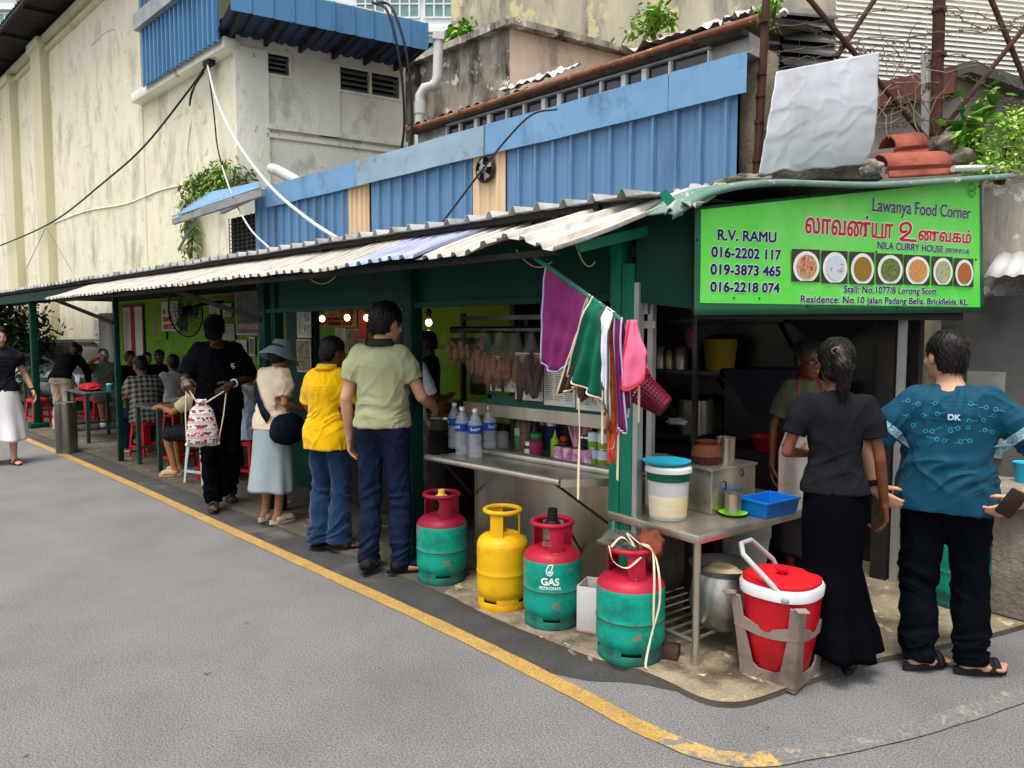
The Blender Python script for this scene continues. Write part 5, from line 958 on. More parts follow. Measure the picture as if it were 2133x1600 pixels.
# cup on saucer, blue tray
p = onT(1521, 1076); lath('saucer', 'lime green plastic saucer under the steel cup', 'saucer', (p[0], p[1]+.03, TT), [('body', [(0, 0), (.04, 0), (.072, .014), (.075, .018), (.068, .017), (.035, .006), (0, .006)], mat('lime_saucer', '7FD62A', '76CC26', sc=4, rough=.35))])
lath('steel_cup', 'plain steel tumbler standing on a lime saucer', 'cup', (p[0], p[1]+.03, TT+.0065), [('body', [(0, 0), (.043, 0), (.045, .11), (.046, .112), (.043, .112), (.041, .004), (0, .004)], steel)])
p = onT(1590, 1074); tr = thing('tray', 'bright blue rectangular plastic tray beside the steel tumbler', 'tray', (p[0], p[1]+.06, TT), trz-.05)
bp_ = mat('blue_tray', '1272C9', '0F68BC', sc=4, rough=.35); mb = MB(); w, d, h = .27, .19, .085
o_ = [(-w/2, -d/2), (w/2, -d/2), (w/2, d/2), (-w/2, d/2)]
def rg(k, z): return [V((x*k[0], y*k[1], z)) for x, y in o_]
mb.loft([rg((.9, .88), 0), rg((1, 1), h), rg((1.03, 1.04), h), rg((1.03, 1.04), h-.008), rg((1.035, 1.05), h+.004), rg((.965, .95), h+.004), rg((.87, .85), .008)]); mb.build('body', bp_, tr, bev=.003)
# under the table
p = onD(1502, 1330, 3.72); zr_ = .138
lath('aluminium_pot', 'dented round aluminium pot on the rack under the steel table', 'pot', (p[0], p[1], zr_), [('body', [(0, 0), (.10, 0), (.15, .05), (.168, .13), (.155, .22), (.135, .27), (.13, .28), (.172, .32), (.176, .326), (.165, .322), (.122, .28), (.12, .2), (0, .05)], mat('aluminium_old', 'B5B3AE', '98968F', sc=5, rough=.38, metal=.9, bump=.003, bsc=12, dirt='6B675F', dsc=4, damt=.5)), ('cloth_inside', [(0, .2), (.10, .24), (.12, .27), (.06, .31), (0, .3)], mat('cream_plastic', 'C9B98F', 'B9A87C', sc=7, rough=.6))])
p = onZ(1510, 1215, .2); lath('bucket', 'white plastic pail standing behind the aluminium pot under the table', 'bucket', (p[0]-.05, p[1]+.33, .138), [('body', [(0, 0), (.12, 0), (.15, .3), (.155, .36), (.16, .37), (.15, .37), (.145, .3), (.11, .02), (0, .02)], flat('pail_white', 'B9B9B4', rough=.5)), ('band', [(.1485, .27), (.154, .27), (.1565, .31), (.151, .31)], flat('pail_band', 'A5A5A0', rough=.5))])
# ================= red cooler with stand
pc_ = onZ(1604, 1414, .025); cl = thing('drink_cooler', 'red drink cooler with white lid rim and grey carry handle', 'cooler', (pc_[0]+.0, pc_[1]+.10, .042), 0); cl.scale = (1.04, 1.04, 1.08)
red_p = mat('cooler_red', 'C40E20', 'B50C1C', sc=3, rough=.38, streak=4, dirt='8C0A16', dsc=6, damt=.35, spec=.5); white_p = mat('cooler_white', 'D8D8D8', 'C9C9C9', sc=5, rough=.45, dirt='A8A49C', dsc=5, damt=.3); redlid = mat('cooler_lid', 'C8141F', 'B8101B', sc=9, rough=.7, bump=.003, bsc=25)
def sq_lathe(mb, prof, n=44, ex=2.5, rot=.0):
    rings = []
    for r, z in prof:
        rg_ = []
        for k in range(n):
            a = 2*math.pi*k/n; c_, s_ = math.cos(a), math.sin(a); f = (abs(c_)**ex+abs(s_)**ex)**(-1/ex); x, y = r*f*c_, r*f*s_
            rg_.append(V((x*math.cos(rot)-y*math.sin(rot), x*math.sin(rot)+y*math.cos(rot), z)))
        rings.append(rg_)
    mb.loft(rings); return mb
rot_c = HEAD-math.pi/2+math.pi/4-.0
mb = MB(); sq_lathe(mb, [(.105, 0), (.118, .012), (.15, .18), (.165, .357)], rot=rot_c); mb.build('body', red_p, cl, ang=50)
mb = MB(); sq_lathe(mb, [(.163, .352), (.172, .355), (.176, .392), (.168, .405), (.15, .405)], rot=rot_c); mb.build('rim', white_p, cl, ang=50)
mb = MB(); sq_lathe(mb, [(.15, .4), (.163, .405), (.163, .418), (.15, .424), (.0, .427)], rot=rot_c); ld = mb.build('lid', redlid, cl, ang=50)
mb = MB(); mb.lathe([(0, .425), (.014, .425), (.016, .437), (.028, .447), (.028, .452), (0, .453)], 16); mb.build('knob', red_p, ld)
hd = mat('handle_grey', 'A9ABAA', '9A9C9B', sc=6, rough=.45); mb = MB()
ex_ = np.array(RT); ey_ = np.array(FH)
def cp(a, b, z): q = ex_*a+ey_*b; return (q[0], q[1], z)
pts = [cp(-.045, -.165, .37), cp(-.13, -.11, .46), cp(-.185, -.02, .52), cp(-.17, .06, .545), cp(-.10, .14, .54), cp(.02, .18, .44), cp(.05, .175, .38)]
mb.tube(pts, .012, 10); mb.ell(pts[0], (.022, .022, .022), 10); mb.ell(pts[-1], (.022, .022, .022), 10); mb.build('carry_handle', hd, cl, ang=60)
sf_ = thing('cooler_stand', 'grey slotted plastic crate stand cradling the red cooler', 'stand', (cl.location[0], cl.location[1], .025)); sf_.scale = (1.02, 1.02, 1.16)
stg = mat('stand_grey', '8A7B74', '77685F', sc=4, rough=.7, dirt='4A403A', dsc=5, damt=.6, wear='A89A92', wsc=14, wlo=.66)
def scorner(k): a = rot_c+math.pi/4+k*math.pi/2; return a
ro0, ro1 = .185, .236
for k in range(4):
    a = scorner(k); d = np.array((math.cos(a), math.sin(a), 0)); t = np.array((-d[1], d[0], 0)); mb = MB()
    for sg2 in (-1, 1):
        q = []
        for z, r, w in ((.0, ro0, .06), (.03, ro0, .085), (.06, ro0+.004, .05), (.2, (ro0+ro1)/2, .036), (.335, ro1, .036)):
            base = d*r; side = (t*sg2-d)/math.sqrt(2)
            q.append((base, side, w, z))
        rings = []
        for base, side, w, z in q:
            nrm = (t*sg2+d)/math.sqrt(2)*.005; a0, a1 = base, base+side*w*1.35
            rings.append([V((*(a0+nrm)[:2], z)), V((*(a1+nrm)[:2], z)), V((*(a1-nrm)[:2], z)), V((*(a0-nrm)[:2], z))])
        mb.loft(rings)
    e = d*(ro1+.008); mb.box((e[0], e[1], .338), (.05, .05, .008), a)
    mb.build('upright', stg, sf_, bev=.002)
mb = MB(); mb2 = MB()
for k in range(4):
    a0, a1 = scorner(k), scorner(k+1)
    for z, h, r, b in ((.02, .045, ro0-.002, mb2), (.235, .04, .214, mb)):
        A = np.array((math.cos(a0)*r, math.sin(a0)*r, z)); B = np.array((math.cos(a1)*r, math.sin(a1)*r, z)); n_ = 12; pts_ = []
        rings = []
        for q in range(n_+1):
            f = q/n_; P_ = lerp(A, B, f); sag_ = -.03*math.sin(math.pi*f) if b is mb else 0; nn_ = np.array((math.cos((a0+a1)/2 if k < 3 else (a0+a0+math.pi/2)/2), math.sin((a0+a1)/2 if k < 3 else a0+math.pi/4), 0)); hh = h*(1+.5*abs(2*f-1)**2)
            rings.append([V(P_+nn_*.004+UPW*(sag_-hh/2)), V(P_+nn_*.004+UPW*(sag_+hh/2)), V(P_-nn_*.004+UPW*(sag_+hh/2)), V(P_-nn_*.004+UPW*(sag_-hh/2))])
        b.loft(rings)
mb.build('cross_band', stg, sf_); mb2.box((0, 0, .006), (.25, .25, .012), rot_c); mb2.build('base', stg, sf_)
# ================= kitchen interior
def kshelf(name, label, px0, px1, py, Y0, depth=.28):
    a, b = onY(px0, py, Y0), onY(px1, py, Y0); t = thing(name, label, 'shelf', (a[0], Y0, a[2])); L = b[0]-a[0]
    mb = MB(); mb.box((L/2, depth/2, .0), (L, depth, .045), bev=.003); mb.build('board', steel_d, t)
    for x in (.05, L-.05): mb = MB(); mb.bar((x, depth, -.2), (x, .05, -.02), .025); mb.build('bracket', steel_d, t)
    return t, a, b
s1, a1, b1_ = kshelf('kitchen_shelf', 'upper steel kitchen shelf under the banner', 1362, 1632, 668, 5.1)
s2, a2, b2_ = kshelf('kitchen_shelf', 'lower steel kitchen shelf carrying flasks and a yellow bucket', 1358, 1500, 774, 5.1)
navy_s = mat('hood_navy', '2B3038', '20252C', sc=3, rough=.4, metal=.5)
hp = [(1500, 768), (1655, 768), (1655, 870), (1560, 860)]; mb = MB(); mb.prism([onY(x, y, 5.05) for x, y in hp], (0, .35, 0)); tag(mb.build('range_hood', navy_s, bev=.004), 'dark slanted range hood beside the lower kitchen shelf', 'hood')
hp = [(1630, 660), (1800, 660), (1740, 700), (1690, 712)]; mb = MB(); mb.prism([onY(x, y, 5.1) for x, y in hp], (0, .3, 0)); tag(mb.build('range_hood', navy_s, bev=.004), 'dark triangular duct under the banner above the cook', 'hood')
for i, (x, r, h, m, lb) in enumerate(((1373, .055, .17, steel, 'steel flask at left end of the lower kitchen shelf'), (1392, .05, .15, mat('gold_tin', 'A89668', '8F7E54', sc=5, rough=.3, metal=1), 'golden flask second on the lower kitchen shelf'), (1415, .06, .16, steel, 'wide steel flask below the pink bag'))):
    p = onY(x, 760, 5.2); lath('flask', lb, 'flask', (p[0], 5.22, a2[2]+.023), [('body', [(0, 0), (r, 0), (r, h), (r*.8, h+.02), (0, h+.025)], m), ('lid', [(0, h+.025), (r*.5, h+.025), (r*.5, h+.05), (0, h+.05)], bl_lid)])
p = onY(1497, 765, 5.2); lath('bucket', 'yellow bucket on the lower kitchen shelf filled with dark goods', 'bucket', (p[0], 5.22, a2[2]+.023), [('body', [(0, 0), (.105, 0), (.13, .24), (.135, .245), (.125, .245), (.1, .01), (0, .01)], mat('yellow_bucket', 'B79B12', 'A88E10', sc=4, rough=.45)), ('goods', [(0, .2), (.12, .22), (.09, .27), (.03, .285), (0, .285)], mat('dark_goods', '1E1A16', '2E2820', sc=20, rough=.8, bump=.02, bsc=30))])
pb2 = onD(1440, 655, 4.9); pbg = thing('plastic_bag', 'clear bag with bright pink contents hanging under the banner', 'bag', tuple(pb2))
mb = MB(); rings = [[V((w*math.cos(a)*(1+.15*noise.noise(V((a, k, 2)))), w*.5*math.sin(a), -.04*k)) for a in np.linspace(0, 6.28, 16, endpoint=False)] for k, w in enumerate((.05, .07, .085, .085, .07, .055, .03))]; mb.loft(rings); mb.build('film', cling, pbg, ang=180)
mb = MB(); mb.ell((0, 0, -.15), (.045, .03, .07), 12); mb.build('contents', mat('pink_contents', 'C22A8A', 'A82276', sc=20, rough=.6, bump=.01, bsc=40), pbg, ang=180)
# counter, stove and pots
ck = thing('kitchen_counter', 'dark stainless counter along the back of the kitchen', 'counter', (-3.4, 5.0, .025))
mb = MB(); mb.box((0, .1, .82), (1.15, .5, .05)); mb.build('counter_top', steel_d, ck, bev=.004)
mb = MB(); mb.box((0, .12, .39), (1.1, .44, .78)); mb.build('cabinet', dark_steel, ck)
p = onY(1432, 882, 4.98); lath('stock_pot', 'large steel stock pot on the kitchen counter', 'pot', (p[0], 5.1, .87), [('body', [(0, 0), (.13, 0), (.13, .25), (.14, .255), (.125, .255), (.12, .01), (0, .01)], steel)])
p = onY(1400, 805, 5.0); lath('wok', 'black wok tilted behind the stock pot', 'wok', (p[0], 5.2, 1.02), [('body', [(0, 0), (.1, .01), (.2, .09), (.22, .12), (.19, .09), (0, .02)], flat('wok_black', '0E0E10', rough=.5))])
p = onD(1385, 975, 4.7); blobcloth('dish_cloth', 'crumpled white cloth on the kitchen counter edge', tuple(onY(1408, 878, 4.82)), (.09, .05, .025), whitec, 3, 'cloth')
pp = onD(1372, 968, 4.35); lath('stock_pot', 'steel pot behind the batter bucket, left of the clay pot', 'pot', (pp[0], pp[1], pp[2]-.12), [('body', [(0, 0), (.085, 0), (.085, .17), (.09, .175), (.08, .175), (.078, .01), (0, .01)], steel)])
pd = thing('side_stand', 'dark metal stand holding pots behind the steel box', 'stand', (pp[0], pp[1]+.05, .025)); mb = MB(); mb.box((0, .1, pp[2]-.12-.045), (.5, .4, .03)); mb.build('top', steel_d, pd); mb = MB()
for x, y in ((-.22, -.07), (.22, -.07), (-.22, .27), (.22, .27)): mb.bar((x, y, 0), (x, y, pp[2]-.18), .03)
mb.build('leg_frame', dark_steel, pd)
stv = thing('cooking_range', 'dark cooking range in the shadow behind the cook', 'stove', (-2.35, 4.9, .025)); mb = MB(); mb.box((0, .15, .4), (.9, .5, .8), bev=.01); mb.build('body', dark_steel, stv); mb = MB(); mb.box((0, .34, 1.05), (.9, .04, .5)); mb.build('splash_back', steel_d, stv)
p = onY(1592, 965, 4.8); lath('basin', 'red plastic basin half hidden behind the cook', 'basin', (p[0], 4.85, .826), [('body', [(0, 0), (.08, 0), (.13, .1), (.135, .105), (.12, .1), (.07, .01), (0, .01)], mat('red_basin', 'A8121C', '981018', sc=5, rough=.4))])
fr_ = thing('door_frame', 'tall aluminium sliding frame left of the kitchen opening', 'frame', tuple(onZ(1340, 1300, .025)*(1, 1, 0)+np.array((0, 0, .025))))
aa = onD(1358, 690, 4.15); mb = MB(); mb.box((aa[0], aa[1], .98), (.035, .035, 1.92)); mb.box((aa[0]-.09, aa[1]-.01, 1.78), (.16, .04, .07)); W(mb, 'upright', MATS['aluminium'], fr_)
stk = onD(1340, 676, 3.95); 
mb = MB(); mb.box((stk[0]-.0, stk[1]+.06, stk[2]), (.06, .004, .04), .6); tag(mb.build('sticker', paper), 'small white sticker on the steel frame above the basket', 'sticker')
# divider behind the queue
mb = MB(); a, b = onY(596, 700, 3.93), onY(656, 700, 3.93); mb.box(((a[0]+b[0])/2, 3.96, 1.1), (b[0]-a[0], .05, 2.2)); tag(mb.build('divider_panel', green), 'dark green divider panel carrying pinned newspaper pages', 'panel', kind='thing')
mb = MB(); mb.box((-5.35, 4.05, .80), (1.7, .5, .04)); mb.box((-5.35, 3.86, .42), (1.7, .03, .76)); tag(mb.build('serving_counter', dark_steel, bev=.004), 'dark serving counter behind the queue of customers', 'counter')
rr = random.Random(3)
for i, x in enumerate((-5.9, -5.55, -5.2, -4.85)):
    lath('food_tray', ['steel curry pan at far end of the serving counter', 'second curry pan on the serving counter, behind the yellow shirt woman', 'third curry pan on the serving counter, behind the sage shirt man', 'curry pan at the near end of the serving counter'][i], 'pan', (x, 4.05, .8205), [('body', [(0, 0), (.13, 0), (.14, .08), (.15, .085), (.13, .08), (.12, .01), (0, .01)], steel), ('curry', [(0, .06), (.132, .06), (.132, .064), (0, .066)], mat('curry%d' % (i % 2), '7A4A1A' if i % 2 else '5E5A1E', '5E3512', sc=30, rough=.3))])
# hanging bulbs (lit lamps)
bulb_e = flat('bulb_glow', 'FFD9A0', rough=.3, emit=9)
for i, (x, y, lb) in enumerate(((671, 664, 'leftmost lit bulb hanging before the yellow sign'), (723, 662, 'second lit bulb, at right end of the yellow sign'), (764, 662, 'lit bulb beside the red strip, left of the sage man\'s head'), (828, 675, 'lit bulb just right of the sage man\'s hair'), (893, 672, 'lit bulb against bright lime wall, right of the post'))):
    p = onY(x, y, 4.7); t = thing('light_bulb', lb, 'bulb', tuple(p), 0, 'lit bulbs hanging in the stall')
    mb = MB(); mb.ell((0, 0, 0), (.032, .032, .036), 12); mb.build('globe', bulb_e, t)
    mb = MB(); mb.lathe([(.018, .03), (.03, .05), (.032, .11), (.02, .13), (.004, .14), (.004, 2.27-p[2]), (0, 2.27-p[2])], 12); mb.build('socket', mat('socket_brown', '8A6A4A', '6E5238', sc=9, rough=.6), t)
mb = MB(); p = onY(756, 670, 5.0); mb.box((p[0], 5.0, p[2]), (.16, .02, .4)); tag(mb.build('red_packet', flat('packet_red', 'A01822', rough=.5)), 'red packet strip hanging beside the yellow sign', 'packet')
# ================= dining area furniture
red_pl = mat('stool_red', 'C01420', 'B0101B', sc=4, rough=.4); white_pl = mat('stool_white', 'B9C2BF', 'A8B2AF', sc=4, rough=.45)
def stool(label, x, y, rz=0, m=None, src=None):
    if src: return dup(src, (x, y, .025), rz, label)
    t = thing('stool', label, 'stool', (x, y, .025), rz, 'plastic stools under the stall roof'); h = .45
    mb = MB(); sq_lathe(mb, [(.0, h), (.125, h), (.14, h-.01), (.143, h-.05), (.137, h-.05), (.13, h-.015), (0, h-.015)], n=32, ex=6); mb.build('seat', m, t, ang=40)
    for k in range(4):
        a = math.pi/4+k*math.pi/2; d = V((math.cos(a), math.sin(a), 0)); mb = MB()
        tt = V((-d.y, d.x, 0)); rings = []
        for z, r, w in ((h-.04, .175, .05), (h*.5, .195, .036), (0, .215, .03)):
            c = d*r+V((0, 0, z)); i1 = (tt-d)/math.sqrt(2); i2 = (-tt-d)/math.sqrt(2); rings.append([c, c+i1*w, c+i1*w+i2*.008, c-d*.011, c+i2*w+i1*.008, c+i2*w])
        mb.loft(rings); mb.build('leg', m, t)
    mb = MB()
    for k in range(4):
        a = k*math.pi/2; mb.box((.142*math.cos(a), .142*math.sin(a), h*.28), (.004, .26, .03), a)
    mb.build('brace', m, t); return t
def gy(px, Y): q = onY(px, 700, Y); return np.array((q[0], Y, .025))
g = gy(297, 3.55); S0 = stool('red stool under the plaid shirt man', g[0], g[1], .3, red_pl)
g = gy(362, 3.5); stool('red stool half behind the green table leg, near the person in cream', g[0], g[1], .2, src=S0)
g = gy(200, 4.25); stool('red stool under the drinking man', g[0], g[1], .1, src=S0)
g = onZ(66, 884, .025); stool('red stool at far left beside the car front', g[0], g[1]+.1, .2, src=S0)
g = gy(520, 3.75); stool('red stool under the striped shirt sitter behind the man with the bag', g[0], g[1], .2, src=S0)
g = gy(446, 3.5); stool('low red stool just behind the legs of the man with the bag', g[0], g[1], .5, src=S0)
g = gy(172, 4.1); stool('red stool near the bent woman in beige trousers', g[0], g[1], .5, src=S0)
g = gy(418, 3.35); stool('pale grey plastic stool behind the hanging drawstring bag', g[0], g[1], .3, white_pl)
tg = mat('table_green', '29463F', '213A34', sc=5, rough=.5, dirt='141F1C', dsc=4); ttop = mat('table_top_grey', '4E5A56', '414C48', sc=4, rough=.35, dirt='2A312E', dsc=3)
def dtable(label, x, y, rz, L=.9, w=.6, h=.74):
    t = thing('dining_table', label, 'table', (x, y, .025), rz, 'green framed tables under the stall roof')
    mb = MB(); mb.box((0, 0, h-.015), (L, w, .03), bev=.004); mb.build('table_top', ttop, t)
    for sx in (-1, 1):
        for sy in (-1, 1): mb = MB(); mb.box((sx*(L/2-.03), sy*(w/2-.03), (h-.03)/2), (.045, .045, h-.03)); mb.build('leg', tg, t)
    mb = MB()
    for sx in (-1, 1): mb.bar((sx*(L/2-.03), -w/2+.05, .2), (sx*(L/2-.03), w/2-.05, .2), .03)
    mb.bar((-L/2+.03, 0, h-.05), (L/2-.03, 0, h-.05), .04); mb.build('stretcher', tg, t); return t
g = gy(352, 3.5); T1 = dtable('green framed table between the plaid shirt man and the man with the bag', g[0], g[1], .0, .72, .6)
g = gy(198, 3.6); T2 = dtable('green framed table holding a red bag in front of the drinking man', g[0], g[1], 0, .95, .6)
g = gy(95, 3.8); dtable('green framed table at far left beside the bent woman', g[0], g[1], 0, .9, .6)
dtable('green framed table in the shade near the lime wall', -11.2, 4.75, 0, .9, .6)
# red bag, cup and bowls on tables
tz2 = .025+.741
rb_ = onZ(205, 812, tz2); blobcloth('red_bag', 'crumpled red cloth bag lying on the table of the drinking man', (T2.location[0]+.08, T2.location[1]-.12, tz2+.05), (.26, .14, .055), mat('bag_red', 'B8142A', 'A01022', sc=6, rough=.7), 4, 'bag')
lath('paper_cup', 'teal cup on the table right of the red bag', 'cup', (T2.location[0]+.40, T2.location[1]+.05, tz2), [('body', [(0, 0), (.035, 0), (.045, .1), (.04, .1), (.03, .01), (0, .01)], mat('cup_teal', '2E8F96', '287F86', sc=6, rough=.4)), ('lid', [(0, .1), (.046, .1), (.04, .112), (0, .112)], paint_white)])
lath('bowl', 'pale bowl near the edge of the table beside the person in cream', 'bowl', (T1.location[0]+.2, T1.location[1]+.0, tz2), [('body', [(0, 0), (.05, 0), (.1, .07), (.105, .09), (.09, .075), (.04, .01), (0, .01)], mat('bowl_grey', '9A9E98', '858A84', sc=5, rough=.4))])
lath('plate', 'round plate on the shaded table near the lime wall', 'plate', (-11.2, 4.7, tz2), [('body', [(0, 0), (.08, 0), (.13, .015), (.12, .015), (.07, .005), (0, .005)], paint_white)])
# steel bin
g = onZ(140, 943, .0); bin_ = thing('litter_bin', 'tall cylindrical stainless steel litter bin at the yellow line', 'bin', (g[0], g[1], .025 if g[1] > 3.05 else .0))
bin_.scale = (.65, .65, .80)
bsteel = mat('bin_steel', '9A978D', '7E7B72', sc=3, rough=.35, metal=1, streak=4, dirt='5A564E', dsc=3, damt=.6)
mb = MB(); mb.lathe([(0, 0), (.205, 0), (.205, .84), (.195, .84), (.195, .02), (0, .02)], 40); mb.build('body', bsteel, bin_)
mb = MB(); mb.lathe([(.19, .83), (.208, .83), (.21, .85), (.205, .862), (.19, .862)], 40, cap=False); mb.build('rim', bsteel, bin_)
mb = MB(); mb.lathe([(0, .80), (.194, .80), (.194, .815), (0, .815)], 30); mb.build('liner', flat('bin_liner', 'B9B9B4', rough=.5), bin_)
# wall fan
p = onY(386, 648, 4.7); wf = thing('wall_fan', 'large black caged wall fan above the seated diners', 'fan', tuple(p)); wf.rotation_euler = (0.1, 0, .25)
R_ = .40; mb = MB()
def rot_fan(mb): mb.v = [(x, -z, y) for x, y, z in mb.v]; return mb
for s in (-1, 1):
    for k in range(32):
        a = 2*math.pi*k/32; mb.tube([(.06*math.cos(a), .06*math.sin(a), s*.09), (R_*.6*math.cos(a+.2), R_*.6*math.sin(a+.2), s*.085), (R_*math.cos(a+.25), R_*math.sin(a+.25), 0)], .0035, 4)
    for r in (.13, .25, .34): mb.tube([(r*math.cos(a), r*math.sin(a), s*(.09-.05*(r/R_)**3)) for a in np.linspace(0, 2*math.pi, 33)], .003, 4)
mb.tube([(R_*math.cos(a), R_*math.sin(a), 0) for a in np.linspace(0, 2*math.pi, 41)], .012, 6); rot_fan(mb).build('cage', rubber, wf)
mb = MB()
for k in range(3):
    a = 2*math.pi*k/3
    mb.grid(lambda u, v: ((.05+.27*u)*math.cos(a+(.9*v-.45)*(1-.2*u)), (.05+.27*u)*math.sin(a+(.9*v-.45)*(1-.2*u)), .03-.06*v), 5, 6)
rot_fan(mb).build('blade', flat('fan_blade_grey', '3A3D40', rough=.5), wf, solid=.004)
mb = MB(); mb.lathe([(0, -.16), (.07, -.14), (.09, -.06), (.07, 0), (.06, .095), (0, .1)], 20); rot_fan(mb).build('motor', rubber, wf)
mb = MB(); mb.tube([(0, .12, 0), (0, .3, .08), (0, .72, .1)], .025, 8); mb.build('bracket', dark_steel, wf)
# ================= vegetation helpers
def leaves(name, label, cat, c, r, n, size, cols, seed, trunk=None, shape=1.6, droop=.3, parent=None, clumps=10, group=None):
    rr = random.Random(seed); c = V(c); base = c-V((0, 0, r[2])); t = tag(empty(name, tuple(base)), label, cat, group)
    cl = [V((rr.uniform(-1, 1)*r[0], rr.uniform(-1, 1)*r[1], rr.uniform(-.9, 1)*r[2])) for _ in range(clumps)]
    mbs = [MB() for _ in cols]
    for i in range(n):
        k = rr.choice(cl); p = c+k+V((rr.gauss(0, .33)*r[0], rr.gauss(0, .33)*r[1], rr.gauss(0, .3)*r[2]))
        d = V((rr.gauss(0, 1), rr.gauss(0, 1), rr.gauss(.1, .6)-droop)).normalized(); s = d.cross(V((0, 0, 1)));
        if s.length < .01: s = V((1, 0, 0))
        s.normalize(); up = s.cross(d).normalized(); L = size*rr.uniform(.6, 1.35); w = L/shape/2; s = (s*math.cos(rr.uniform(-.8, .8))+up*math.sin(rr.uniform(-.8, .8))).normalized()
        mb = mbs[rr.randrange(len(cols))]; q = p+d*L*.5-up*L*.06
        mb.add([p, p+d*L*.3+s*w, p+d*L*.7+s*w*.8, p+d*L-V((0, 0, L*.12)), p+d*L*.7-s*w*.8, p+d*L*.3-s*w, q], [(0, 1, 6), (1, 2, 6), (2, 3, 6), (3, 4, 6), (4, 5, 6), (5, 0, 6)])
    for mb, m in zip(mbs, cols): W(mb, 'foliage', m, t, ang=180)
    mb = MB()
    for k in cl: mb.tube([base+V((rr.uniform(-.02, .02), rr.uniform(-.02, .02), -.05)), c+k*.5-V((0, 0, r[2]*.2)), c+k], [.02*max(r)/.5+.004, .01*max(r)/.5+.003, .004], 6)
    W(mb, 'stem', mat('bark', '5A4A38', '453828', sc=9, rough=.9), t); return t
def leafm(n, a, b): return mat(n, a, b, sc=5, rough=.5, spec=.4)
lf = [leafm('leaf_bright', '7FB53A', '5F9A2A'), leafm('leaf_light', 'A8CC5A', '84B23E'), leafm('leaf_mid', '4E8428', '3C6E1E')]
lfd = [leafm('leaf_dark', '1E3A18', '142C10'), leafm('leaf_dark2', '2E5222', '1E3E16')]
for px, py, D, r, n, lb in ((2085, 320, 5.55, (.22, .28, .17), 2000, 'bright fine leaved bush growing over the stall roof corner, far right'), (2120, 250, 5.7, (.10, .2, .14), 420, 'upper leafy sprig against grey wall at right edge')):
    leaves('shrub', lb, 'plant', onD(px, py, D), r, n, .034, [lf[1], lf[0], leafm('leaf_pale', 'BCD672', '9CC252')], px)
leaves('shrub', 'broad glossy leaved plant rising left of the fine leaved bush', 'plant', onD(2035, 250, 5.5), (.10, .14, .22), 70, .15, [lf[0], lf[2]], 4, shape=2.4, clumps=6)
leaves('sapling', 'small fig sapling on the rear roof before the tall stained wall', 'plant', onD(1362, 48, 11.8), (.28, .28, .2), 260, .13, [lf[0], lf[1]], 9, shape=2.6)
leaves('sapling', 'low green sprout right of the fig sapling', 'plant', onD(1400, 45, 11.9), (.2, .2, .1), 60, .12, [lf[0], lf[1]], 10, shape=2.6, clumps=4)
leaves('shrub', 'green ferny bush on top of stained block near the apartment tower', 'plant', onD(965, 78, 15.5), (.45, .4, .22), 420, .14, lf, 11)
leaves('fern', 'yellow green fern tuft on the rusty pole top', 'plant', onD(1612, 22, 6.6), (.08, .08, .12), 140, .07, [lf[1], lf[0]], 12, shape=3)
leaves('creeper', 'hanging green creeper on cream wall corner above the lean-to', 'plant', onY(432, 380, 5.9), (.75, .08, .22), 700, .12, [lf[2], lf[0], leafm('leaf_dry', '8A8648', '6E6A36')], 13, shape=3, droop=1.1, clumps=14)
leaves('creeper', 'green creeper strand on cream wall below the lean-to eave', 'plant', onY(396, 470, 5.85), (.30, .06, .55), 420, .12, [lf[2], leafm('leaf_dry', '8A8648', '6E6A36')], 14, shape=3, droop=1.2, clumps=10)
leaves('creeper', 'small creeper patch on the lane face of cream building corner', 'plant', onD(500, 375, 13.2), (.3, .2, .14), 160, .11, [lf[2], leafm('leaf_dry', '8A8648', '6E6A36')], 15, shape=3, droop=.9, clumps=5)
leaves('tree', 'dark leafy tree at far left behind the walking woman', 'tree', onZ(20, 850, 0)*(1, 1, 0)+np.array((0, 0, 1.72)), (.75, .7, .5), 1500, .17, lfd, 16, shape=2.6, droop=.7, clumps=16)
leaves('shrub', 'low shrub under the dark tree, beside the car', 'plant', onZ(72, 850, 0)*(1, 1, 0)+np.array((0, 0, .45)), (.5, .3, .4), 260, .14, [lfd[1], lf[2]], 17, clumps=8)
# ================= the posts, braces and barbed wire at the right
rust = mat('rust_pole', '4E3029', '3E2620', sc=7, rough=.85, dirt='2A1B17', dsc=5, damt=.6, wear='6E4636', wsc=18, wlo=.62)
bf = thing('barbed_fence', 'rusty pole fence with crossed braces and barbed wire above the banner', 'fence', tuple(onD(1957, 290, 5.5)))
mb = MB(); mb.tube([onD(1602, -120, 5.05), onD(1590, 120, 5.0), onD(1576, 370, 5.0)], .026, 10)
for y in (40, 150, 195, 250, 330): q0, q1 = onD(1594-y*.05, y, 5.0), onD(1594-y*.05, y+8, 5.0); mb.tube([q0, q1], .032, 10)
W(mb, 'pole', rust, bf)
mb = MB(); mb.tube([onD(1960, -120, 5.5), onD(1949, 282, 5.5)], .042, 12)
for y in (18, 112, 250): mb.tube([onD(1956, y, 5.5), onD(1956, y+8, 5.5)], .05, 12)
W(mb, 'pole', rust, bf)
for a, b, d0, d1 in (((1670, -20), (1930, 290), 5.4, 5.5), ((1828, -10), (1742, 120), 5.5, 5.45), ((2140, 50), (1955, 280), 5.6, 5.5), ((2040, -60), (2140, 180), 5.6, 5.6)):
    mb = MB(); mb.tube([onD(*a, d0), onD(*b, d1)], .019, 8); W(mb, 'brace', rust, bf)
bwm = mat('barbed_wire', '6E5C50', '4E4038', sc=12, rough=.7)
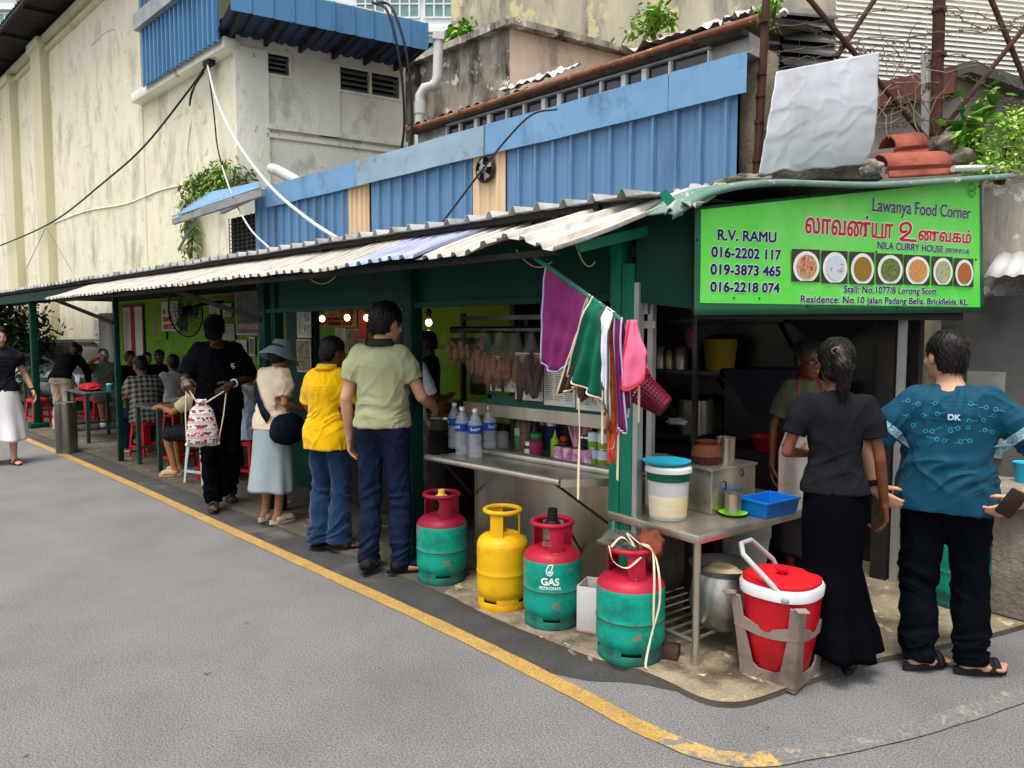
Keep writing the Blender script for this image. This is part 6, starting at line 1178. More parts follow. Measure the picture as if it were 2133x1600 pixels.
wires = [((1600, 60), (1955, 15), (2140, 70)), ((1595, 110), (1955, 70), (2140, 60)), ((1590, 150), (1955, 110), (2140, 190)), ((1585, 130), (1800, 105), (1955, 65)), ((1830, 230), (1955, 205), (2140, 215)), ((1820, 270), (1955, 250), (2140, 270)), ((1960, 20), (2060, 60), (2140, 30)), ((1955, 150), (2040, 170), (2140, 240)), ((1690, 60), (1760, 95), (1830, 115))]
rr = random.Random(21)
for w in wires:
    P = spline([onD(x, y, 5.45) for x, y in w], 14); P = [tuple(np.array(p)+np.array((rr.gauss(0, .006), rr.gauss(0, .006), rr.gauss(0, .008)))) for p in P]
    mb = MB(); mb.tube(P, .0035, 5)
    for k in range(1, len(P), 2):
        for _ in range(2): d = np.array((rr.gauss(0, 1), rr.gauss(0, 1), rr.gauss(0, 1))); d *= .022/np.linalg.norm(d); mb.bar(np.array(P[k])-d, np.array(P[k])+d, .004)
    W(mb, 'barbed_wire', bwm, bf)
# dead twigs
tw = MB()
for k in range(46):
    x, y = rr.uniform(1790, 1940), rr.uniform(90, 250); p = onD(x, y, 5.4+rr.uniform(-.15, .15)); pts = [p]; d = np.array((rr.gauss(0, 1), rr.gauss(0, .6), rr.gauss(-.2, 1))); d /= np.linalg.norm(d)
    for q in range(5): d = d+np.array((rr.gauss(0, .3), rr.gauss(0, .3), rr.gauss(0, .3))); d /= np.linalg.norm(d); pts.append(pts[-1]+d*.07)
    tw.tube(pts, [.005, .004, .0035, .003, .002, .0015], 4)
tag(tw.build('dead_vine', mat('dry_vine', '8A7C68', '6B5F50', sc=9, rough=.9)), 'dry leafless vine tangled in barbed wire left of the brown pole', 'vine')
mb = MB(); mb.bar(onD(1932, 292, 5.6), onD(1929, 110, 5.6), .085, .04); tag(mb.build('white_post', mat('peeling_white', 'C9C6C2', 'B5B1AC', sc=5, rough=.8, wear='5E5852', wsc=12, wlo=.56), bev=.004), 'white post of peeling paint beside the brown steel pole', 'post', kind='thing')
# grey sheet hung on the fence
gsp = [onD(1580, 362, 4.85), onD(1800, 343, 5.25), onD(1834, 108, 5.3), onD(1616, 150, 4.95)]
nn_ = np.cross(gsp[1]-gsp[0], gsp[3]-gsp[0]); nn_ /= np.linalg.norm(nn_)
mb = MB()
def gfn(u, v):
    p = lerp(lerp(gsp[0], gsp[1], u), lerp(gsp[3], gsp[2], u), v); w = V((u*3, v*3, 2)); q = noise.noise(w*1.3+V((noise.noise(w)*1.5, noise.noise(w+V((5, 0, 0)))*1.5, 0)))
    return p+nn_*(.006*q+.0035*(1-abs(noise.noise(V((u*4+q, v*5+q, 1))))*3)**3*(abs(noise.noise(V((u*4+q, v*5+q, 1)))) < .33)+.05*math.sin(v*3.1))-RT*(.03*math.sin(v*3.14)*(1-u)-.02*math.sin(v*5+1)*u+.006*noise.noise(V((0, v*9, 1))))+UPW*.02*noise.noise(V((u*7, 0, 9)))*(1-v)
mb.grid(gfn, 60, 60); tag(mb.build('grey_sheet', mat('grey_vinyl', 'BFC2C8', 'AEB1B8', sc=2, rough=.5, dirt='8A847A', dsc=2.2, damt=.4, streak=4), ang=180, solid=.004), 'wrinkled pale grey vinyl sheet hung on the fence above the banner', 'sheet')
# broken roof tiles and rubble
tile_m = mat('red_tile', 'A25A4A', '8C4638', sc=6, rough=.8, bump=.004, bsc=40, dirt='6E3A2E', dsc=4, damt=.6)
for A, B, lb in ((onD(1852, 352, 5.1), onD(1985, 345, 5.25), 'lower large red roof tile lying on the banner roof edge'), (onD(1868, 312, 5.3), onD(1935, 305, 5.35), 'smaller red ridge tile stacked above the large tile')):
    mb = MB(); d = (B-A); prof = [(-.01, -.06), (.0, -.045), (.0, -.02), (.03, -.02), (.03, .0), (.01, .02), (.02, .06), (.06, .10), (.11, .12), (.16, .10), (.19, .05)]; bk_ = np.cross(UPW, d/np.linalg.norm(d)); bk_ = bk_ if np.dot(bk_, A) > 0 else -bk_; k = 1.0 if 'large' in lb else .72
    mb.loft([[tuple(lerp(A, B, t)+bk_*x*k+UPW*z*k) for x, z in prof] for t in (0, .25, .5, .75, 1)], closed=False); tag(mb.build('roof_tile', tile_m, solid=.014), lb, 'roof tile')
rub = mat('rubble', '8C8376', '6B6256', sc=7, rough=.95, bump=.02, bsc=25, dirt='3E3830', dsc=4)
for px, py, D, r, lb in ((1962, 300, 5.5, (.10, .10, .08), 'rough mortar lump at the foot of the brown steel pole'), (1815, 352, 5.1, (.07, .06, .055), 'jagged grey stone chunk left of the red tiles'), (1990, 330, 5.5, (.11, .11, .09), 'mossy rubble heap right of the red tiles'), (1540, 378, 5.0, (.18, .10, .04), 'rubble pile at the right foot of the blue shed')):
    blobcloth('rubble', lb, tuple(onD(px, py, D)), r, rub, px, 'rubble')
mb = MB(); mb.tube(spline([onD(1985, 352, 5.2), onD(2040, 350, 5.3), onD(2100, 352, 5.4)], 5), .022, 8); tag(mb.build('pipe', pvc), 'thin pale pipe lying along the banner roof edge, far right', 'pipe')
mb = MB(); mb.prism([onD(x, y, 5.3) for x, y in ((1600, 345), (1800, 325), (1840, 372), (1560, 372))], (-.2, .25, 0)); tag(mb.build('mortar_ledge', rub), 'mossy mortar ledge under the hanging grey sheet', 'ledge')
# ================= next stall at the right edge
NY = 6.2; nx = lambda px, y=600, Y=NY: onY(px, y, Y)[0]; nz_ = lambda px, y, Y=NY: onY(px, y, Y)[2]
ns = thing('neighbour_stall', 'grey boarded stall wall with mossy concrete above at right edge', 'stall', (-1.2, NY, .025))
gboard = mat('grey_board', '6E6C68', '5C5A57', sc=2, rough=.55, dirt='3E3C39', dsc=2, damt=.5, metal=.2)
mb = MB(); mb.box((nx(1962)+1.1, NY+.04, .95), (2.2, .04, 1.9)); W(mb, 'board', gboard, ns)
mb = MB(); zt = nz_(2090, 378); mb.box((nx(2030)+1.0, NY+.3, (1.9+zt)/2), (2.0, .3, zt-1.9)); W(mb, 'upper_wall', mossy, ns)
mb = MB(); corr(mb, (nx(2046, 585, 5.95), 5.95, nz_(2046, 580, 5.95)), UX, (0, .4, .19), 2.2, 1, .09, .016, (0, -.3, 1), 'sine', 1); W(mb, 'awning', mat('white_zinc', 'C9C9C6', 'B9B9B5', sc=4, rough=.5), ns, solid=.003)
mb = MB(); a, b = onY(2012, 850, NY), onY(2092, 850, NY); mb.box(((a[0]+b[0])/2, NY+.0, 1.05), (b[0]-a[0], .02, .62)); W(mb, 'patch_panel', mat('pale_board', '9A9A95', '8A8A85', sc=3, rough=.5, dirt='6A6A66', dsc=3), ns)
sc_ = thing('stone_counter', 'rough cement counter with thick leg at right edge', 'counter', tuple(onZ(2085, 1285, .025)))
q = onZ(2085, 1285, .025); rough_c = mat('rough_cement', '9A9186', '7C746A', sc=5, rough=.95, bump=.012, bsc=35, dirt='4A443C', dsc=3, damt=.7)
mb = MB(); mb.box((q[0]+.10, q[1]+.10, .36), (.24, .3, .66), trz, bev=.02); W(mb, 'leg', rough_c, sc_)
mb = MB(); c_ = q+u2*.0; mb.box((q[0]+.27, q[1]+.22, .72), (.78, .5, .10), .25, bev=.015); W(mb, 'counter_top', rough_c, sc_)
sct = .772
lath('basin', 'red basin on the rough cement counter at right edge', 'basin', (q[0]+.20, q[1]+.36, sct), [('body', [(0, 0), (.1, 0), (.14, .11), (.145, .115), (.13, .11), (.09, .01), (0, .01)], MATS['red_basin'])])
ld_ = lath('scoop', 'turquoise plastic scoop resting against the red basin', 'scoop', (q[0]+.05, q[1]+.26, sct), [('body', [(0, 0), (.06, 0), (.075, .11), (.078, .115), (.07, .11), (.055, .01), (0, .01)], MATS['turq_plastic'])])
mb = MB(); mb.bar((.06, -.02, .10), (.21, -.07, .15), .03, .014); mb.build('handle', MATS['turq_plastic'], ld_)
leaves('leafy_greens', 'bunch of green vegetables on the cement counter behind the teal shirt man', 'vegetables', (q[0]+.32, q[1]+.14, sct+.04), (.10, .08, .035), 140, .09, [lf[0], lf[2]], 31, clumps=5)
cylinder('teal gas cylinder half hidden behind the legs of the teal shirt man', 2000, 1258, .165, .60, teal, cyl_red, cyl_red, rustd, .4, 'none')
mb = MB(); mb.tube(spline([onD(1808, 1092, 4.9), onD(1850, 1125, 4.85), onD(1895, 1152, 4.8), onD(1960, 1160, 4.9), onD(2030, 1150, 4.9), onD(2068, 1130, 4.9), onD(2058, 1170, 4.9)], 8), .011, 8); tag(mb.build('gas_hose', mat('hose_tan', '9A8068', '836A54', sc=8, rough=.5)), 'tan rubber hose sagging between kitchen and the half hidden cylinder', 'hose')
# ================= cables
cab = flat('cable_black', '161616', rough=.5); cabw = flat('cable_white', 'C4C4C0', rough=.5)
def cable(label, pts, r, m, cat='cable', n=10): mb = MB(); mb.tube(spline(pts, n), r, 6); return tag(mb.build('cable', m), label, cat)
hk = onY(432, 135, 5.85)
cable('long black cable sagging from the wall bracket down to far left', [hk, onY(392, 190, 5.8), onY(300, 305, 5.75), onY(216, 380, 5.7), onY(110, 462, 5.7), onY(0, 512, 5.7), onY(-90, 545, 5.7)], .02, cab)
cable('white cable from the wall bracket down over the blue shed', [hk, onD(450, 205, 12), onD(490, 290, 10.5), onD(560, 385, 8.8), onD(640, 455, 7.8), onD(705, 498, 7.0)], .018, cabw)
cable('thin white cable dropping past the lean-to to the roof', [onD(462, 345, 11.5), onD(485, 410, 10), onD(520, 475, 9), onD(562, 518, 8.4)], .011, cabw)
cable('dark cable loop hanging below the wall bracket', [hk, onY(420, 150, 5.8), onY(402, 190, 5.8), onY(395, 220, 5.8), onY(400, 190, 5.8), onY(425, 150, 5.8)], .013, cab)
cable('twisted dark cable running down cream corner below the bracket', [hk, onY(438, 175, 5.86), onY(446, 240, 5.9), onY(452, 300, 5.9), onY(462, 345, 5.9)], .014, cab)
cable('left of two black cables over the blue canopy fascia', [onD(775, 5, 12.3), onD(805, 20, 12.1), onD(826, 90, 12.0), onD(838, 170, 12), onD(842, 260, 12), onD(835, 320, 12)], .022, cab)
cable('right of two black cables over the blue canopy fascia', [onD(785, 5, 12.3), onD(815, 15, 12.1), onD(842, 90, 12.0), onD(855, 180, 12), onD(858, 260, 12), onD(856, 300, 12)], .022, cab)
cable('black cable arching over the blue fascia past the exhaust fan', [onD(1160, 228, 5.6), onD(1110, 238, 5.3), onD(1060, 285, 5.25), onD(1000, 360, 5.25), onD(915, 472, 5.2)], .007, cab)
cable('thin wire along the far left pilasters', [onY(-20, 180, 5.8), onY(18, 210, 5.8), onY(8, 240, 5.8), onY(-20, 270, 5.8)], .016, cab)
for a, b, lb in (((95, 475), (55, 560), 'thin wire hanging left of the near pilaster'), ((97, 475), (150, 565), 'thin wire slanting right of the near pilaster')): cable(lb, [onY(*a, 5.7), onY((a[0]+b[0])/2, (a[1]+b[1])/2, 5.7), onY(*b, 5.7)], .008, mat('wire_grey', '6A6860', '55534C', sc=5))
wb = MB(); wb.box((hk[0], 5.88, hk[2]+.05), (.25, .12, .12)); tag(wb.build('wall_bracket', dark_steel), 'dark cable bracket high on cream wall corner', 'bracket')
# string wires under the awning
for i, (a, b) in enumerate((((640, 575), (700, 575)), ((1075, 520), (1150, 545)), ((1200, 510), (1240, 545)))): cable(['loose pale wire under the awning near the far post', 'loose pale wire looped under the awning above the purple towel', 'loose pale wire under the near awning end'][i], sag(onY(*a, 3.0), onY(*b, 3.1), .06, 5), .003, tape_c, 'wire', 4)
# ================= car
g = onZ(95, 862, 0); car = thing('car', 'light silver car parked at far left behind the post, bonnet towards the road', 'car', (g[0]-1.6, g[1]+.9, 0), .25)
silver = mat('car_silver', 'A8ABAE', '9A9DA1', sc=3, rough=.25, metal=.6, coat=.6)
def carloft(secs, m, nm, par):
    mb = MB(); mb.loft([[V((x, w*math.copysign(abs(math.cos(a))**.5, math.cos(a)), z0+(z1-z0)*(.5+.5*math.copysign(abs(math.sin(a))**.6, math.sin(a))))) for a in np.linspace(0, 2*math.pi, 24, endpoint=False)] for x, w, z0, z1 in secs]); return mb.build(nm, m, par, ang=50)
carloft([(1.75, .6, .35, .75), (1.68, .78, .25, .88), (1.2, .84, .22, .98), (.6, .85, .22, 1.04), (-1.6, .85, .22, 1.02), (-2.0, .8, .3, .95)], silver, 'body', car)
carloft([(.75, .74, .95, 1.02), (.1, .70, .95, 1.42), (-.3, .68, .95, 1.48), (-1.3, .68, .95, 1.46), (-1.85, .72, .95, 1.05)], glass_d, 'windows', car)
carloft([(.12, .66, 1.40, 1.47), (-.4, .66, 1.42, 1.51), (-1.2, .66, 1.42, 1.49), (-1.4, .64, 1.38, 1.44)], silver, 'roof', car)
mb = MB(); mb.box((1.72, 0, .52), (.1, 1.0, .22), bev=.03); mb.build('grille', rubber, car)
for s in (-1, 1):
    mb = MB(); mb.ell((1.62, s*.62, .72), (.12, .16, .08), 12); mb.build('headlight', flat('lamp_glass', 'C9CCD0', rough=.1), car)
    mb = MB(); mb.ell((.55, s*.95, 1.02), (.07, .1, .08), 10); mb.build('mirror', rubber, car)
    for x in (1.15, -1.25): mb = MB(); mb.lathe([(0, -.1), (.2, -.1), (.31, -.08), (.32, 0), (.31, .08), (.2, .1), (0, .1)], 24); mb.v = [(a+x, c+s*.75, b+.32) for a, b, c in mb.v]; mb.build('wheel', rubber, car)
mb = MB(); mb.box((1.79, 0, .42), (.012, .5, .12)); pl_ = mb.build('number_plate', rubber, car)
mb = MB(); vs, fs_ = text_mesh('9', .12, .002); mb.add([(1.798, x+.14, .38+y) for x, y in vs], fs_); mb.build('lettering', white_ink, pl_)
# ================= people: smooth blended bodies meshed from distance fields
def nrm(v): v = np.array(v, float); return v/max(np.linalg.norm(v), 1e-9)
class SDF:
    def __init__(s, vox): s.vox = vox; s.ops = []; s.lo = np.array((9e9,)*3); s.hi = -s.lo; s.cuts = []
    def _b(s, lo, hi, f, k, sub=False):
        lo, hi = np.array(lo), np.array(hi); s.ops.append((lo, hi, f, k, sub))
        if not sub: s.lo = np.minimum(s.lo, lo); s.hi = np.maximum(s.hi, hi)
    def cone(s, a, b, r0, r1, k=.02, sub=False):
        a, b = np.array(a, float), np.array(b, float); ba = b-a; L2 = max(np.dot(ba, ba), 1e-9); R = max(r0, r1)
        def f(P): t = np.clip(((P-a)@ba)/L2, 0, 1); return np.linalg.norm(P-a-t[..., None]*ba, axis=-1)-(r0+(r1-r0)*t)
        s._b(np.minimum(a, b)-R, np.maximum(a, b)+R, f, k, sub); return s
    def chain(s, pts, rs, k=.015):
        for i in range(len(pts)-1): s.cone(pts[i], pts[i+1], rs[i], rs[i+1], k if i == 0 else .008)
        return s
    def ell(s, c, r, M=None, k=.02, sub=False):
        c = np.array(c, float); r = np.array(r, float); M = np.eye(3) if M is None else np.array(M, float)   # rows: local axes
        def f(P):
            q = (P-c)@M.T; k0 = np.linalg.norm(q/r, axis=-1); k1 = np.linalg.norm(q/(r*r), axis=-1); return k0*(k0-1)/np.maximum(k1, 1e-6)
        R = np.abs(M.T)@r; s._b(c-R, c+R, f, k, sub); return s
    def torso(s, secs, k=.02):
        """stack of elliptical sections: (centre, right axis, half width, half depth)"""
        if len(secs) > 2:
            A = spline([tuple(q[0])+tuple(nrm(q[1]))+(q[2], q[3]) for q in secs], 4); secs = [(a[:3], a[3:6], a[6], a[7]) for a in A]
        C = [np.array(q[0], float) for q in secs]; X = [nrm(q[1]) for q in secs]; Wd = [q[2] for q in secs]; Dp = [q[3] for q in secs]
        for i in range(len(secs)-1):
            a, b = C[i], C[i+1]; ba = b-a; L2 = np.dot(ba, ba); ax = ba/math.sqrt(L2)
            def f(P, a=a, ba=ba, L2=L2, ax=ax, i=i):
                t = ((P-a)@ba)/L2; tc = np.clip(t, 0, 1); x = X[i]*(1-tc[..., None])+X[i+1]*tc[..., None]; q = P-a-tc[..., None]*ba
                x = x/np.linalg.norm(x, axis=-1, keepdims=True); y = np.cross(ax, x); qx = np.sum(q*x, -1); qy = np.sum(q*y, -1); qz = (t-tc)*math.sqrt(L2)
                w = Wd[i]+(Wd[i+1]-Wd[i])*tc; d = Dp[i]+(Dp[i+1]-Dp[i])*tc; e = ((np.abs(qx)/w)**2.3+(np.abs(qy)/d)**2.3)**(1/2.3); return np.hypot(np.maximum((e-1)*np.minimum(w, d), 0), qz)+np.minimum((e-1)*np.minimum(w, d), 0)
            R = max(Wd[i], Wd[i+1], Dp[i], Dp[i+1]); s._b(np.minimum(a, b)-R, np.maximum(a, b)+R, f, k if i == 0 else 0)
        return s
    def cut(s, p, n): s.cuts.append((np.array(p, float), nrm(n))); return s   # removes the side n points to
    def mesh(s, disp=None):
        v = s.vox; lo = s.lo-4*v; n = np.ceil((s.hi+4*v-lo)/v).astype(int)+1; G = np.full(n, .05, np.float32)
        def blk(lo_, hi_):
            i0 = np.maximum(np.floor((lo_-lo)/v).astype(int), 0); i1 = np.minimum(np.ceil((hi_-lo)/v).astype(int)+1, n); return i0, i1
        def pts(i0, i1):
            ax = [lo[d]+v*np.arange(i0[d], i1[d]) for d in range(3)]; return np.stack(np.meshgrid(*ax, indexing='ij'), -1)
        for a, b, f, k, sub in s.ops:
            pad = k+.012+2*v; i0, i1 = blk(a-pad, b+pad)
            if (i1 <= i0).any(): continue
            sl = tuple(slice(i0[d], i1[d]) for d in range(3)); D = f(pts(i0, i1)).astype(np.float32); g = G[sl]
            if sub: G[sl] = np.maximum(g, -D)
            else: h = np.maximum(k-np.abs(g-D), 0)/max(k, 1e-6); G[sl] = np.minimum(g, D)-h*h*k*.25
        for p, nn in s.cuts: P = pts(np.zeros(3, int), n); G = np.maximum(G, (P-p)@nn)
        g = openvdb.FloatGrid(.05); g.copyFromArray(np.ascontiguousarray(np.clip(G, -.05, .05).astype(np.float32))); V_, T_, Q_ = g.convertToPolygons(0.0, 0.0)
        return V_*v+lo, Q_[:, ::-1]
def np_mesh(name, Vv, Q, m, parent):
    me = bpy.data.meshes.new(name); nv, nf = len(Vv), len(Q)
    me.vertices.add(nv); me.vertices.foreach_set('co', np.ascontiguousarray(Vv, dtype=np.float32).ravel()); me.loops.add(nf*4); me.polygons.add(nf)
    me.polygons.foreach_set('loop_start', np.arange(nf, dtype=np.int32)*4); me.polygons.foreach_set('vertices' if False else 'loop_total', np.full(nf, 4, np.int32)) if False else None
    me.loops.foreach_set('vertex_index', np.ascontiguousarray(Q, dtype=np.int32).ravel()); me.update(calc_edges=True); me.validate()
    a = Vv[Q[:, 0]]; vol = np.sum(np.cross(Vv[Q[:, 1]], Vv[Q[:, 2]])*a)
    if vol < 0: me.flip_normals()
    me.materials.append(m); me.shade_smooth(); o = bpy.data.objects.new(name, me); COL.objects.link(o); o.parent = parent; return o
def normals(Vv, Q):
    n = np.zeros_like(Vv); f = np.cross(Vv[Q[:, 1]]-Vv[Q[:, 0]], Vv[Q[:, 2]]-Vv[Q[:, 0]])
    for k in range(4): np.add.at(n, Q[:, k], f)
    if np.sum(f*Vv[Q[:, 0]]) < 0: n = -n
    return n/np.maximum(np.linalg.norm(n, axis=1, keepdims=True), 1e-9)
_vt = np.random.RandomState(99).uniform(-1, 1, (32, 32, 32)).astype(np.float32)
def vnoise(P):
    i = np.floor(P).astype(int); f = P-i; f = f*f*(3-2*f); out = 0
    for dx in (0, 1):
        for dy in (0, 1):
            for dz in (0, 1): out = out+_vt[(i[:, 0]+dx) & 31, (i[:, 1]+dy) & 31, (i[:, 2]+dz) & 31]*(f[:, 0] if dx else 1-f[:, 0])*(f[:, 1] if dy else 1-f[:, 1])*(f[:, 2] if dz else 1-f[:, 2])
    return out
def ridge(P, p=3): return (1-np.abs(vnoise(P)))**p
def wrinkle(Vv, Q, amp, seed=0, scale=1.0, zones=()):
    """cloth folds: ridged noise along the drape, tighter cross folds in the given height zones"""
    N = normals(Vv, Q); P = Vv*scale+seed*3.7; w = np.stack([vnoise(P*5+9), vnoise(P*5+31), vnoise(P*5+57)], 1)*.05; R = P+w
    rot = np.array(((.8, -.6, 0), (.6, .8, 0), (0, 0, 1))); sh = R.copy(); sh[:, 0] += .45*R[:, 2]; sh2 = R.copy(); sh2[:, 0] -= .5*R[:, 2]
    d = .5*(ridge(sh@rot*np.array((13, 13, 3.2)))-.35)+.4*(ridge(sh2*np.array((17, 17, 4.5))+7)-.35)+.35*vnoise(R*6)
    for z0, wd, a in zones:
        g = np.exp(-((Vv[:, 2]*scale-z0)/wd)**2); q = R.copy(); q[:, 2] += .5*R[:, 0]*np.sign(np.sin(seed+z0*9)); d = d+a*g*(ridge(q*np.array((6, 6, 26)), 2)-.4)
    return Vv+N*(amp*d)[:, None]
SKIN = {k: mat('skin_'+k, a, b, sc=14, rough=.5, spec=.35, sss=.12) for k, a, b in (('light', 'C99A7C', 'BC8A6C'), ('tan', 'A8714E', '9A6443'), ('brown', '7A4A30', '6C4029'), ('dark', '4A2E22', '3E261B'))}
hair_m = mat('hair_black', '120F0E', '1D1817', sc=30, rough=.38, bump=.003, bsc=120, aniso=(1, 1, .25), spec=.22)
hair_grey = mat('hair_greying', '2A2624', '3E3936', sc=40, rough=.5, bump=.003, bsc=120, aniso=(1, 1, .25))
eye_w = flat('eye_white', 'CFC8C0', rough=.3); eye_d = flat('eye_dark', '120C0A', rough=.2); lip_m = flat('lip', '8A4A42', rough=.5)
def fab(name, a, b=None, bump=.0012, rough=.85, **k):
    if max(srgb(a)) < .05: k.setdefault('sheen', 0)
    return mat('fabric_'+name, a, b, sc=k.pop('sc', 5), rough=rough, bump=bump, bsc=k.pop('bsc', 130), spec=k.pop('spec', .12 if max(srgb(a)) > .03 else .03), sheen=k.pop('sheen', .15), **k)
STD = dict(pel=(0, 0, .94), waist=(0, .005, 1.08), chest=(0, .01, 1.26), neck=(0, -.015, 1.435), head=(0, .02, 1.585), shR=(.150, -.01, 1.385), elR=(.205, -.035, 1.12), wrR=(.225, .03, .88), hipR=(.085, 0, .90), knR=(.09, .02, .485), anR=(.09, -.03, .085))
def hand(S, wr, d, pn, ts, curl=.5, sc=1.0, spread=.1, point=None):
    """palm and five fingers; d = direction, pn = palm normal, ts = side of the thumb"""
    d, pn, ts = nrm(d), nrm(pn), nrm(ts); ts = nrm(ts-d*np.dot(ts, d)); pn = nrm(np.cross(d, ts))*(1 if np.dot(np.cross(d, ts), pn) >= 0 else -1); wr = np.array(wr, float)
    pc = wr+d*.048*sc
    for o in (-.026, -.009, .009, .026): S.cone(wr+ts*o*.55*sc+d*.012*sc, wr+ts*o*sc+d*.085*sc, .0135*sc, .0115*sc, .012)
    for i, o in enumerate((.028, .0095, -.0095, -.027)):
        L = (.040, .045, .042, .033)[i]*sc; p = wr+ts*o*sc+d*(.088, .092, .088, .080)[i]*sc; dd = nrm(d+ts*o*spread*8); c = curl if point != i else .1
        for j, (l, r0, r1) in enumerate(((L, .0098, .0088), (L*.62, .0088, .008), (L*.5, .008, .0066))):
            a = c*(.7+.25*j+.06*i); dd = nrm(dd*math.cos(a)+pn*math.sin(a)); q = p+dd*l; S.cone(p, q, r0*sc, r1*sc, .004); p = q
    p = wr+ts*.022*sc+d*.022*sc; dd = nrm(d*.65+ts*.75+pn*.25)
    for l, r0, r1 in ((.042*sc, .0135, .0115), (.030*sc, .0108, .0095), (.024*sc, .0095, .0075)): q = p+dd*l; S.cone(p, q, r0*sc, r1*sc, .008); p = q; dd = nrm(dd+d*.35+pn*curl*.5-ts*.25)
def basis(f, up=(0, 0, 1)):
    f = nrm(f); r = nrm(np.cross(f, up)); u = np.cross(r, f); return r, f, u
def person(label, px, py, turn, H=1.65, build=1.0, belly=1.0, skin='tan', pose=None, look=None, headup=(0, 0, 1), vox=.009, top=None, bottom=None, hair='short', shoes=None, hands=True, loc=None, facedet=False, sex='m', curl=(.5, .5), palm=None, handdir=None, hscale=1.0, hcol=None, z0=.025, seed=1, armr=1.0, glasses=False):
    """turn = degrees clockwise from having the back to the camera (180 faces it); pose gives joints for a 1.70 m body facing +Y, x to its right"""
    p = np.array(loc, float) if loc is not None else onZ(px, py, z0); rz = math.atan2(p[1], p[0])-math.radians(turn)-math.pi/2
    J = {k: np.array(v, float) for k, v in STD.items()}
    for k in list(J):
        if k.endswith('R'): J[k[:-1]+'L'] = J[k]*(-1, 1, 1)
    wide = 1.0 if sex == 'm' else .9
    for k in ('shR', 'shL', 'elR', 'elL', 'wrR', 'wrL'): J[k][0] *= wide*(1+(build-1)*.6)
    for k, v in (pose or {}).items(): J[k] = np.array(v, float)
    s = H/1.70
    for k in J: J[k] = J[k]*s
    b = build*s
    t = bpy.data.objects  # body
    S = SDF(vox); look = nrm(look if look is not None else (0, 1, 0)); r, f, u = basis(look, headup); hc = J['head']; hs = s*hscale*1.03; M = np.stack((r, f, u))
    bx = nrm(J['shR']-J['shL']); hx = nrm(J['hipR']-J['hipL'])
    # head
    S.ell(hc+(u*.028-f*.012)*hs, np.array((.074, .094, .090))*hs, M, .01); S.ell(hc+(-u*.035+f*.022)*hs, np.array((.060, .072, .085))*hs, M, .03); S.ell(hc+(-u*.092+f*.052)*hs, np.array((.030, .028, .024))*hs, M, .03)
    S.ell(hc+(u*.012+f*.074)*hs, np.array((.05, .018, .014))*hs, M, .015)
    for sg in (-1, 1):
        S.ell(hc+(r*sg*.031+u*-.002+f*.094)*hs, np.array((.017, .014, .011))*hs, M, .008, True); S.ell(hc+(r*sg*.030+u*-.001+f*.080)*hs, np.array((.014, .012, .010))*hs, M, .004)
        S.ell(hc+(r*sg*.036-u*.030+f*.070)*hs, np.array((.022, .02, .018))*hs, M, .02); S.ell(hc+(r*sg*.074-u*.012-f*.008)*hs, np.array((.010, .020, .031))*hs, M, .006)
    S.cone(hc+(f*.090+u*.008)*hs, hc+(f*.099-u*.030)*hs, .008*hs, .011*hs, .010)
    for sg in (-1, 1): S.ell(hc+(r*sg*.010+f*.093-u*.034)*hs, np.array((.010, .011, .008))*hs, M, .006)
    S.ell(hc+(f*.085-u*.060)*hs, np.array((.025, .012, .007))*hs, M, .006); S.ell(hc+(f*.083-u*.072)*hs, np.array((.021, .012, .008))*hs, M, .006)
    nk = J['neck']; S.cone(nk-UPW*.03*s, hc-(u*.045+f*.015)*hs, .056*b**.5*s**.5 if sex == 'm' else .047*s, .052*s if sex == 'm' else .043*s, .025)
    S.torso([(nk-UPW*.01*s, bx, .07*b, .055*b), (J['shR']*.5+J['shL']*.5-UPW*.02*s, bx, .135*b, .075*b)], .04)
    # trunk (kept under the clothes), limbs
    S.torso([(J['shR']*.5+J['shL']*.5-UPW*.02*s, bx, .145*b, .075*b), (J['chest'], bx, .135*b, .085*b), (J['waist'], (bx+hx)/2, .115*b*belly**.6, .08*b*belly), (J['pel'], hx, .13*b*belly**.5, .085*b*belly**.7)], .03)
    for q in 'RL':
        sh, el, wr = J['sh'+q], J['el'+q], J['wr'+q]; ar = b*armr*(1 if sex == 'm' else .86)
        S.cone(sh, el, .046*ar, .037*ar, .03); S.cone(el, lerp(el, wr, .35), .037*ar, .037*ar, .0); S.cone(lerp(el, wr, .35), wr, .037*ar, .026*ar**.7, .0)
        dd = nrm(wr-el); hd = nrm((handdir or {}).get(q, dd)); sg = 1 if q == 'R' else -1
        pn = (palm or {}).get(q); 
        if pn is None: pn, ts = np.array((-sg, 0, 0)), np.array((0, 1, 0))
        else: pn, ts = np.array(pn[0], float), np.array(pn[1], float)
        if hands: hand(S, wr, hd, pn, ts, curl[0 if q == 'R' else 1], s*1.0)
        else: S.cone(wr, wr+hd*.09*s, .03*s, .022*s)
        hp, kn, an = J['hip'+q], J['kn'+q], J['an'+q]; S.cone(hp, kn, .072*b, .05*b, .03); S.cone(kn, lerp(kn, an, .3), .048*b, .048*b, .015); S.cone(lerp(kn, an, .3), an, .047*b, .034*s, .012)
        fd = (pose or {}).get('ft'+q); fd = nrm(fd) if fd is not None else nrm((sg*.15, 1, 0)); J['fd'+q] = fd
        S.cone(an, an-UPW*.04*s-fd*.03*s, .034*s, .033*s, .015); S.cone(an-UPW*.035*s, an-UPW*.055*s+fd*(.13 if not shoes or shoes['kind'] in ('sandal', 'flipflop') else .09)*s, .033*s, .024*s, .02)
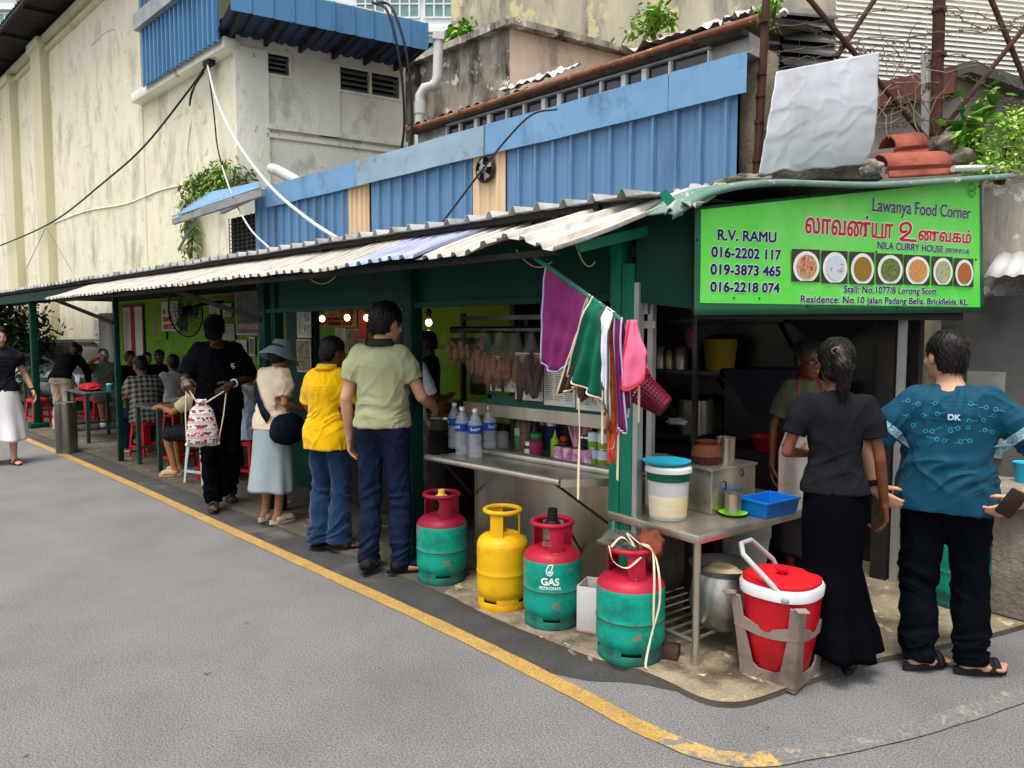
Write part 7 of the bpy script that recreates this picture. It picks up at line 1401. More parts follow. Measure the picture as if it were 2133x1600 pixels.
        for i in (range(5) if not shoes or shoes['kind'] in ('sandal', 'flipflop') else ()): o = (-.032+.016*i)*s; sd_ = np.cross(fd, UPW); e = an-UPW*.06*s+fd*(.115+.012*(i if sg < 0 else 4-i))*s+sd_*o; S.cone(e, e+fd*.035*s, .011*s, .009*s, .008)
        S.cone(an-UPW*.05*s+fd*.05*s-np.cross(fd, UPW)*.02*s, an-UPW*.058*s+fd*.12*s-np.cross(fd, UPW)*.025*s, .026*s, .018*s, .02); S.cone(an-UPW*.05*s+fd*.05*s+np.cross(fd, UPW)*.02*s, an-UPW*.058*s+fd*.12*s+np.cross(fd, UPW)*.025*s, .026*s, .018*s, .02)
    Vv, Q = S.mesh(); body = np_mesh('person', Vv, Q, SKIN[skin], None); body.location = p; body.rotation_euler = (0, 0, rz); tag(body, label, 'person')
    # hair
    if hair:
        Hs = SDF(max(vox*.7, .005)); hm = hcol or hair_m; g = hs
        Hs.ell(hc+(u*.034-f*.018)*g, np.array((.084, .100, .092))*g, M, .01); Hs.ell(hc+(-u*.03-f*.055)*g, np.array((.074, .05, .07))*g, M, .03)
        if hair in ('bob', 'messy'): Hs.ell(hc+(u*.02-f*.02)*g, np.array((.092, .104, .105))*g, M, .02)
        if hair == 'pony':
            Hs.ell(hc+(u*.045-f*.100)*g, np.array((.038, .035, .045))*g, M, .03); Hs.chain([hc+(u*.05-f*.11)*g, hc+(-u*.02-f*.14)*g, hc+(-u*.12-f*.115)*g+bx*.01, hc+(-u*.20-f*.10)*g+bx*.012], [.034*g, .042*g, .032*g, .010*g])
        if hair == 'bun': Hs.ell(hc+(u*.06-f*.13)*g, np.array((.05, .05, .045))*g, M, .01)
        if hair in ('short', 'bob', 'pony', 'bun', 'messy'): Hs.ell(hc+(-u*.052+f*.085)*g, np.array((.066, .088, .118))*g, M, 0, True)
        if hair != 'bob':
            for sg in (-1, 1): Hs.ell(hc+(r*sg*.085-u*.030+f*.012)*g, np.array((.03, .035, .05))*g, M, 0, True)
        if hair not in ('pony',): Hs.cut(hc-(u*(.085 if hair != 'bob' else .11))*g, -u)
        hv, hq = Hs.mesh(); N = normals(hv, hq); rs = np.random.RandomState(seed); L = (hv-hc)@M.T
        ang = np.arctan2(L[:, 0], -L[:, 1]+.02); d = np.sin(ang*31+8*np.sin(L[:, 2]*30)+rs.rand()*6)*.5+np.sin(ang*67+5*np.sin(L[:, 2]*50))*.4+np.sin(L[:, 0]*90+L[:, 2]*40)*.4; hv = hv+N*(d*.0021*g*(1.8 if hair == 'messy' else 1))[:, None]; ho = np_mesh('hair', hv, hq, hm, body)
        if vox <= .0085:
            mb = MB(); ids = rs.choice(len(hv), 800)
            for i in ids:
                q, nn = hv[i], N[i]; dn = -u*.9-f*.25+rs.normal(0, .35, 3); dn = nrm(dn-nn*np.dot(dn, nn)*.8+nn*.12); Ls = rs.uniform(.015, .032)*g; q1 = q+dn*Ls*.5+nn*.002; q2 = q+dn*Ls+nn*rs.uniform(-.004, .005); mb.tube([q-nn*.003, q1, q2], [.0013, .001, .0004], 3, cap=False)
            mb.build('loose_strands', hm, ho)
    if facedet:
        for sg in (-1, 1):
            c = hc+(r*sg*.030-u*.002+f*.0885)*hs; mb = MB(); mb.ell(c, (.0125*hs, .0065*hs, .0055*hs), 10, Matrix(M.T.tolist())); e = mb.build('eye', eye_w, body)
            mb = MB(); mb.ell(c+f*.0045*hs, (.0055*hs, .003*hs, .0055*hs), 10, Matrix(M.T.tolist())); mb.build('pupil', eye_d, e)
            mb = MB(); mb.tube([hc+(r*sg*.012+u*.020+f*.096)*hs, hc+(r*sg*.03+u*.025+f*.092)*hs, hc+(r*sg*.047+u*.018+f*.080)*hs], [.003*hs, .004*hs, .002*hs], 6); mb.build('eyebrow', hair_m, body)
        mb = MB(); mb.ell(hc+(f*.0885-u*.065)*hs, (.023*hs, .009*hs, .0085*hs), 12, Matrix(M.T.tolist())); mb.build('mouth', lip_m, body)
        if glasses:
            mb = MB()
            for sg in (-1, 1):
                c = hc+(r*sg*.033-u*.004+f*.106)*hs; mb.tube([c+(r*math.cos(a)*.026+u*math.sin(a)*.021)*hs for a in np.linspace(0, 2*math.pi, 17)], .0022*hs, 5, cap=False); mb.tube([c+r*sg*.026*hs, hc+(r*sg*.080+u*.004+f*.0)*hs], .002*hs, 5)
            mb.tube([hc+(r*.008+f*.11)*hs, hc+(-r*.008+f*.11)*hs], .002*hs, 5); mb.build('glasses', eye_d, body)
    # clothing: top
    if top:
        T = SDF(vox*.9); e = top.get('ease', .012)*s; sleeve = top.get('sleeve', .55); hem = top.get('hem', -.08); mid = J['shR']*.5+J['shL']*.5; bw = top.get('bust', 0)
        sp = [(nk-UPW*.004*s, bx, .068*b, .058*b), (mid+UPW*.005*s, bx, .136*b*wide, .080*b), (lerp(mid, J['chest'], .45), bx, .157*b*wide, .104*b+bw), (J['chest'], bx, .160*b*wide, .110*b+bw), (J['waist'], (bx+hx)/2, .140*b*wide*belly**.6, .104*b*belly), (J['pel'], hx, (.162 if sex == 'm' else .172)*b*belly**.5, .124*b*belly**.8), (J['pel']+nrm(J['pel']-J['waist'])*.16*s, hx, .166*b*belly**.5, .127*b*belly**.7)]
        T.torso([(c, x, w+e*(.35 if i < 1 else 1), d+e*(.35 if i < 1 else 1)) for i, (c, x, w, d) in enumerate(sp)], .045)
        for q in 'RL':
            sh, el, wr = J['sh'+q], J['el'+q], J['wr'+q]; ar = b*(1 if sex == 'm' else .9)*(.5+.5*armr); full = sleeve > 1; e_ = lerp(sh, el, min(sleeve, 1)); T.cone(lerp(sh, mid, .1), lerp(sh, e_, .5), .053*ar+e*.6, .051*ar+e*top.get('puff', .9), .05); T.cone(lerp(sh, e_, .5), e_+nrm(el-sh)*.03, .051*ar+e*top.get('puff', .9), .045*ar+e*top.get('cuff', 1), .02)
            if full: T.cone(el, lerp(el, wr, sleeve-1), .050*ar+e*.7, .040*ar+e*.6, .02)
            if not full: T.cuts.append(('arm', e_, nrm(el-sh), lerp(sh, e_, .2)))
            else: T.cuts.append(('arm', lerp(el, wr, sleeve-1), nrm(wr-el), el))
        cuts = T.cuts; T.cuts = []
        hp_ = J['pel']+np.array((0, 0, hem*s)) if top.get('flat', True) else J['pel']+nrm(J['pel']-J['waist'])*(-hem*s); hn = (0, 0, -1) if top.get('flat', True) else nrm(J['pel']-J['waist']); T.cut(hp_, hn)
        # sleeve ends: cut only near the arm
        for _, cp_, cn, _s in cuts:
            big = .16*s; c = cp_+cn*big; rr_ = big
            def f(P, c=c, cn=cn, cp_=cp_): q = P-cp_; h = q@cn; rad = np.linalg.norm(q-h[..., None]*cn, axis=-1); return np.maximum(np.maximum(-h, h-.12), rad-.085*s*max(build, 1))
            T._b(cp_-.16, cp_+.16, f, 0, True)
        if top.get('vneck'): T.ell(nk+nrm((0, 1, 0))*.07*s-UPW*.01*s, (.05*s, .06*s, .09*s), None, 0, True)
        T.ell(nk+UPW*.045*s, (.068*b, .062*b, .05*s), None, 0, True)
        tv, tq = T.mesh(); tv = wrinkle(tv, tq, top.get('wr', .016), seed, 1/s, [(J['waist'][2]/s-.02, .10, .9)]); sh_o = np_mesh(top.get('name', 'shirt'), tv, tq, top['mat'], body)
        if top.get('collar'):
            mb = MB(); mb.loft([[V(nk+np.array((math.cos(a)*w, math.sin(a)*w*.85+dy, z))*s) for a in np.linspace(math.pi*.62, math.pi*2.38, 24)] for w, dy, z in ((.072*build**.5, 0, .005), (.066*build**.5, 0, .045), (.072*build**.5, -.0, .052), (.094*build**.5, -.004, .012))], closed=False); mb.build('collar', top.get('colmat', top['mat']), sh_o, ang=180, solid=.004)
        J['_shirt'] = sh_o
    if bottom:
        kind = bottom['kind']
        if kind == 'trousers':
            T = SDF(vox*.9); e = bottom.get('ease', .012)*s; fl = bottom.get('flare', 0)*s; ln = bottom.get('len', 1.0)
            T.torso([(lerp(J['waist'], J['pel'], .35), hx, .138*b*belly**.6, .100*b*belly**.9), (J['pel'], hx, .147*b*belly**.5, .106*b*belly**.8), (lerp(J['hipR'], J['hipL'], .5)-nrm(J['waist']-J['pel'])*.02, hx, .142*b*belly**.4, .100*b)], .03)
            for q in 'RL':
                hp, kn, an = J['hip'+q], J['kn'+q], J['an'+q]; lower = ln > .5; e1 = kn if lower else lerp(hp, kn, ln*2)
                T.cone(hp, e1, .083*b+e, (.056*b if lower else .068*b)+e, .035)
                back = nrm(np.cross(hx, nrm(hp-kn)))
                T.ell(hp+back*(-.055*b if np.dot(back, (0, 1, 0)) > 0 else .055*b)+(0, 0, .02*s), (.075*b, .062*b, .085*b), None, .04)
                if lower:
                    en = lerp(kn, an, (ln-.5)*2); end = an-UPW*.045*s if ln >= 1 else en; T.cone(kn, lerp(kn, end, .4), .056*b+e, .055*b+e+fl*.3, .02); T.cone(lerp(kn, end, .4), end, .055*b+e+fl*.3, .047*b+e+fl, .02)
                    if ln >= 1 and abs(an[2]-kn[2]) > .2: T.cuts.append((an-UPW*.032*s, np.array((0, 0, -1.0)), q))
            ct_ = T.cuts; T.cuts = []
            if ct_: T.cut(min((c[0] for c in ct_), key=lambda c: c[2]), (0, 0, -1))
            tv, tq = T.mesh(); tv = wrinkle(tv, tq, bottom.get('wr', .016), seed+7, 1/s, [(.48, .09, 1.0), (.16, .09, 1.3), (.85, .06, .9)]); J['_pants'] = np_mesh('trousers' if ln > .6 else 'shorts', tv, tq, bottom['mat'], body)
        else:
            zt, zb = bottom.get('top', 1.02)*s, bottom['hem']*s; nS = 56; nR = 30; rings = []; rs = np.random.RandomState(seed); c0, c1 = lerp(J['waist'], J['pel'], .4), lerp(J['anR'], J['anL'], .5); w0, d0 = .135*b*belly**.5, .105*b*belly**.7
            prof = bottom['prof']   # (fraction down, half width, half depth)
            for i in range(nR+1):
                fz = i/nR; w = np.interp(fz, [q[0] for q in prof], [q[1] for q in prof])*s; d = np.interp(fz, [q[0] for q in prof], [q[2] for q in prof])*s; c = lerp(c0, c1, fz*.9); am = bottom.get('fold', .03)*max(0, fz-bottom.get('f0', .3))/(1-bottom.get('f0', .3)); rg2 = []
                for k in range(nS):
                    a = 2*math.pi*k/nS; fo = 1+am*(math.sin(a*bottom.get('n', 9)+seed+1.2*math.sin(a*2))+.5*math.sin(a*5+seed*2))+.012*math.sin(a*3+fz*9); x, y = w*fo*math.cos(a), d*fo*math.sin(a); rg2.append(V((c[0]+hx[0]*x-hx[1]*y, c[1]+hx[1]*x+hx[0]*y, zt+(zb-zt)*fz+bottom.get('dip', .01)*math.sin(a*3+seed)*fz)))
                rings.append(rg2)
            mb = MB(); mb.loft(rings, cap=False); J['_pants'] = mb.build('skirt', bottom['mat'], body, ang=180, solid=.005)
    if shoes:
        for q in 'RL':
            an, fd = J['an'+q], J['fd'+q]; sd_ = np.cross(fd, UPW); zf = an[2]-.085*s; c = np.array((an[0], an[1], 0))
            flat_ = shoes['kind']; mb = MB(); pts2 = []
            for a in np.linspace(0, 2*math.pi, 28, endpoint=False): x = math.cos(a); L = .075+.072*x if True else 0; pts2.append((c+fd*(.045+.135*x)*s+sd_*math.sin(a)*(.040+.008*x)*s))
            if flat_ in ('sandal', 'flipflop', 'clog'):
                th_ = .028 if flat_ != 'clog' else .035; mb.loft([[V((*q2[:2], zf+z)) for q2 in pts2] for z in (0, th_*s)]); so_ = mb.build('sandal' if flat_ != 'clog' else 'clog', shoes['mat'], body)
                mb = MB(); fr = [V(an+fd*(.085)*s+sd_*o*s+UPW*z*s) for o, z in ((-.046, -.075), (-.036, -.035), (0, -.012), (.036, -.035), (.046, -.075))]
                if flat_ == 'clog':
                    Sx = SDF(vox*.8); Sx.cone(an-UPW*.045*s, an-UPW*.05*s+fd*.12*s, .048*s, .042*s, .02); Sx.ell(an-UPW*.015*s-fd*.0*s, (.03*s, .03*s, .05*s), None, .0, True); Sx.cut(an-UPW*.084*s, (0, 0, -1)); hv, hq = Sx.mesh(); np_mesh('upper', hv, hq, shoes['mat'], so_)
                else:
                    for k_ in (0, .03): mb.loft([[a+V(fd)*(k_-.016)*s, a+V(fd)*(k_+.012)*s] for a in spline(fr, 4) for a in [V(a)]], closed=False)
                    if flat_ == 'sandal': bk2 = [V(an+fd*dx*s+sd_*o*s-UPW*.03*s) for o, dx in ((-.042, .04), (-.040, -.01), (0, -.047), (.040, -.01), (.042, .04))]; mb.loft([[a-V((0, 0, .01)), a+V((0, 0, .012))] for a in (V(x) for x in spline(bk2, 4))], closed=False)
                    mb.build('strap', shoes.get('strap', shoes['mat']), so_, solid=.005, ang=180)
            else:
                Sx = SDF(vox*.8); hgt = shoes.get('h', .0); Sx.cone(an+UPW*hgt*s, an-UPW*.04*s-fd*.01*s, .047*s, .047*s, .02); Sx.cone(an-UPW*.045*s-fd*.02*s, an-UPW*.05*s+fd*.15*s, .045*s, .04*s, .03); Sx.cut(an-UPW*.084*s, (0, 0, -1)); hv, hq = Sx.mesh(); so_ = np_mesh('shoe', hv, hq, shoes['mat'], body)
                mb.loft([[V((*q2[:2], zf+z)) for q2 in pts2] for z in (0, .02*s)]); mb.build('sole', shoes.get('sole', rubber), so_)
    J['s'] = s; body['_'] = 0; del body['_']
    return body, J
def l2w(body, q): return np.array(Matrix.LocRotScale(body.location, body.rotation_euler, body.scale)@V(q))
SIT = dict(pel=(0, 0, .55), waist=(0, .005, .69), chest=(0, .03, .87), neck=(0, .035, 1.05), head=(0, .07, 1.20), shR=(.165, .03, 1.0), elR=(.21, .14, .77), wrR=(.13, .37, .77), hipR=(.085, .02, .54), knR=(.13, .44, .52), anR=(.13, .40, .09), shL=(-.165, .03, 1.0), elL=(-.21, .14, .77), wrL=(-.13, .37, .77), hipL=(-.085, .02, .54), knL=(-.13, .44, .52), anL=(-.13, .40, .09))
def sit(**k): d = dict(SIT); d.update(k); return d
navy = fab('navy_denim', '142038', '101A2F', sc=7); blk = fab('black', '07080C', '0B0C11', sc=6); white = fab('white', 'D9D7D6', 'CFCCCB', sc=6)
shoe_b = flat('shoe_black', '101012', rough=.4); sand_b = flat('sandal_black', '17161A', rough=.6)
# --- the queue
P1, J1 = person('man in sage polo shirt and navy trousers seen from behind in the queue', 800, 1185, 22, H=1.80, build=.98, skin='light', vox=.008,
  pose=dict(head=(.03, .03, 1.59), elR=(.25, .04, 1.12), wrR=(.25, .27, 1.03), elL=(-.225, -.05, 1.11), wrL=(-.235, .02, .85), anR=(.13, -.04, .085), knR=(.11, .02, .485), anL=(-.09, -.05, .085), ftR=(.9, .5, 0), ftL=(-.1, 1, 0)), look=(.55, .8, -.2),
  top=dict(mat=fab('sage', '9DA07C', '929570'), sleeve=.6, hem=-.01, collar=True, ease=.021, colmat=fab('dark_collar', '2E322A')), bottom=dict(kind='trousers', mat=navy, ease=.012), shoes=dict(kind='shoe', mat=shoe_b, h=.03), hair='messy')
P2, J2 = person('woman in bright yellow polo shirt and blue flared jeans in the queue', 690, 1138, 32, H=1.58, build=1.06, skin='brown', sex='f', vox=.008,
  pose=dict(head=(.02, .05, 1.58), elR=(.215, -.02, 1.13), wrR=(.21, .16, .92), elL=(-.20, .02, 1.13), wrL=(-.16, .2, 1.02), ftR=(.9, .5, 0), ftL=(.3, .9, 0)), look=(.45, .85, -.25),
  top=dict(mat=fab('yellow', 'E6B400', 'DAA900'), sleeve=.85, hem=-.13, collar=True, ease=.025, bust=.01), bottom=dict(kind='trousers', mat=fab('blue_denim', '163453', '122B47', sc=7), ease=.016, flare=.035), shoes=dict(kind='sandal', mat=sand_b), hair='short', seed=3)
mb = MB(); hc = J2['head']; mb.box((hc[0]-.075, hc[1]-.04, hc[2]+.03), (.012, .045, .03)); mb.box((hc[0]-.083, hc[1]-.04, hc[2]+.03), (.006, .03, .016)); mb.build('hair_clip', flat('clip_white', 'D9D9D6', rough=.4), P2, bev=.003)
P3, J3 = person('woman in blue bucket hat, cream blouse and pale denim skirt', 572, 1085, 52, H=1.55, build=1.0, skin='tan', sex='f', vox=.008,
  pose=dict(chest=(0, .03, 1.26), neck=(0, .05, 1.425), head=(.0, .12, 1.56), shR=(.16, .04, 1.38), shL=(-.16, .04, 1.38), elR=(.20, -.02, 1.12), wrR=(.16, .18, 1.06), elL=(-.18, .08, 1.12), wrL=(-.12, .25, 1.08)), look=(0, .9, -.35), hair='bob',
  top=dict(mat=fab('cream_blouse', 'D8C6AC', 'CDBA9F'), sleeve=.75, hem=-.06, ease=.022, puff=1.7, cuff=.4), bottom=dict(kind='skirt', mat=fab('pale_denim', '939FA2', '849196', sc=3, bump=.002), hem=.30, top=1.0, prof=[(0, .15, .12), (.2, .18, .15), (1, .225, .19)], fold=.06, n=7), shoes=dict(kind='clog', mat=flat('clog_beige', 'C9B797', rough=.6)), seed=5)
hat = fab('hat_blue', '6F7F87', '62727A'); hc = J3['head']; r, f, u = basis((0, .9, -.35)); mb = MB(); N = 40; rings = []
for w, z in ((.19, -.045), (.165, -.02), (.125, .035), (.105, .05), (.100, .09), (.088, .115), (.06, .125), (.002, .128)): rings.append([V(hc+(r*math.cos(a)*w*.86+f*(math.sin(a)*w-.01)+u*(z+(.006*math.sin(a*5) if w > .15 else 0)))*.95) for a in np.linspace(0, 2*math.pi, N, endpoint=False)])
mb.loft(rings, cap=False); mb.build('bucket_hat', hat, P3, ang=180, solid=.006)
bvh3 = BVHTree.FromPolygons([tuple(v.co) for v in J3['_shirt'].data.vertices], [tuple(p.vertices) for p in J3['_shirt'].data.polygons])
navyb = fab('bag_navy', '11151F', '191E2A'); mb = MB(); L_ = []
for i in range(25):
    tt = i/24; q = V(lerp((-.13, -.06, 1.30), (.12, -.16, .98), tt))*.912+V((0, -.1, 0)); q = q+V((0, -.25, 0)); h = bvh3.ray_cast(q, V((0, 1, 0)))[0] or q; n_ = V((0, -1, 0)); L_.append([h+n_*.016+V((.6, 0, .8))*(.03+.015*tt), h+n_*.016-V((.6, 0, .8))*(.03+.015*tt)])
mb.loft(L_, closed=False); sb3 = mb.build('bag_strap', navyb, P3, ang=180, solid=.004)
bgp = V((.19, .02, .88))*.912; blb = blobcloth('sling_bag', 'navy sling bag at the hip of the woman in the bucket hat', tuple(P3.matrix_basis@bgp), (.085, .16, .135), navyb, 3, 'bag', .22)
blb.rotation_euler = (0, 0, 0)
P4, J4 = person('person in white shirt and pale shorts mostly hidden behind the sage shirt man', 850, 1118, 45, H=1.66, build=1.0, skin='brown', pose=dict(elR=(.23, .05, 1.14), wrR=(.15, .28, 1.12), elL=(-.22, .05, 1.14), wrL=(-.15, .28, 1.12)), look=(.3, .9, -.3),
  top=dict(mat=white, sleeve=.9, hem=-.1), bottom=dict(kind='trousers', mat=fab('shorts_khaki', '8C8878', '7F7B6B'), len=.52, ease=.02), shoes=dict(kind='flipflop', mat=sand_b), seed=6)
P5, J5 = person('vendor in dark navy shirt standing in shadow against the lime wall', 0, 0, -75, H=1.62, skin='dark', loc=onY(893, 800, 4.62)*(1, 1, 0)+np.array((0, 0, .025)), hands=False, vox=.012, pose=dict(wrR=(.15, .32, 1.0), elR=(.22, .08, 1.12), wrL=(-.15, .32, 1.0), elL=(-.22, .08, 1.12)), look=(0, 1, -.3), top=dict(mat=fab('vendor_navy', '141C38', '101730'), sleeve=.6), bottom=dict(kind='trousers', mat=blk), seed=8)
# --- man with the drawstring bag
P6, J6 = person('big man in black cap, black tee and black trousers lowering a drawstring bag', 462, 1050, 176, H=1.78, build=1.02, belly=1.15, skin='dark', vox=.008, hscale=1.0,
  pose=dict(neck=(0, .03, 1.435), head=(.03, .13, 1.565), shR=(.165, 0, 1.385), shL=(-.165, 0, 1.385), elR=(.265, .03, 1.15), wrR=(.29, .27, 1.15), elL=(-.255, .04, 1.13), wrL=(-.09, .27, 1.10), anR=(.07, .12, .085), knR=(.09, .14, .49), anL=(-.07, -.14, .085), knL=(-.09, .04, .485)), look=(.12, .8, -.6), curl=(1.0, 1.0), palm=dict(R=((0, -.3, -1), (-1, .3, 0)), L=((0, -.3, -1), (1, .4, 0))), handdir=dict(R=(-.25, .6, -.5), L=(.55, .3, -.4)),
  top=dict(mat=blk, sleeve=.92, hem=-.08, ease=.03, cuff=1.2), bottom=dict(kind='trousers', mat=blk, ease=.022), shoes=dict(kind='sandal', mat=flat('sandal_brown', '3A332E', rough=.7)), hair='short', facedet=True, glasses=True, seed=9)
hc = J6['head']; r, f, u = basis((.12, .8, -.6)); M_ = np.stack((r, f, u)); Sx = SDF(.007); Sx.ell(hc+u*.045-f*.01, (.09, .108, .09), M_, .01); Sx.cut(hc+u*.03, -u); Sx.ell(hc+u*.035+f*.125, (.075, .075, .012), M_, .015); hv, hq = Sx.mesh(); np_mesh('cap', hv, hq, blk, P6)
bv6 = BVHTree.FromPolygons([tuple(v.co) for v in J6['_shirt'].data.vertices], [tuple(p.vertices) for p in J6['_shirt'].data.polygons])
mb = MB()
for x, z, w, h in ((-.11, 1.265, .03, .008), (-.105, 1.252, .02, .008), (-.115, 1.24, .035, .008), (-.12, 1.228, .02, .007)):
    q = [bv6.ray_cast(V((x+a*w/2, .6, z+b*h/2))*1.047, V((0, -1, 0)))[0] for a, b in ((1, -1), (-1, -1), (-1, 1), (1, 1))]
    if all(q): mb.poly([c+V((0, .004, 0)) for c in q])
mb.build('chest_print', white_ink, J6['_shirt'])
for q_, nm in (('R', 'wristwatch'), ('L', 'wristband')):
    w_, e_ = J6['wr'+q_], J6['el'+q_]; d = nrm(w_-e_); mb = MB(); c = w_-d*.035; x = nrm(np.cross(d, UPW)); y = np.cross(d, x); mb.tube([c+(x*math.cos(a)+y*math.sin(a))*.034 for a in np.linspace(0, 2*math.pi, 21)], .006, 6, cap=False); mb.build(nm, cap_w if q_ == 'L' else rubber, P6)
# drawstring bag
bagc = l2w(P6, np.array((.16, .34, .78))*1.047); dbm = bpy.data.materials.new('print_bag'); dbm.use_nodes = True; n = dbm.node_tree; pr = n.nodes['Principled BSDF']
tc = n.nodes.new('ShaderNodeTexCoord'); sx = n.nodes.new('ShaderNodeSeparateXYZ'); n.links.new(tc.outputs['Object'], sx.inputs[0])
def mth(op, a, b=None, c=None):
    t = n.nodes.new('ShaderNodeMath'); t.operation = op
    for k, q in enumerate((a, b, c)):
        if q is None: continue
        if isinstance(q, (int, float)): t.inputs[k].default_value = q
        else: n.links.new(q, t.inputs[k])
    return t.outputs[0]
def mixc(f, a, b):
    t = n.nodes.new('ShaderNodeMix'); t.data_type = 'RGBA'; n.links.new(f, t.inputs[0])
    for k, q in ((6, a), (7, b)):
        if isinstance(q, tuple): t.inputs[k].default_value = (*q[:3], 1)
        else: n.links.new(q, t.inputs[k])
    return t.outputs[2]
zrow = mth('FRACT', mth('MULTIPLY', sx.outputs['Z'], 14.0)); stripe = mth('LESS_THAN', zrow, .16); st2 = mth('LESS_THAN', mth('ABSOLUTE', mth('SUBTRACT', zrow, .26)), .03)
vz = n.nodes.new('ShaderNodeTexVoronoi'); vz.inputs['Scale'].default_value = 30; n.links.new(tc.outputs['Object'], vz.inputs['Vector']); nzn = n.nodes.new('ShaderNodeTexNoise'); nzn.inputs['Scale'].default_value = 120; n.links.new(tc.outputs['Object'], nzn.inputs['Vector'])
blob_ = mth('MULTIPLY', mth('LESS_THAN', mth('ADD', vz.outputs['Distance'], mth('MULTIPLY', nzn.outputs[0], .35)), .72), mth('LESS_THAN', mth('ABSOLUTE', mth('SUBTRACT', zrow, .62)), .27))
vr = n.nodes.new('ShaderNodeSeparateXYZ'); n.links.new(vz.outputs['Color'], vr.inputs[0]); pick = mth('GREATER_THAN', vr.outputs[0], .5)
cw = mixc(blob_, srgb('DAD3CC'), mixc(pick, srgb('A81E2C'), srgb('3A4258'))); cw = mixc(stripe, cw, mixc(mth('GREATER_THAN', mth('FRACT', mth('MULTIPLY', sx.outputs['X'], 70.0)), .45), srgb('B02A38'), srgb('DAD3CC'))); cw = mixc(st2, cw, srgb('3A4258')); n.links.new(cw, pr.inputs['Base Color']); pr.inputs['Roughness'].default_value = .9
bag = thing('drawstring_bag', 'white drawstring bag printed in red and blue bands, dangling on cords', 'bag', tuple(bagc), P6.rotation_euler.z); bag.scale = (.78, .8, .92)
mb = MB(); rings = []; N = 48
for z, w, d in ((-.22, .10, .03), (-.215, .15, .06), (-.17, .175, .075), (-.06, .165, .08), (.05, .14, .075), (.13, .11, .06), (.18, .06, .04), (.2, .05, .035), (.215, .06, .045), (.225, .05, .03)): rings.append([V((w*math.cos(a)*(1+(.06*math.sin(a*11) if z > .05 else .02*math.sin(a*5+z*20))), d*math.sin(a)*(1+.08*math.sin(a*7+z*12)), z+.008*math.sin(a*4))) for a in np.linspace(0, 2*math.pi, N, endpoint=False)])
mb.loft(rings); mb.build('body', dbm, bag, ang=180)
for sg, wq in ((1, 'R'), (-1, 'L')):
    hw = J6['wr'+wq]+(np.array((-.02, .06, -.05)) if wq == 'R' else np.array((.05, .03, -.05))); h_ = np.array(Matrix.LocRotScale(bag.location, bag.rotation_euler, bag.scale).inverted()@V(l2w(P6, hw)))
    for e, sg_ in (((sg*.05, .03, .20), 1), ((sg*.165, .0, -.19), 0)): mb = MB(); mb.tube([h_, lerp(h_, e, .5)+np.array((sg*.012*(1-sg_), 0, 0)), e], .007, 8); mb.build('cord', tape_c, bag)
    mb = MB(); mb.ell((sg*.165, 0, -.20), (.02, .018, .02), 10); mb.build('knot', tape_c, bag)
# --- seated people
plaid = bpy.data.materials.new('plaid_shirt'); plaid.use_nodes = True; n = plaid.node_tree; pr = n.nodes['Principled BSDF']; tc = n.nodes.new('ShaderNodeTexCoord'); sx = n.nodes.new('ShaderNodeSeparateXYZ'); n.links.new(tc.outputs['Object'], sx.inputs[0])
gx_ = mth('LESS_THAN', mth('FRACT', mth('MULTIPLY', mth('ADD', sx.outputs['X'], 5), 15.0)), .5); gz_ = mth('LESS_THAN', mth('FRACT', mth('MULTIPLY', mth('ADD', sx.outputs['Z'], mth('MULTIPLY', sx.outputs['Y'], .3)), 15.0)), .5)
f_ = mth('MULTIPLY', mth('ADD', gx_, gz_), .5); n.links.new(mixc(f_, srgb('8E8A7A'), srgb('191917')), pr.inputs['Base Color']); pr.inputs['Roughness'].default_value = .9
P7, J7 = person('seated man in black and grey plaid shirt seen from behind', 297, 948, -14, H=1.66, build=1.08, skin='brown', pose=sit(knR=(.13, .40, .50), neck=(0, .05, 1.05), head=(-.02, .10, 1.21)), look=(-.35, .9, -.3), loc=(S0.location.x, S0.location.y, .025), hands=False, top=dict(mat=plaid, sleeve=.85, hem=-.10, ease=.02), bottom=dict(kind='trousers', mat=fab('dark_jeans', '161C2C', '121724'), len=1), shoes=dict(kind='sandal', mat=flat('sandal_pale', 'A8A498', rough=.6)), seed=11)
g = gy(214, 4.25)
P8, J8 = person('seated man in grey polo tipping his head back to drink', 203, 915, 168, H=1.70, build=1.12, skin='tan', pose=sit(neck=(0, .0, 1.05), head=(0, .0, 1.21), elR=(.33, .16, 1.03), wrR=(.13, .17, 1.17), knR=(.16, .42, .5)), look=(-.1, .75, .6), headup=(0, -.6, .8), loc=tuple(g), palm=dict(R=((-1, -.3, 0), (0, -.6, .8))), handdir=dict(R=(-.55, .25, .7)), curl=(.9, .5), facedet=True,
  top=dict(mat=fab('grey_polo', '6E716C', '62655F'), sleeve=.7, hem=-.06, ease=.02, collar=True), bottom=dict(kind='trousers', mat=fab('grey_shorts', '57594F', '4D4F46'), len=.5, ease=.025), shoes=dict(kind='shoe', mat=flat('sneaker_white', 'D0D0CC', rough=.6), sole=cap_w), seed=12)
q = l2w(P8, J8['wrR']+np.array((-.10, .06, .07))); lath('paper_cup', 'pale cup tipped to the mouth of the drinking man', 'cup', tuple(q), [('body', [(0, -.04), (.03, -.04), (.038, .05), (.034, .05), (.026, -.03), (0, -.03)], mat('cup_pale', '9FB5AE', '93A9A2', sc=6, rough=.4))]).rotation_euler = (1.2, 0, P8.rotation_euler.z)
g = gy(126, 3.45)
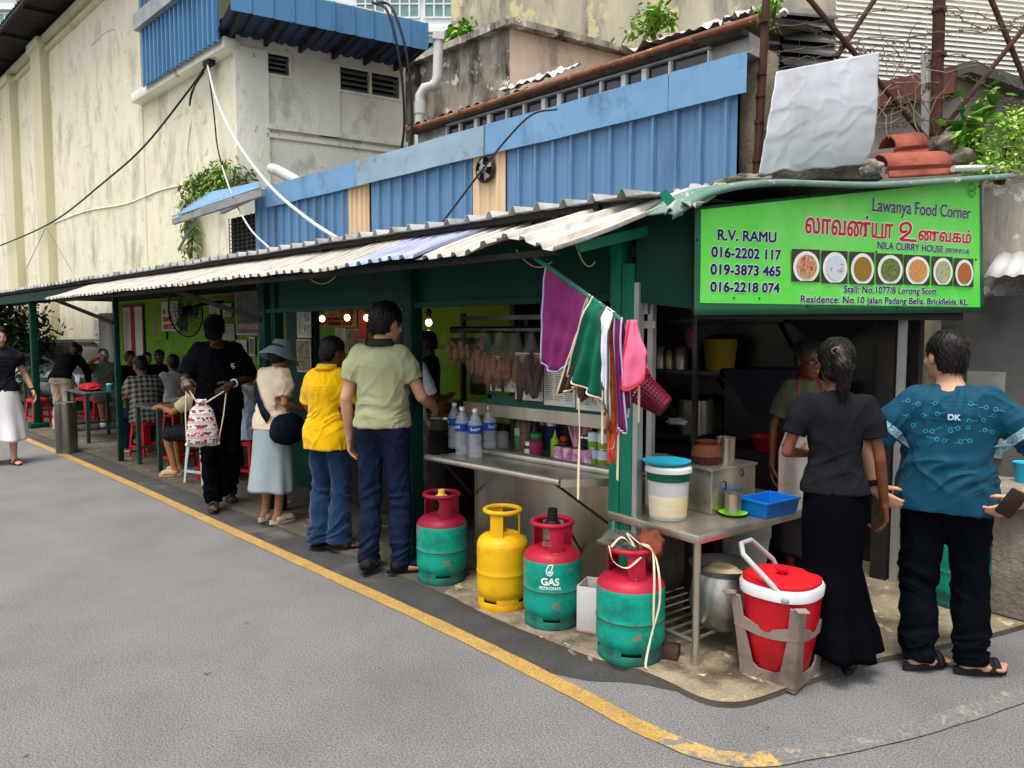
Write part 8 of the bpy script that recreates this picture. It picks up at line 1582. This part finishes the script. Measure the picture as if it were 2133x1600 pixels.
P9, J9 = person('woman in black top and beige trousers bending over a table', 140, 903, 34, H=1.60, build=1.05, sex='f', skin='tan', hands=False, pose=dict(pel=(0, -.05, .93), waist=(0, .02, 1.06), chest=(0, .15, 1.19), neck=(0, .28, 1.30), head=(.02, .39, 1.37), shR=(.155, .26, 1.26), shL=(-.155, .26, 1.26), elR=(.2, .38, 1.02), wrR=(.14, .5, .82), elL=(-.2, .38, 1.02), wrL=(-.14, .5, .82)), look=(0, .8, -.6), loc=tuple(g),
  top=dict(mat=blk, sleeve=1.9, hem=-.03, flat=False), bottom=dict(kind='trousers', mat=fab('beige', 'A8957F', '9C8973'), ease=.024, flare=.01), shoes=dict(kind='shoe', mat=shoe_b), hair='bun', seed=13)
P10, J10 = person('dark bearded man seated facing the road against the lime wall', 0, 0, 172, H=1.68, skin='dark', hands=False, vox=.012, loc=onY(333, 800, 4.98)*(1, 1, 0)+np.array((0, 0, .025)), pose=sit(), facedet=True, top=dict(mat=blk, sleeve=.8), bottom=dict(kind='trousers', mat=blk), seed=14)
P11, J11 = person('seated person in pale grey tee seen from behind near the wall fan', 0, 0, -22, H=1.66, build=1.05, skin='brown', hands=False, vox=.012, loc=onY(366, 830, 4.25)*(1, 1, 0)+np.array((0, 0, .025)), pose=sit(), top=dict(mat=fab('pale_grey', '9A9C9C', '8E9090'), sleeve=.7), bottom=dict(kind='trousers', mat=navy), seed=15)
dup(S0, (P11.location.x, P11.location.y, .025), .2, 'red stool under the pale grey tee sitter'); dup(S0, (P10.location.x, P10.location.y, .025), .2, 'red stool under the dark bearded man')
g = gy(425, 3.55)
P12, J12 = person('seated person in cream tee leaning on the green table behind the drawstring bag', 0, 0, -72, H=1.55, skin='tan', loc=tuple(g), pose=sit(neck=(0, .12, 1.03), head=(0, .2, 1.15), shR=(.16, .1, .98), shL=(-.16, .1, .98), chest=(0, .07, .86), elL=(-.2, .33, .80), wrL=(-.06, .5, .85), elR=(.2, .3, .8), wrR=(.06, .5, .85), anL=(-.12, .36, .09)), look=(0, .9, -.4), top=dict(mat=fab('cream_tee', 'D8CC9F', 'CDC193'), sleeve=.75, ease=.02), bottom=dict(kind='trousers', mat=fab('dark_shorts', '2A2A2E', '222226'), len=.45, ease=.02), shoes=dict(kind='clog', mat=flat('slip_on', 'B89A78', rough=.7)), hair='short', seed=16)
P13, J13 = person('seated person in striped blue shirt half hidden behind the bucket hat woman', 0, 0, -40, H=1.66, skin='tan', hands=False, loc=tuple(gy(520, 3.75)), pose=sit(), top=dict(mat=fab('stripe_blue', '8FA0B4', 'B9C2CC', sc=60), sleeve=1.8, ease=.02), bottom=dict(kind='trousers', mat=fab('navy_dark', '131B33', '0F162B')), shoes=dict(kind='shoe', mat=fab('grey_shoe', '5C6066')), seed=17)
P18, J18 = person('diner in dark clothes half hidden by the dark post, beside the drinking man', 0, 0, 150, H=1.64, skin='brown', hands=False, vox=.012, loc=tuple(gy(266, 4.7)), pose=sit(), top=dict(mat=blk, sleeve=.8), bottom=dict(kind='trousers', mat=blk), seed=24)
dup(S0, tuple(gy(266, 4.7)), .2, 'red stool under the diner half hidden by the dark post')
P19, J19 = person('diner with short black hair facing the road just left of the dark bearded man', 0, 0, 165, H=1.6, skin='tan', hands=False, vox=.012, loc=tuple(gy(303, 5.0)), pose=sit(), top=dict(mat=fab('dim_brown', '2A2420'), sleeve=.8), bottom=dict(kind='trousers', mat=blk), seed=25)
dup(S0, tuple(gy(303, 5.0)), .2, 'red stool under the diner left of the dark bearded man')
# --- walking woman at the far left
P14, J14 = person('woman in black puff sleeve top and white midi skirt walking on the road', 8, 966, 168, H=1.70, build=1.1, sex='f', skin='light', vox=.008, z0=0, pose=dict(head=(0, .03, 1.585), elL=(-.27, -.04, 1.12), wrL=(-.33, .07, .90), elR=(.25, -.02, 1.12), wrR=(.27, .06, .88), anL=(-.08, .12, .085), knL=(-.09, .12, .49), anR=(.07, -.2, .10), knR=(.09, .0, .48)), look=(-.18, 1, -.12), facedet=True,
  top=dict(mat=fab('charcoal_top', '22232A', '1B1C22'), sleeve=.6, puff=2.4, cuff=.5, ease=.02, hem=-.03, bust=.015), bottom=dict(kind='skirt', mat=fab('white_skirt', 'E6E2E2', 'DAD6D6', bump=.003, bsc=40), hem=.30, prof=[(0, .15, .12), (.15, .19, .16), (1, .27, .29)], fold=.09, n=9), shoes=dict(kind='sandal', mat=flat('sandal_tan', '3A2E2A', rough=.6)), hair='short', seed=18)
w_, e_ = J14['wrL'], J14['elL']; d = nrm(w_-e_); x = nrm(np.cross(d, UPW)); y = np.cross(d, x); mb = MB(); mb.tube([w_-d*.02+(x*math.cos(a)+y*math.sin(a))*.032 for a in np.linspace(0, 2*math.pi, 21)], .009, 6, cap=False); mb.build('wristwatch', rubber, P14)
# --- the corner
lc = onD(1672, 1200, 4.75)
P15, J15 = person('older cook with glasses, olive tee and white apron behind the steel table', 0, 0, 172, H=1.545, build=.9, skin='brown', sex='f', vox=.008, loc=(lc[0], lc[1], .025), facedet=True, glasses=True, hcol=hair_grey, pose=dict(head=(.0, .03, 1.585), elR=(.225, -.02, 1.10), wrR=(.235, .05, .83), elL=(-.2, .05, 1.12), wrL=(-.10, .25, 1.02)), look=(-.35, .95, -.12), hair='short',
  top=dict(mat=fab('olive', '5C6144', '51563B'), sleeve=.72, ease=.02, cuff=1.4), bottom=dict(kind='skirt', mat=fab('cook_skirt', '3A3436', '302A2C'), hem=.2, prof=[(0, .14, .11), (.3, .18, .15), (1, .2, .18)]), seed=19)
ap = MB(); bv = BVHTree.FromPolygons([tuple(v.co) for v in J15['_shirt'].data.vertices], [tuple(p.vertices) for p in J15['_shirt'].data.polygons])
def apf(u, v): x = (u-.5)*(.17+.19*min(1, v*2.2)); z = 1.18-.72*v; h = bv.ray_cast(V((x, .6, max(z, .82))), V((0, -1, 0)))[0]; y = (h.y if h else .08); return (x, y+.014+.008*math.sin(u*17+v*4)*v+.05*max(0, .82-z), z)
ap.grid(apf, 24, 30); apo = ap.build('apron', mat('apron_white', 'CDC4BC', 'BFB3AA', sc=4, rough=.85, dirt='B58A72', dsc=4, damt=.4, bump=.004, bsc=30), P15, ang=180, solid=.004)
mb = MB(); nk = J15['neck']; mb.tube([(.075, .10, 1.17), (.07, .07, 1.28), (.05, -.0, 1.335), (0, -.05, 1.34), (-.05, -.0, 1.335), (-.07, .07, 1.28), (-.075, .10, 1.17)], .006, 6); mb.build('apron_strap', redt, apo)
mb = MB(); hc = J15['head']; r, f, u = basis((-.35, .95, -.12)); mb.ell(hc*1+(f*.092+u*.045)*.93, (.005, .003, .005), 8); mb.build('forehead_mark', white_ink, P15)
P16, J16 = person('woman in charcoal tee and long black tiered skirt seen from behind', 1726, 1383, -6, H=1.585, build=.87, skin='brown', sex='f', vox=.007, hair='pony', pose=dict(head=(-.01, .03, 1.585), shR=(.155, -.01, 1.375), shL=(-.155, -.01, 1.375), elL=(-.235, -.03, 1.115), wrL=(-.12, .19, 1.08), elR=(.205, -.03, 1.10), wrR=(.245, .05, .86)), look=(-.12, 1, -.05), curl=(.45, .7),
  top=dict(mat=fab('charcoal', '1F2126', '191B1F'), sleeve=.62, ease=.016, hem=-.02, cuff=1.4, wr=.011), bottom=dict(kind='skirt', mat=fab('black_skirt', '05060B', '080910', sc=4), hem=.10, top=1.06, prof=[(0, .113, .085), (.15, .147, .125), (.3, .153, .135), (.56, .140, .125), (.575, .146, .13), (.85, .19, .17), (.86, .20, .185), (1, .22, .2)], fold=.13, f0=.5, n=8, dip=.015), shoes=dict(kind='flipflop', mat=sand_b), seed=20)
hc = J16['head']; mb = MB(); mb.tube([(hc[0]+.03*math.cos(a), hc[1]-.125, hc[2]+.055+.018*math.sin(a)) for a in np.linspace(0, 2*math.pi, 13)], .005, 6, cap=False); mb.ell((hc[0], hc[1]-.13, hc[2]+.055), (.012, .012, .02), 8); mb.build('hair_clip', mat('tortoise', '6B5A4A', '3A2E26', sc=30, rough=.3), P16)
for sg in (-1, 1): mb = MB(); mb.ell((hc[0]+sg*.074, hc[1]-.005, hc[2]-.045), (.006, .006, .009), 8); mb.build('earring', brass, P16)
tealm = fab('teal_shirt', '08394E', '0A4359', sc=1.6, rough=.6, sheen=.05, dirt='0A4462', dsc=1.2, damt=.5)
P17, J17 = person('heavy man in teal sports shirt and dark jeans with hands at his back', 1957, 1394, -6, H=1.62, build=1.17, belly=1.18, skin='light', vox=.007, z0=.01, pose=dict(head=(-.03, .03, 1.60), neck=(0, -.01, 1.44), shR=(.175, -.01, 1.385), shL=(-.175, -.01, 1.385), elL=(-.375, -.06, 1.12), wrL=(-.33, -.10, .92), elR=(.40, -.08, 1.12), wrR=(.28, -.17, .93), anL=(-.10, -.02, .085), anR=(.14, .03, .085), knR=(.12, .03, .485), knL=(-.11, .02, .485), ftL=(.75, .6, 0), ftR=(.9, .4, 0)), look=(-.5, .87, -.05), curl=(.7, .55), armr=.82, palm=dict(L=((.3, .9, 0), (.2, -.3, 1)), R=((-.3, .9, 0), (-.2, -.3, 1))), handdir=dict(L=(.65, -.15, -.45), R=(-.62, -.12, -.4)),
  top=dict(mat=tealm, sleeve=.80, ease=.018, hem=-.10, cuff=1.6, wr=.019), bottom=dict(kind='trousers', mat=fab('black_denim', '0C1016', '080B10', sc=5), ease=.016, wr=.018), shoes=dict(kind='sandal', mat=sand_b), hair='short', seed=21)
bv17 = BVHTree.FromPolygons([tuple(v.co) for v in J17['_shirt'].data.vertices], [tuple(p.vertices) for p in J17['_shirt'].data.polygons])
def onback(x, z, lift=.003): h = bv17.ray_cast(V((x, -1, z)), V((0, 1, 0))); return tuple((h[0] if h[0] else V((x, -.12, z)))-V((0, lift, 0)))
mb = MB(); vs, fs_ = text_mesh('DK', .036, .0015, 'CENTER'); mb.add([onback(x, 1.235+y) for x, y in vs], fs_); mb.build('lettering', flat('ink_pale', 'AFC2C8', rough=.6), J17['_shirt'])
mb = MB(); rr = random.Random(4); cyan = flat('cyan_print', '2F8FA8', rough=.6)
for k in range(32):
    x = -.20+.40*((k % 8)+.5)/8+rr.uniform(-.018, .018); z = 1.315-.055*(k//8)-rr.uniform(0, .03)-.0*abs(x)
    if k//8 > 2 and abs(x) > .09: continue
    if abs(x) < .05 and z > 1.21: continue
    a0 = [(x+.0095*math.cos(a), z+.0105*math.sin(a)) for a in np.linspace(0, 2*math.pi, 9)]; a1 = [(x+.0068*math.cos(a), z+.0078*math.sin(a)) for a in np.linspace(0, 2*math.pi, 9)]
    for q in range(8): mb.add([onback(*a0[q]), onback(*a0[q+1]), onback(*a1[q+1]), onback(*a1[q])], [(0, 1, 2, 3)])
    x2, z2 = x+rr.uniform(.02, .045)*rr.choice((-1, 1)), z+rr.uniform(-.01, .03); n_ = 4
    for q in range(n_): t0, t1 = q/n_, (q+1)/n_; A, B = (x+(x2-x)*(.25+.75*t0), z+(z2-z)*(.25+.75*t0)), (x+(x2-x)*(.25+.75*t1), z+(z2-z)*(.25+.75*t1)); mb.add([onback(A[0], A[1]-.001), onback(B[0], B[1]-.001), onback(B[0], B[1]+.001), onback(A[0], A[1]+.001)], [(0, 1, 2, 3)])
mb.build('back_print', cyan, J17['_shirt'])
for q_ in 'LR':
    sh, el = J17['sh'+q_], J17['el'+q_]; d = nrm(el-sh); x = nrm(np.cross(d, (0, 1, 0))); y = np.cross(d, x); mb = MB(); L_ = []
    for k in range(25):
        a = 2*math.pi*k/24; row = []
        for t in (.50, .62): c = lerp(sh, el, t); dv = x*math.cos(a)+y*math.sin(a); h = bv17.ray_cast(V(c+dv*.2), V(-dv)); row.append((h[0] if h[0] else V(c+dv*.08))+V(dv)*.003)
        L_.append(row)
    mb.loft(L_, closed=False); mb.build('sleeve_band', mat('band_print', 'A9C2CA', '3A7C92', sc=90, rough=.7, det=2), J17['_shirt'])
w_, e_ = J17['wrL'], J17['elL']; d = nrm(w_-e_); x = nrm(np.cross(d, UPW)); y = np.cross(d, x); c = w_-d*.03; mb = MB(); mb.loft([[c+d*z+(x*math.cos(a)+y*math.sin(a))*.041 for a in np.linspace(0, 2*math.pi, 22)] for z in (-.014, .014)], closed=False); wt = mb.build('wristwatch', rubber, P17, solid=.005, ang=180)
mb = MB(); mb.ell(c-x*.042, (.02, .02, .02), 10); mb.build('dial', rubber, wt)
w_, e_ = J17['wrR'], J17['elR']; d = nrm(w_-e_); x = nrm(np.cross(d, UPW)); y = np.cross(d, x)
for o_, m_b in ((-.03, flat('bead_green', '3E6A3A', rough=.5)), (-.012, cap_w)): mb = MB(); c = w_+d*o_; mb.tube([c+(x*math.cos(a)+y*math.sin(a))*.038 for a in np.linspace(0, 2*math.pi, 21)], .005, 6, cap=False); mb.build('bracelet', m_b, P17)
q = l2w(P17, J17['wrR']+np.array((-.045, -.055, .0))); mb = MB(); mb.box((0, 0, 0), (.07, .02, .13), bev=.008); pc = mb.build('pouch', mat('leather_brown', '2E1E1A', '241713', sc=8, rough=.45)); tag(pc, 'small dark brown pouch held at the back of the teal shirt man', 'pouch'); pc.location = q; pc.rotation_euler = (.1, .5, P17.rotation_euler.z)
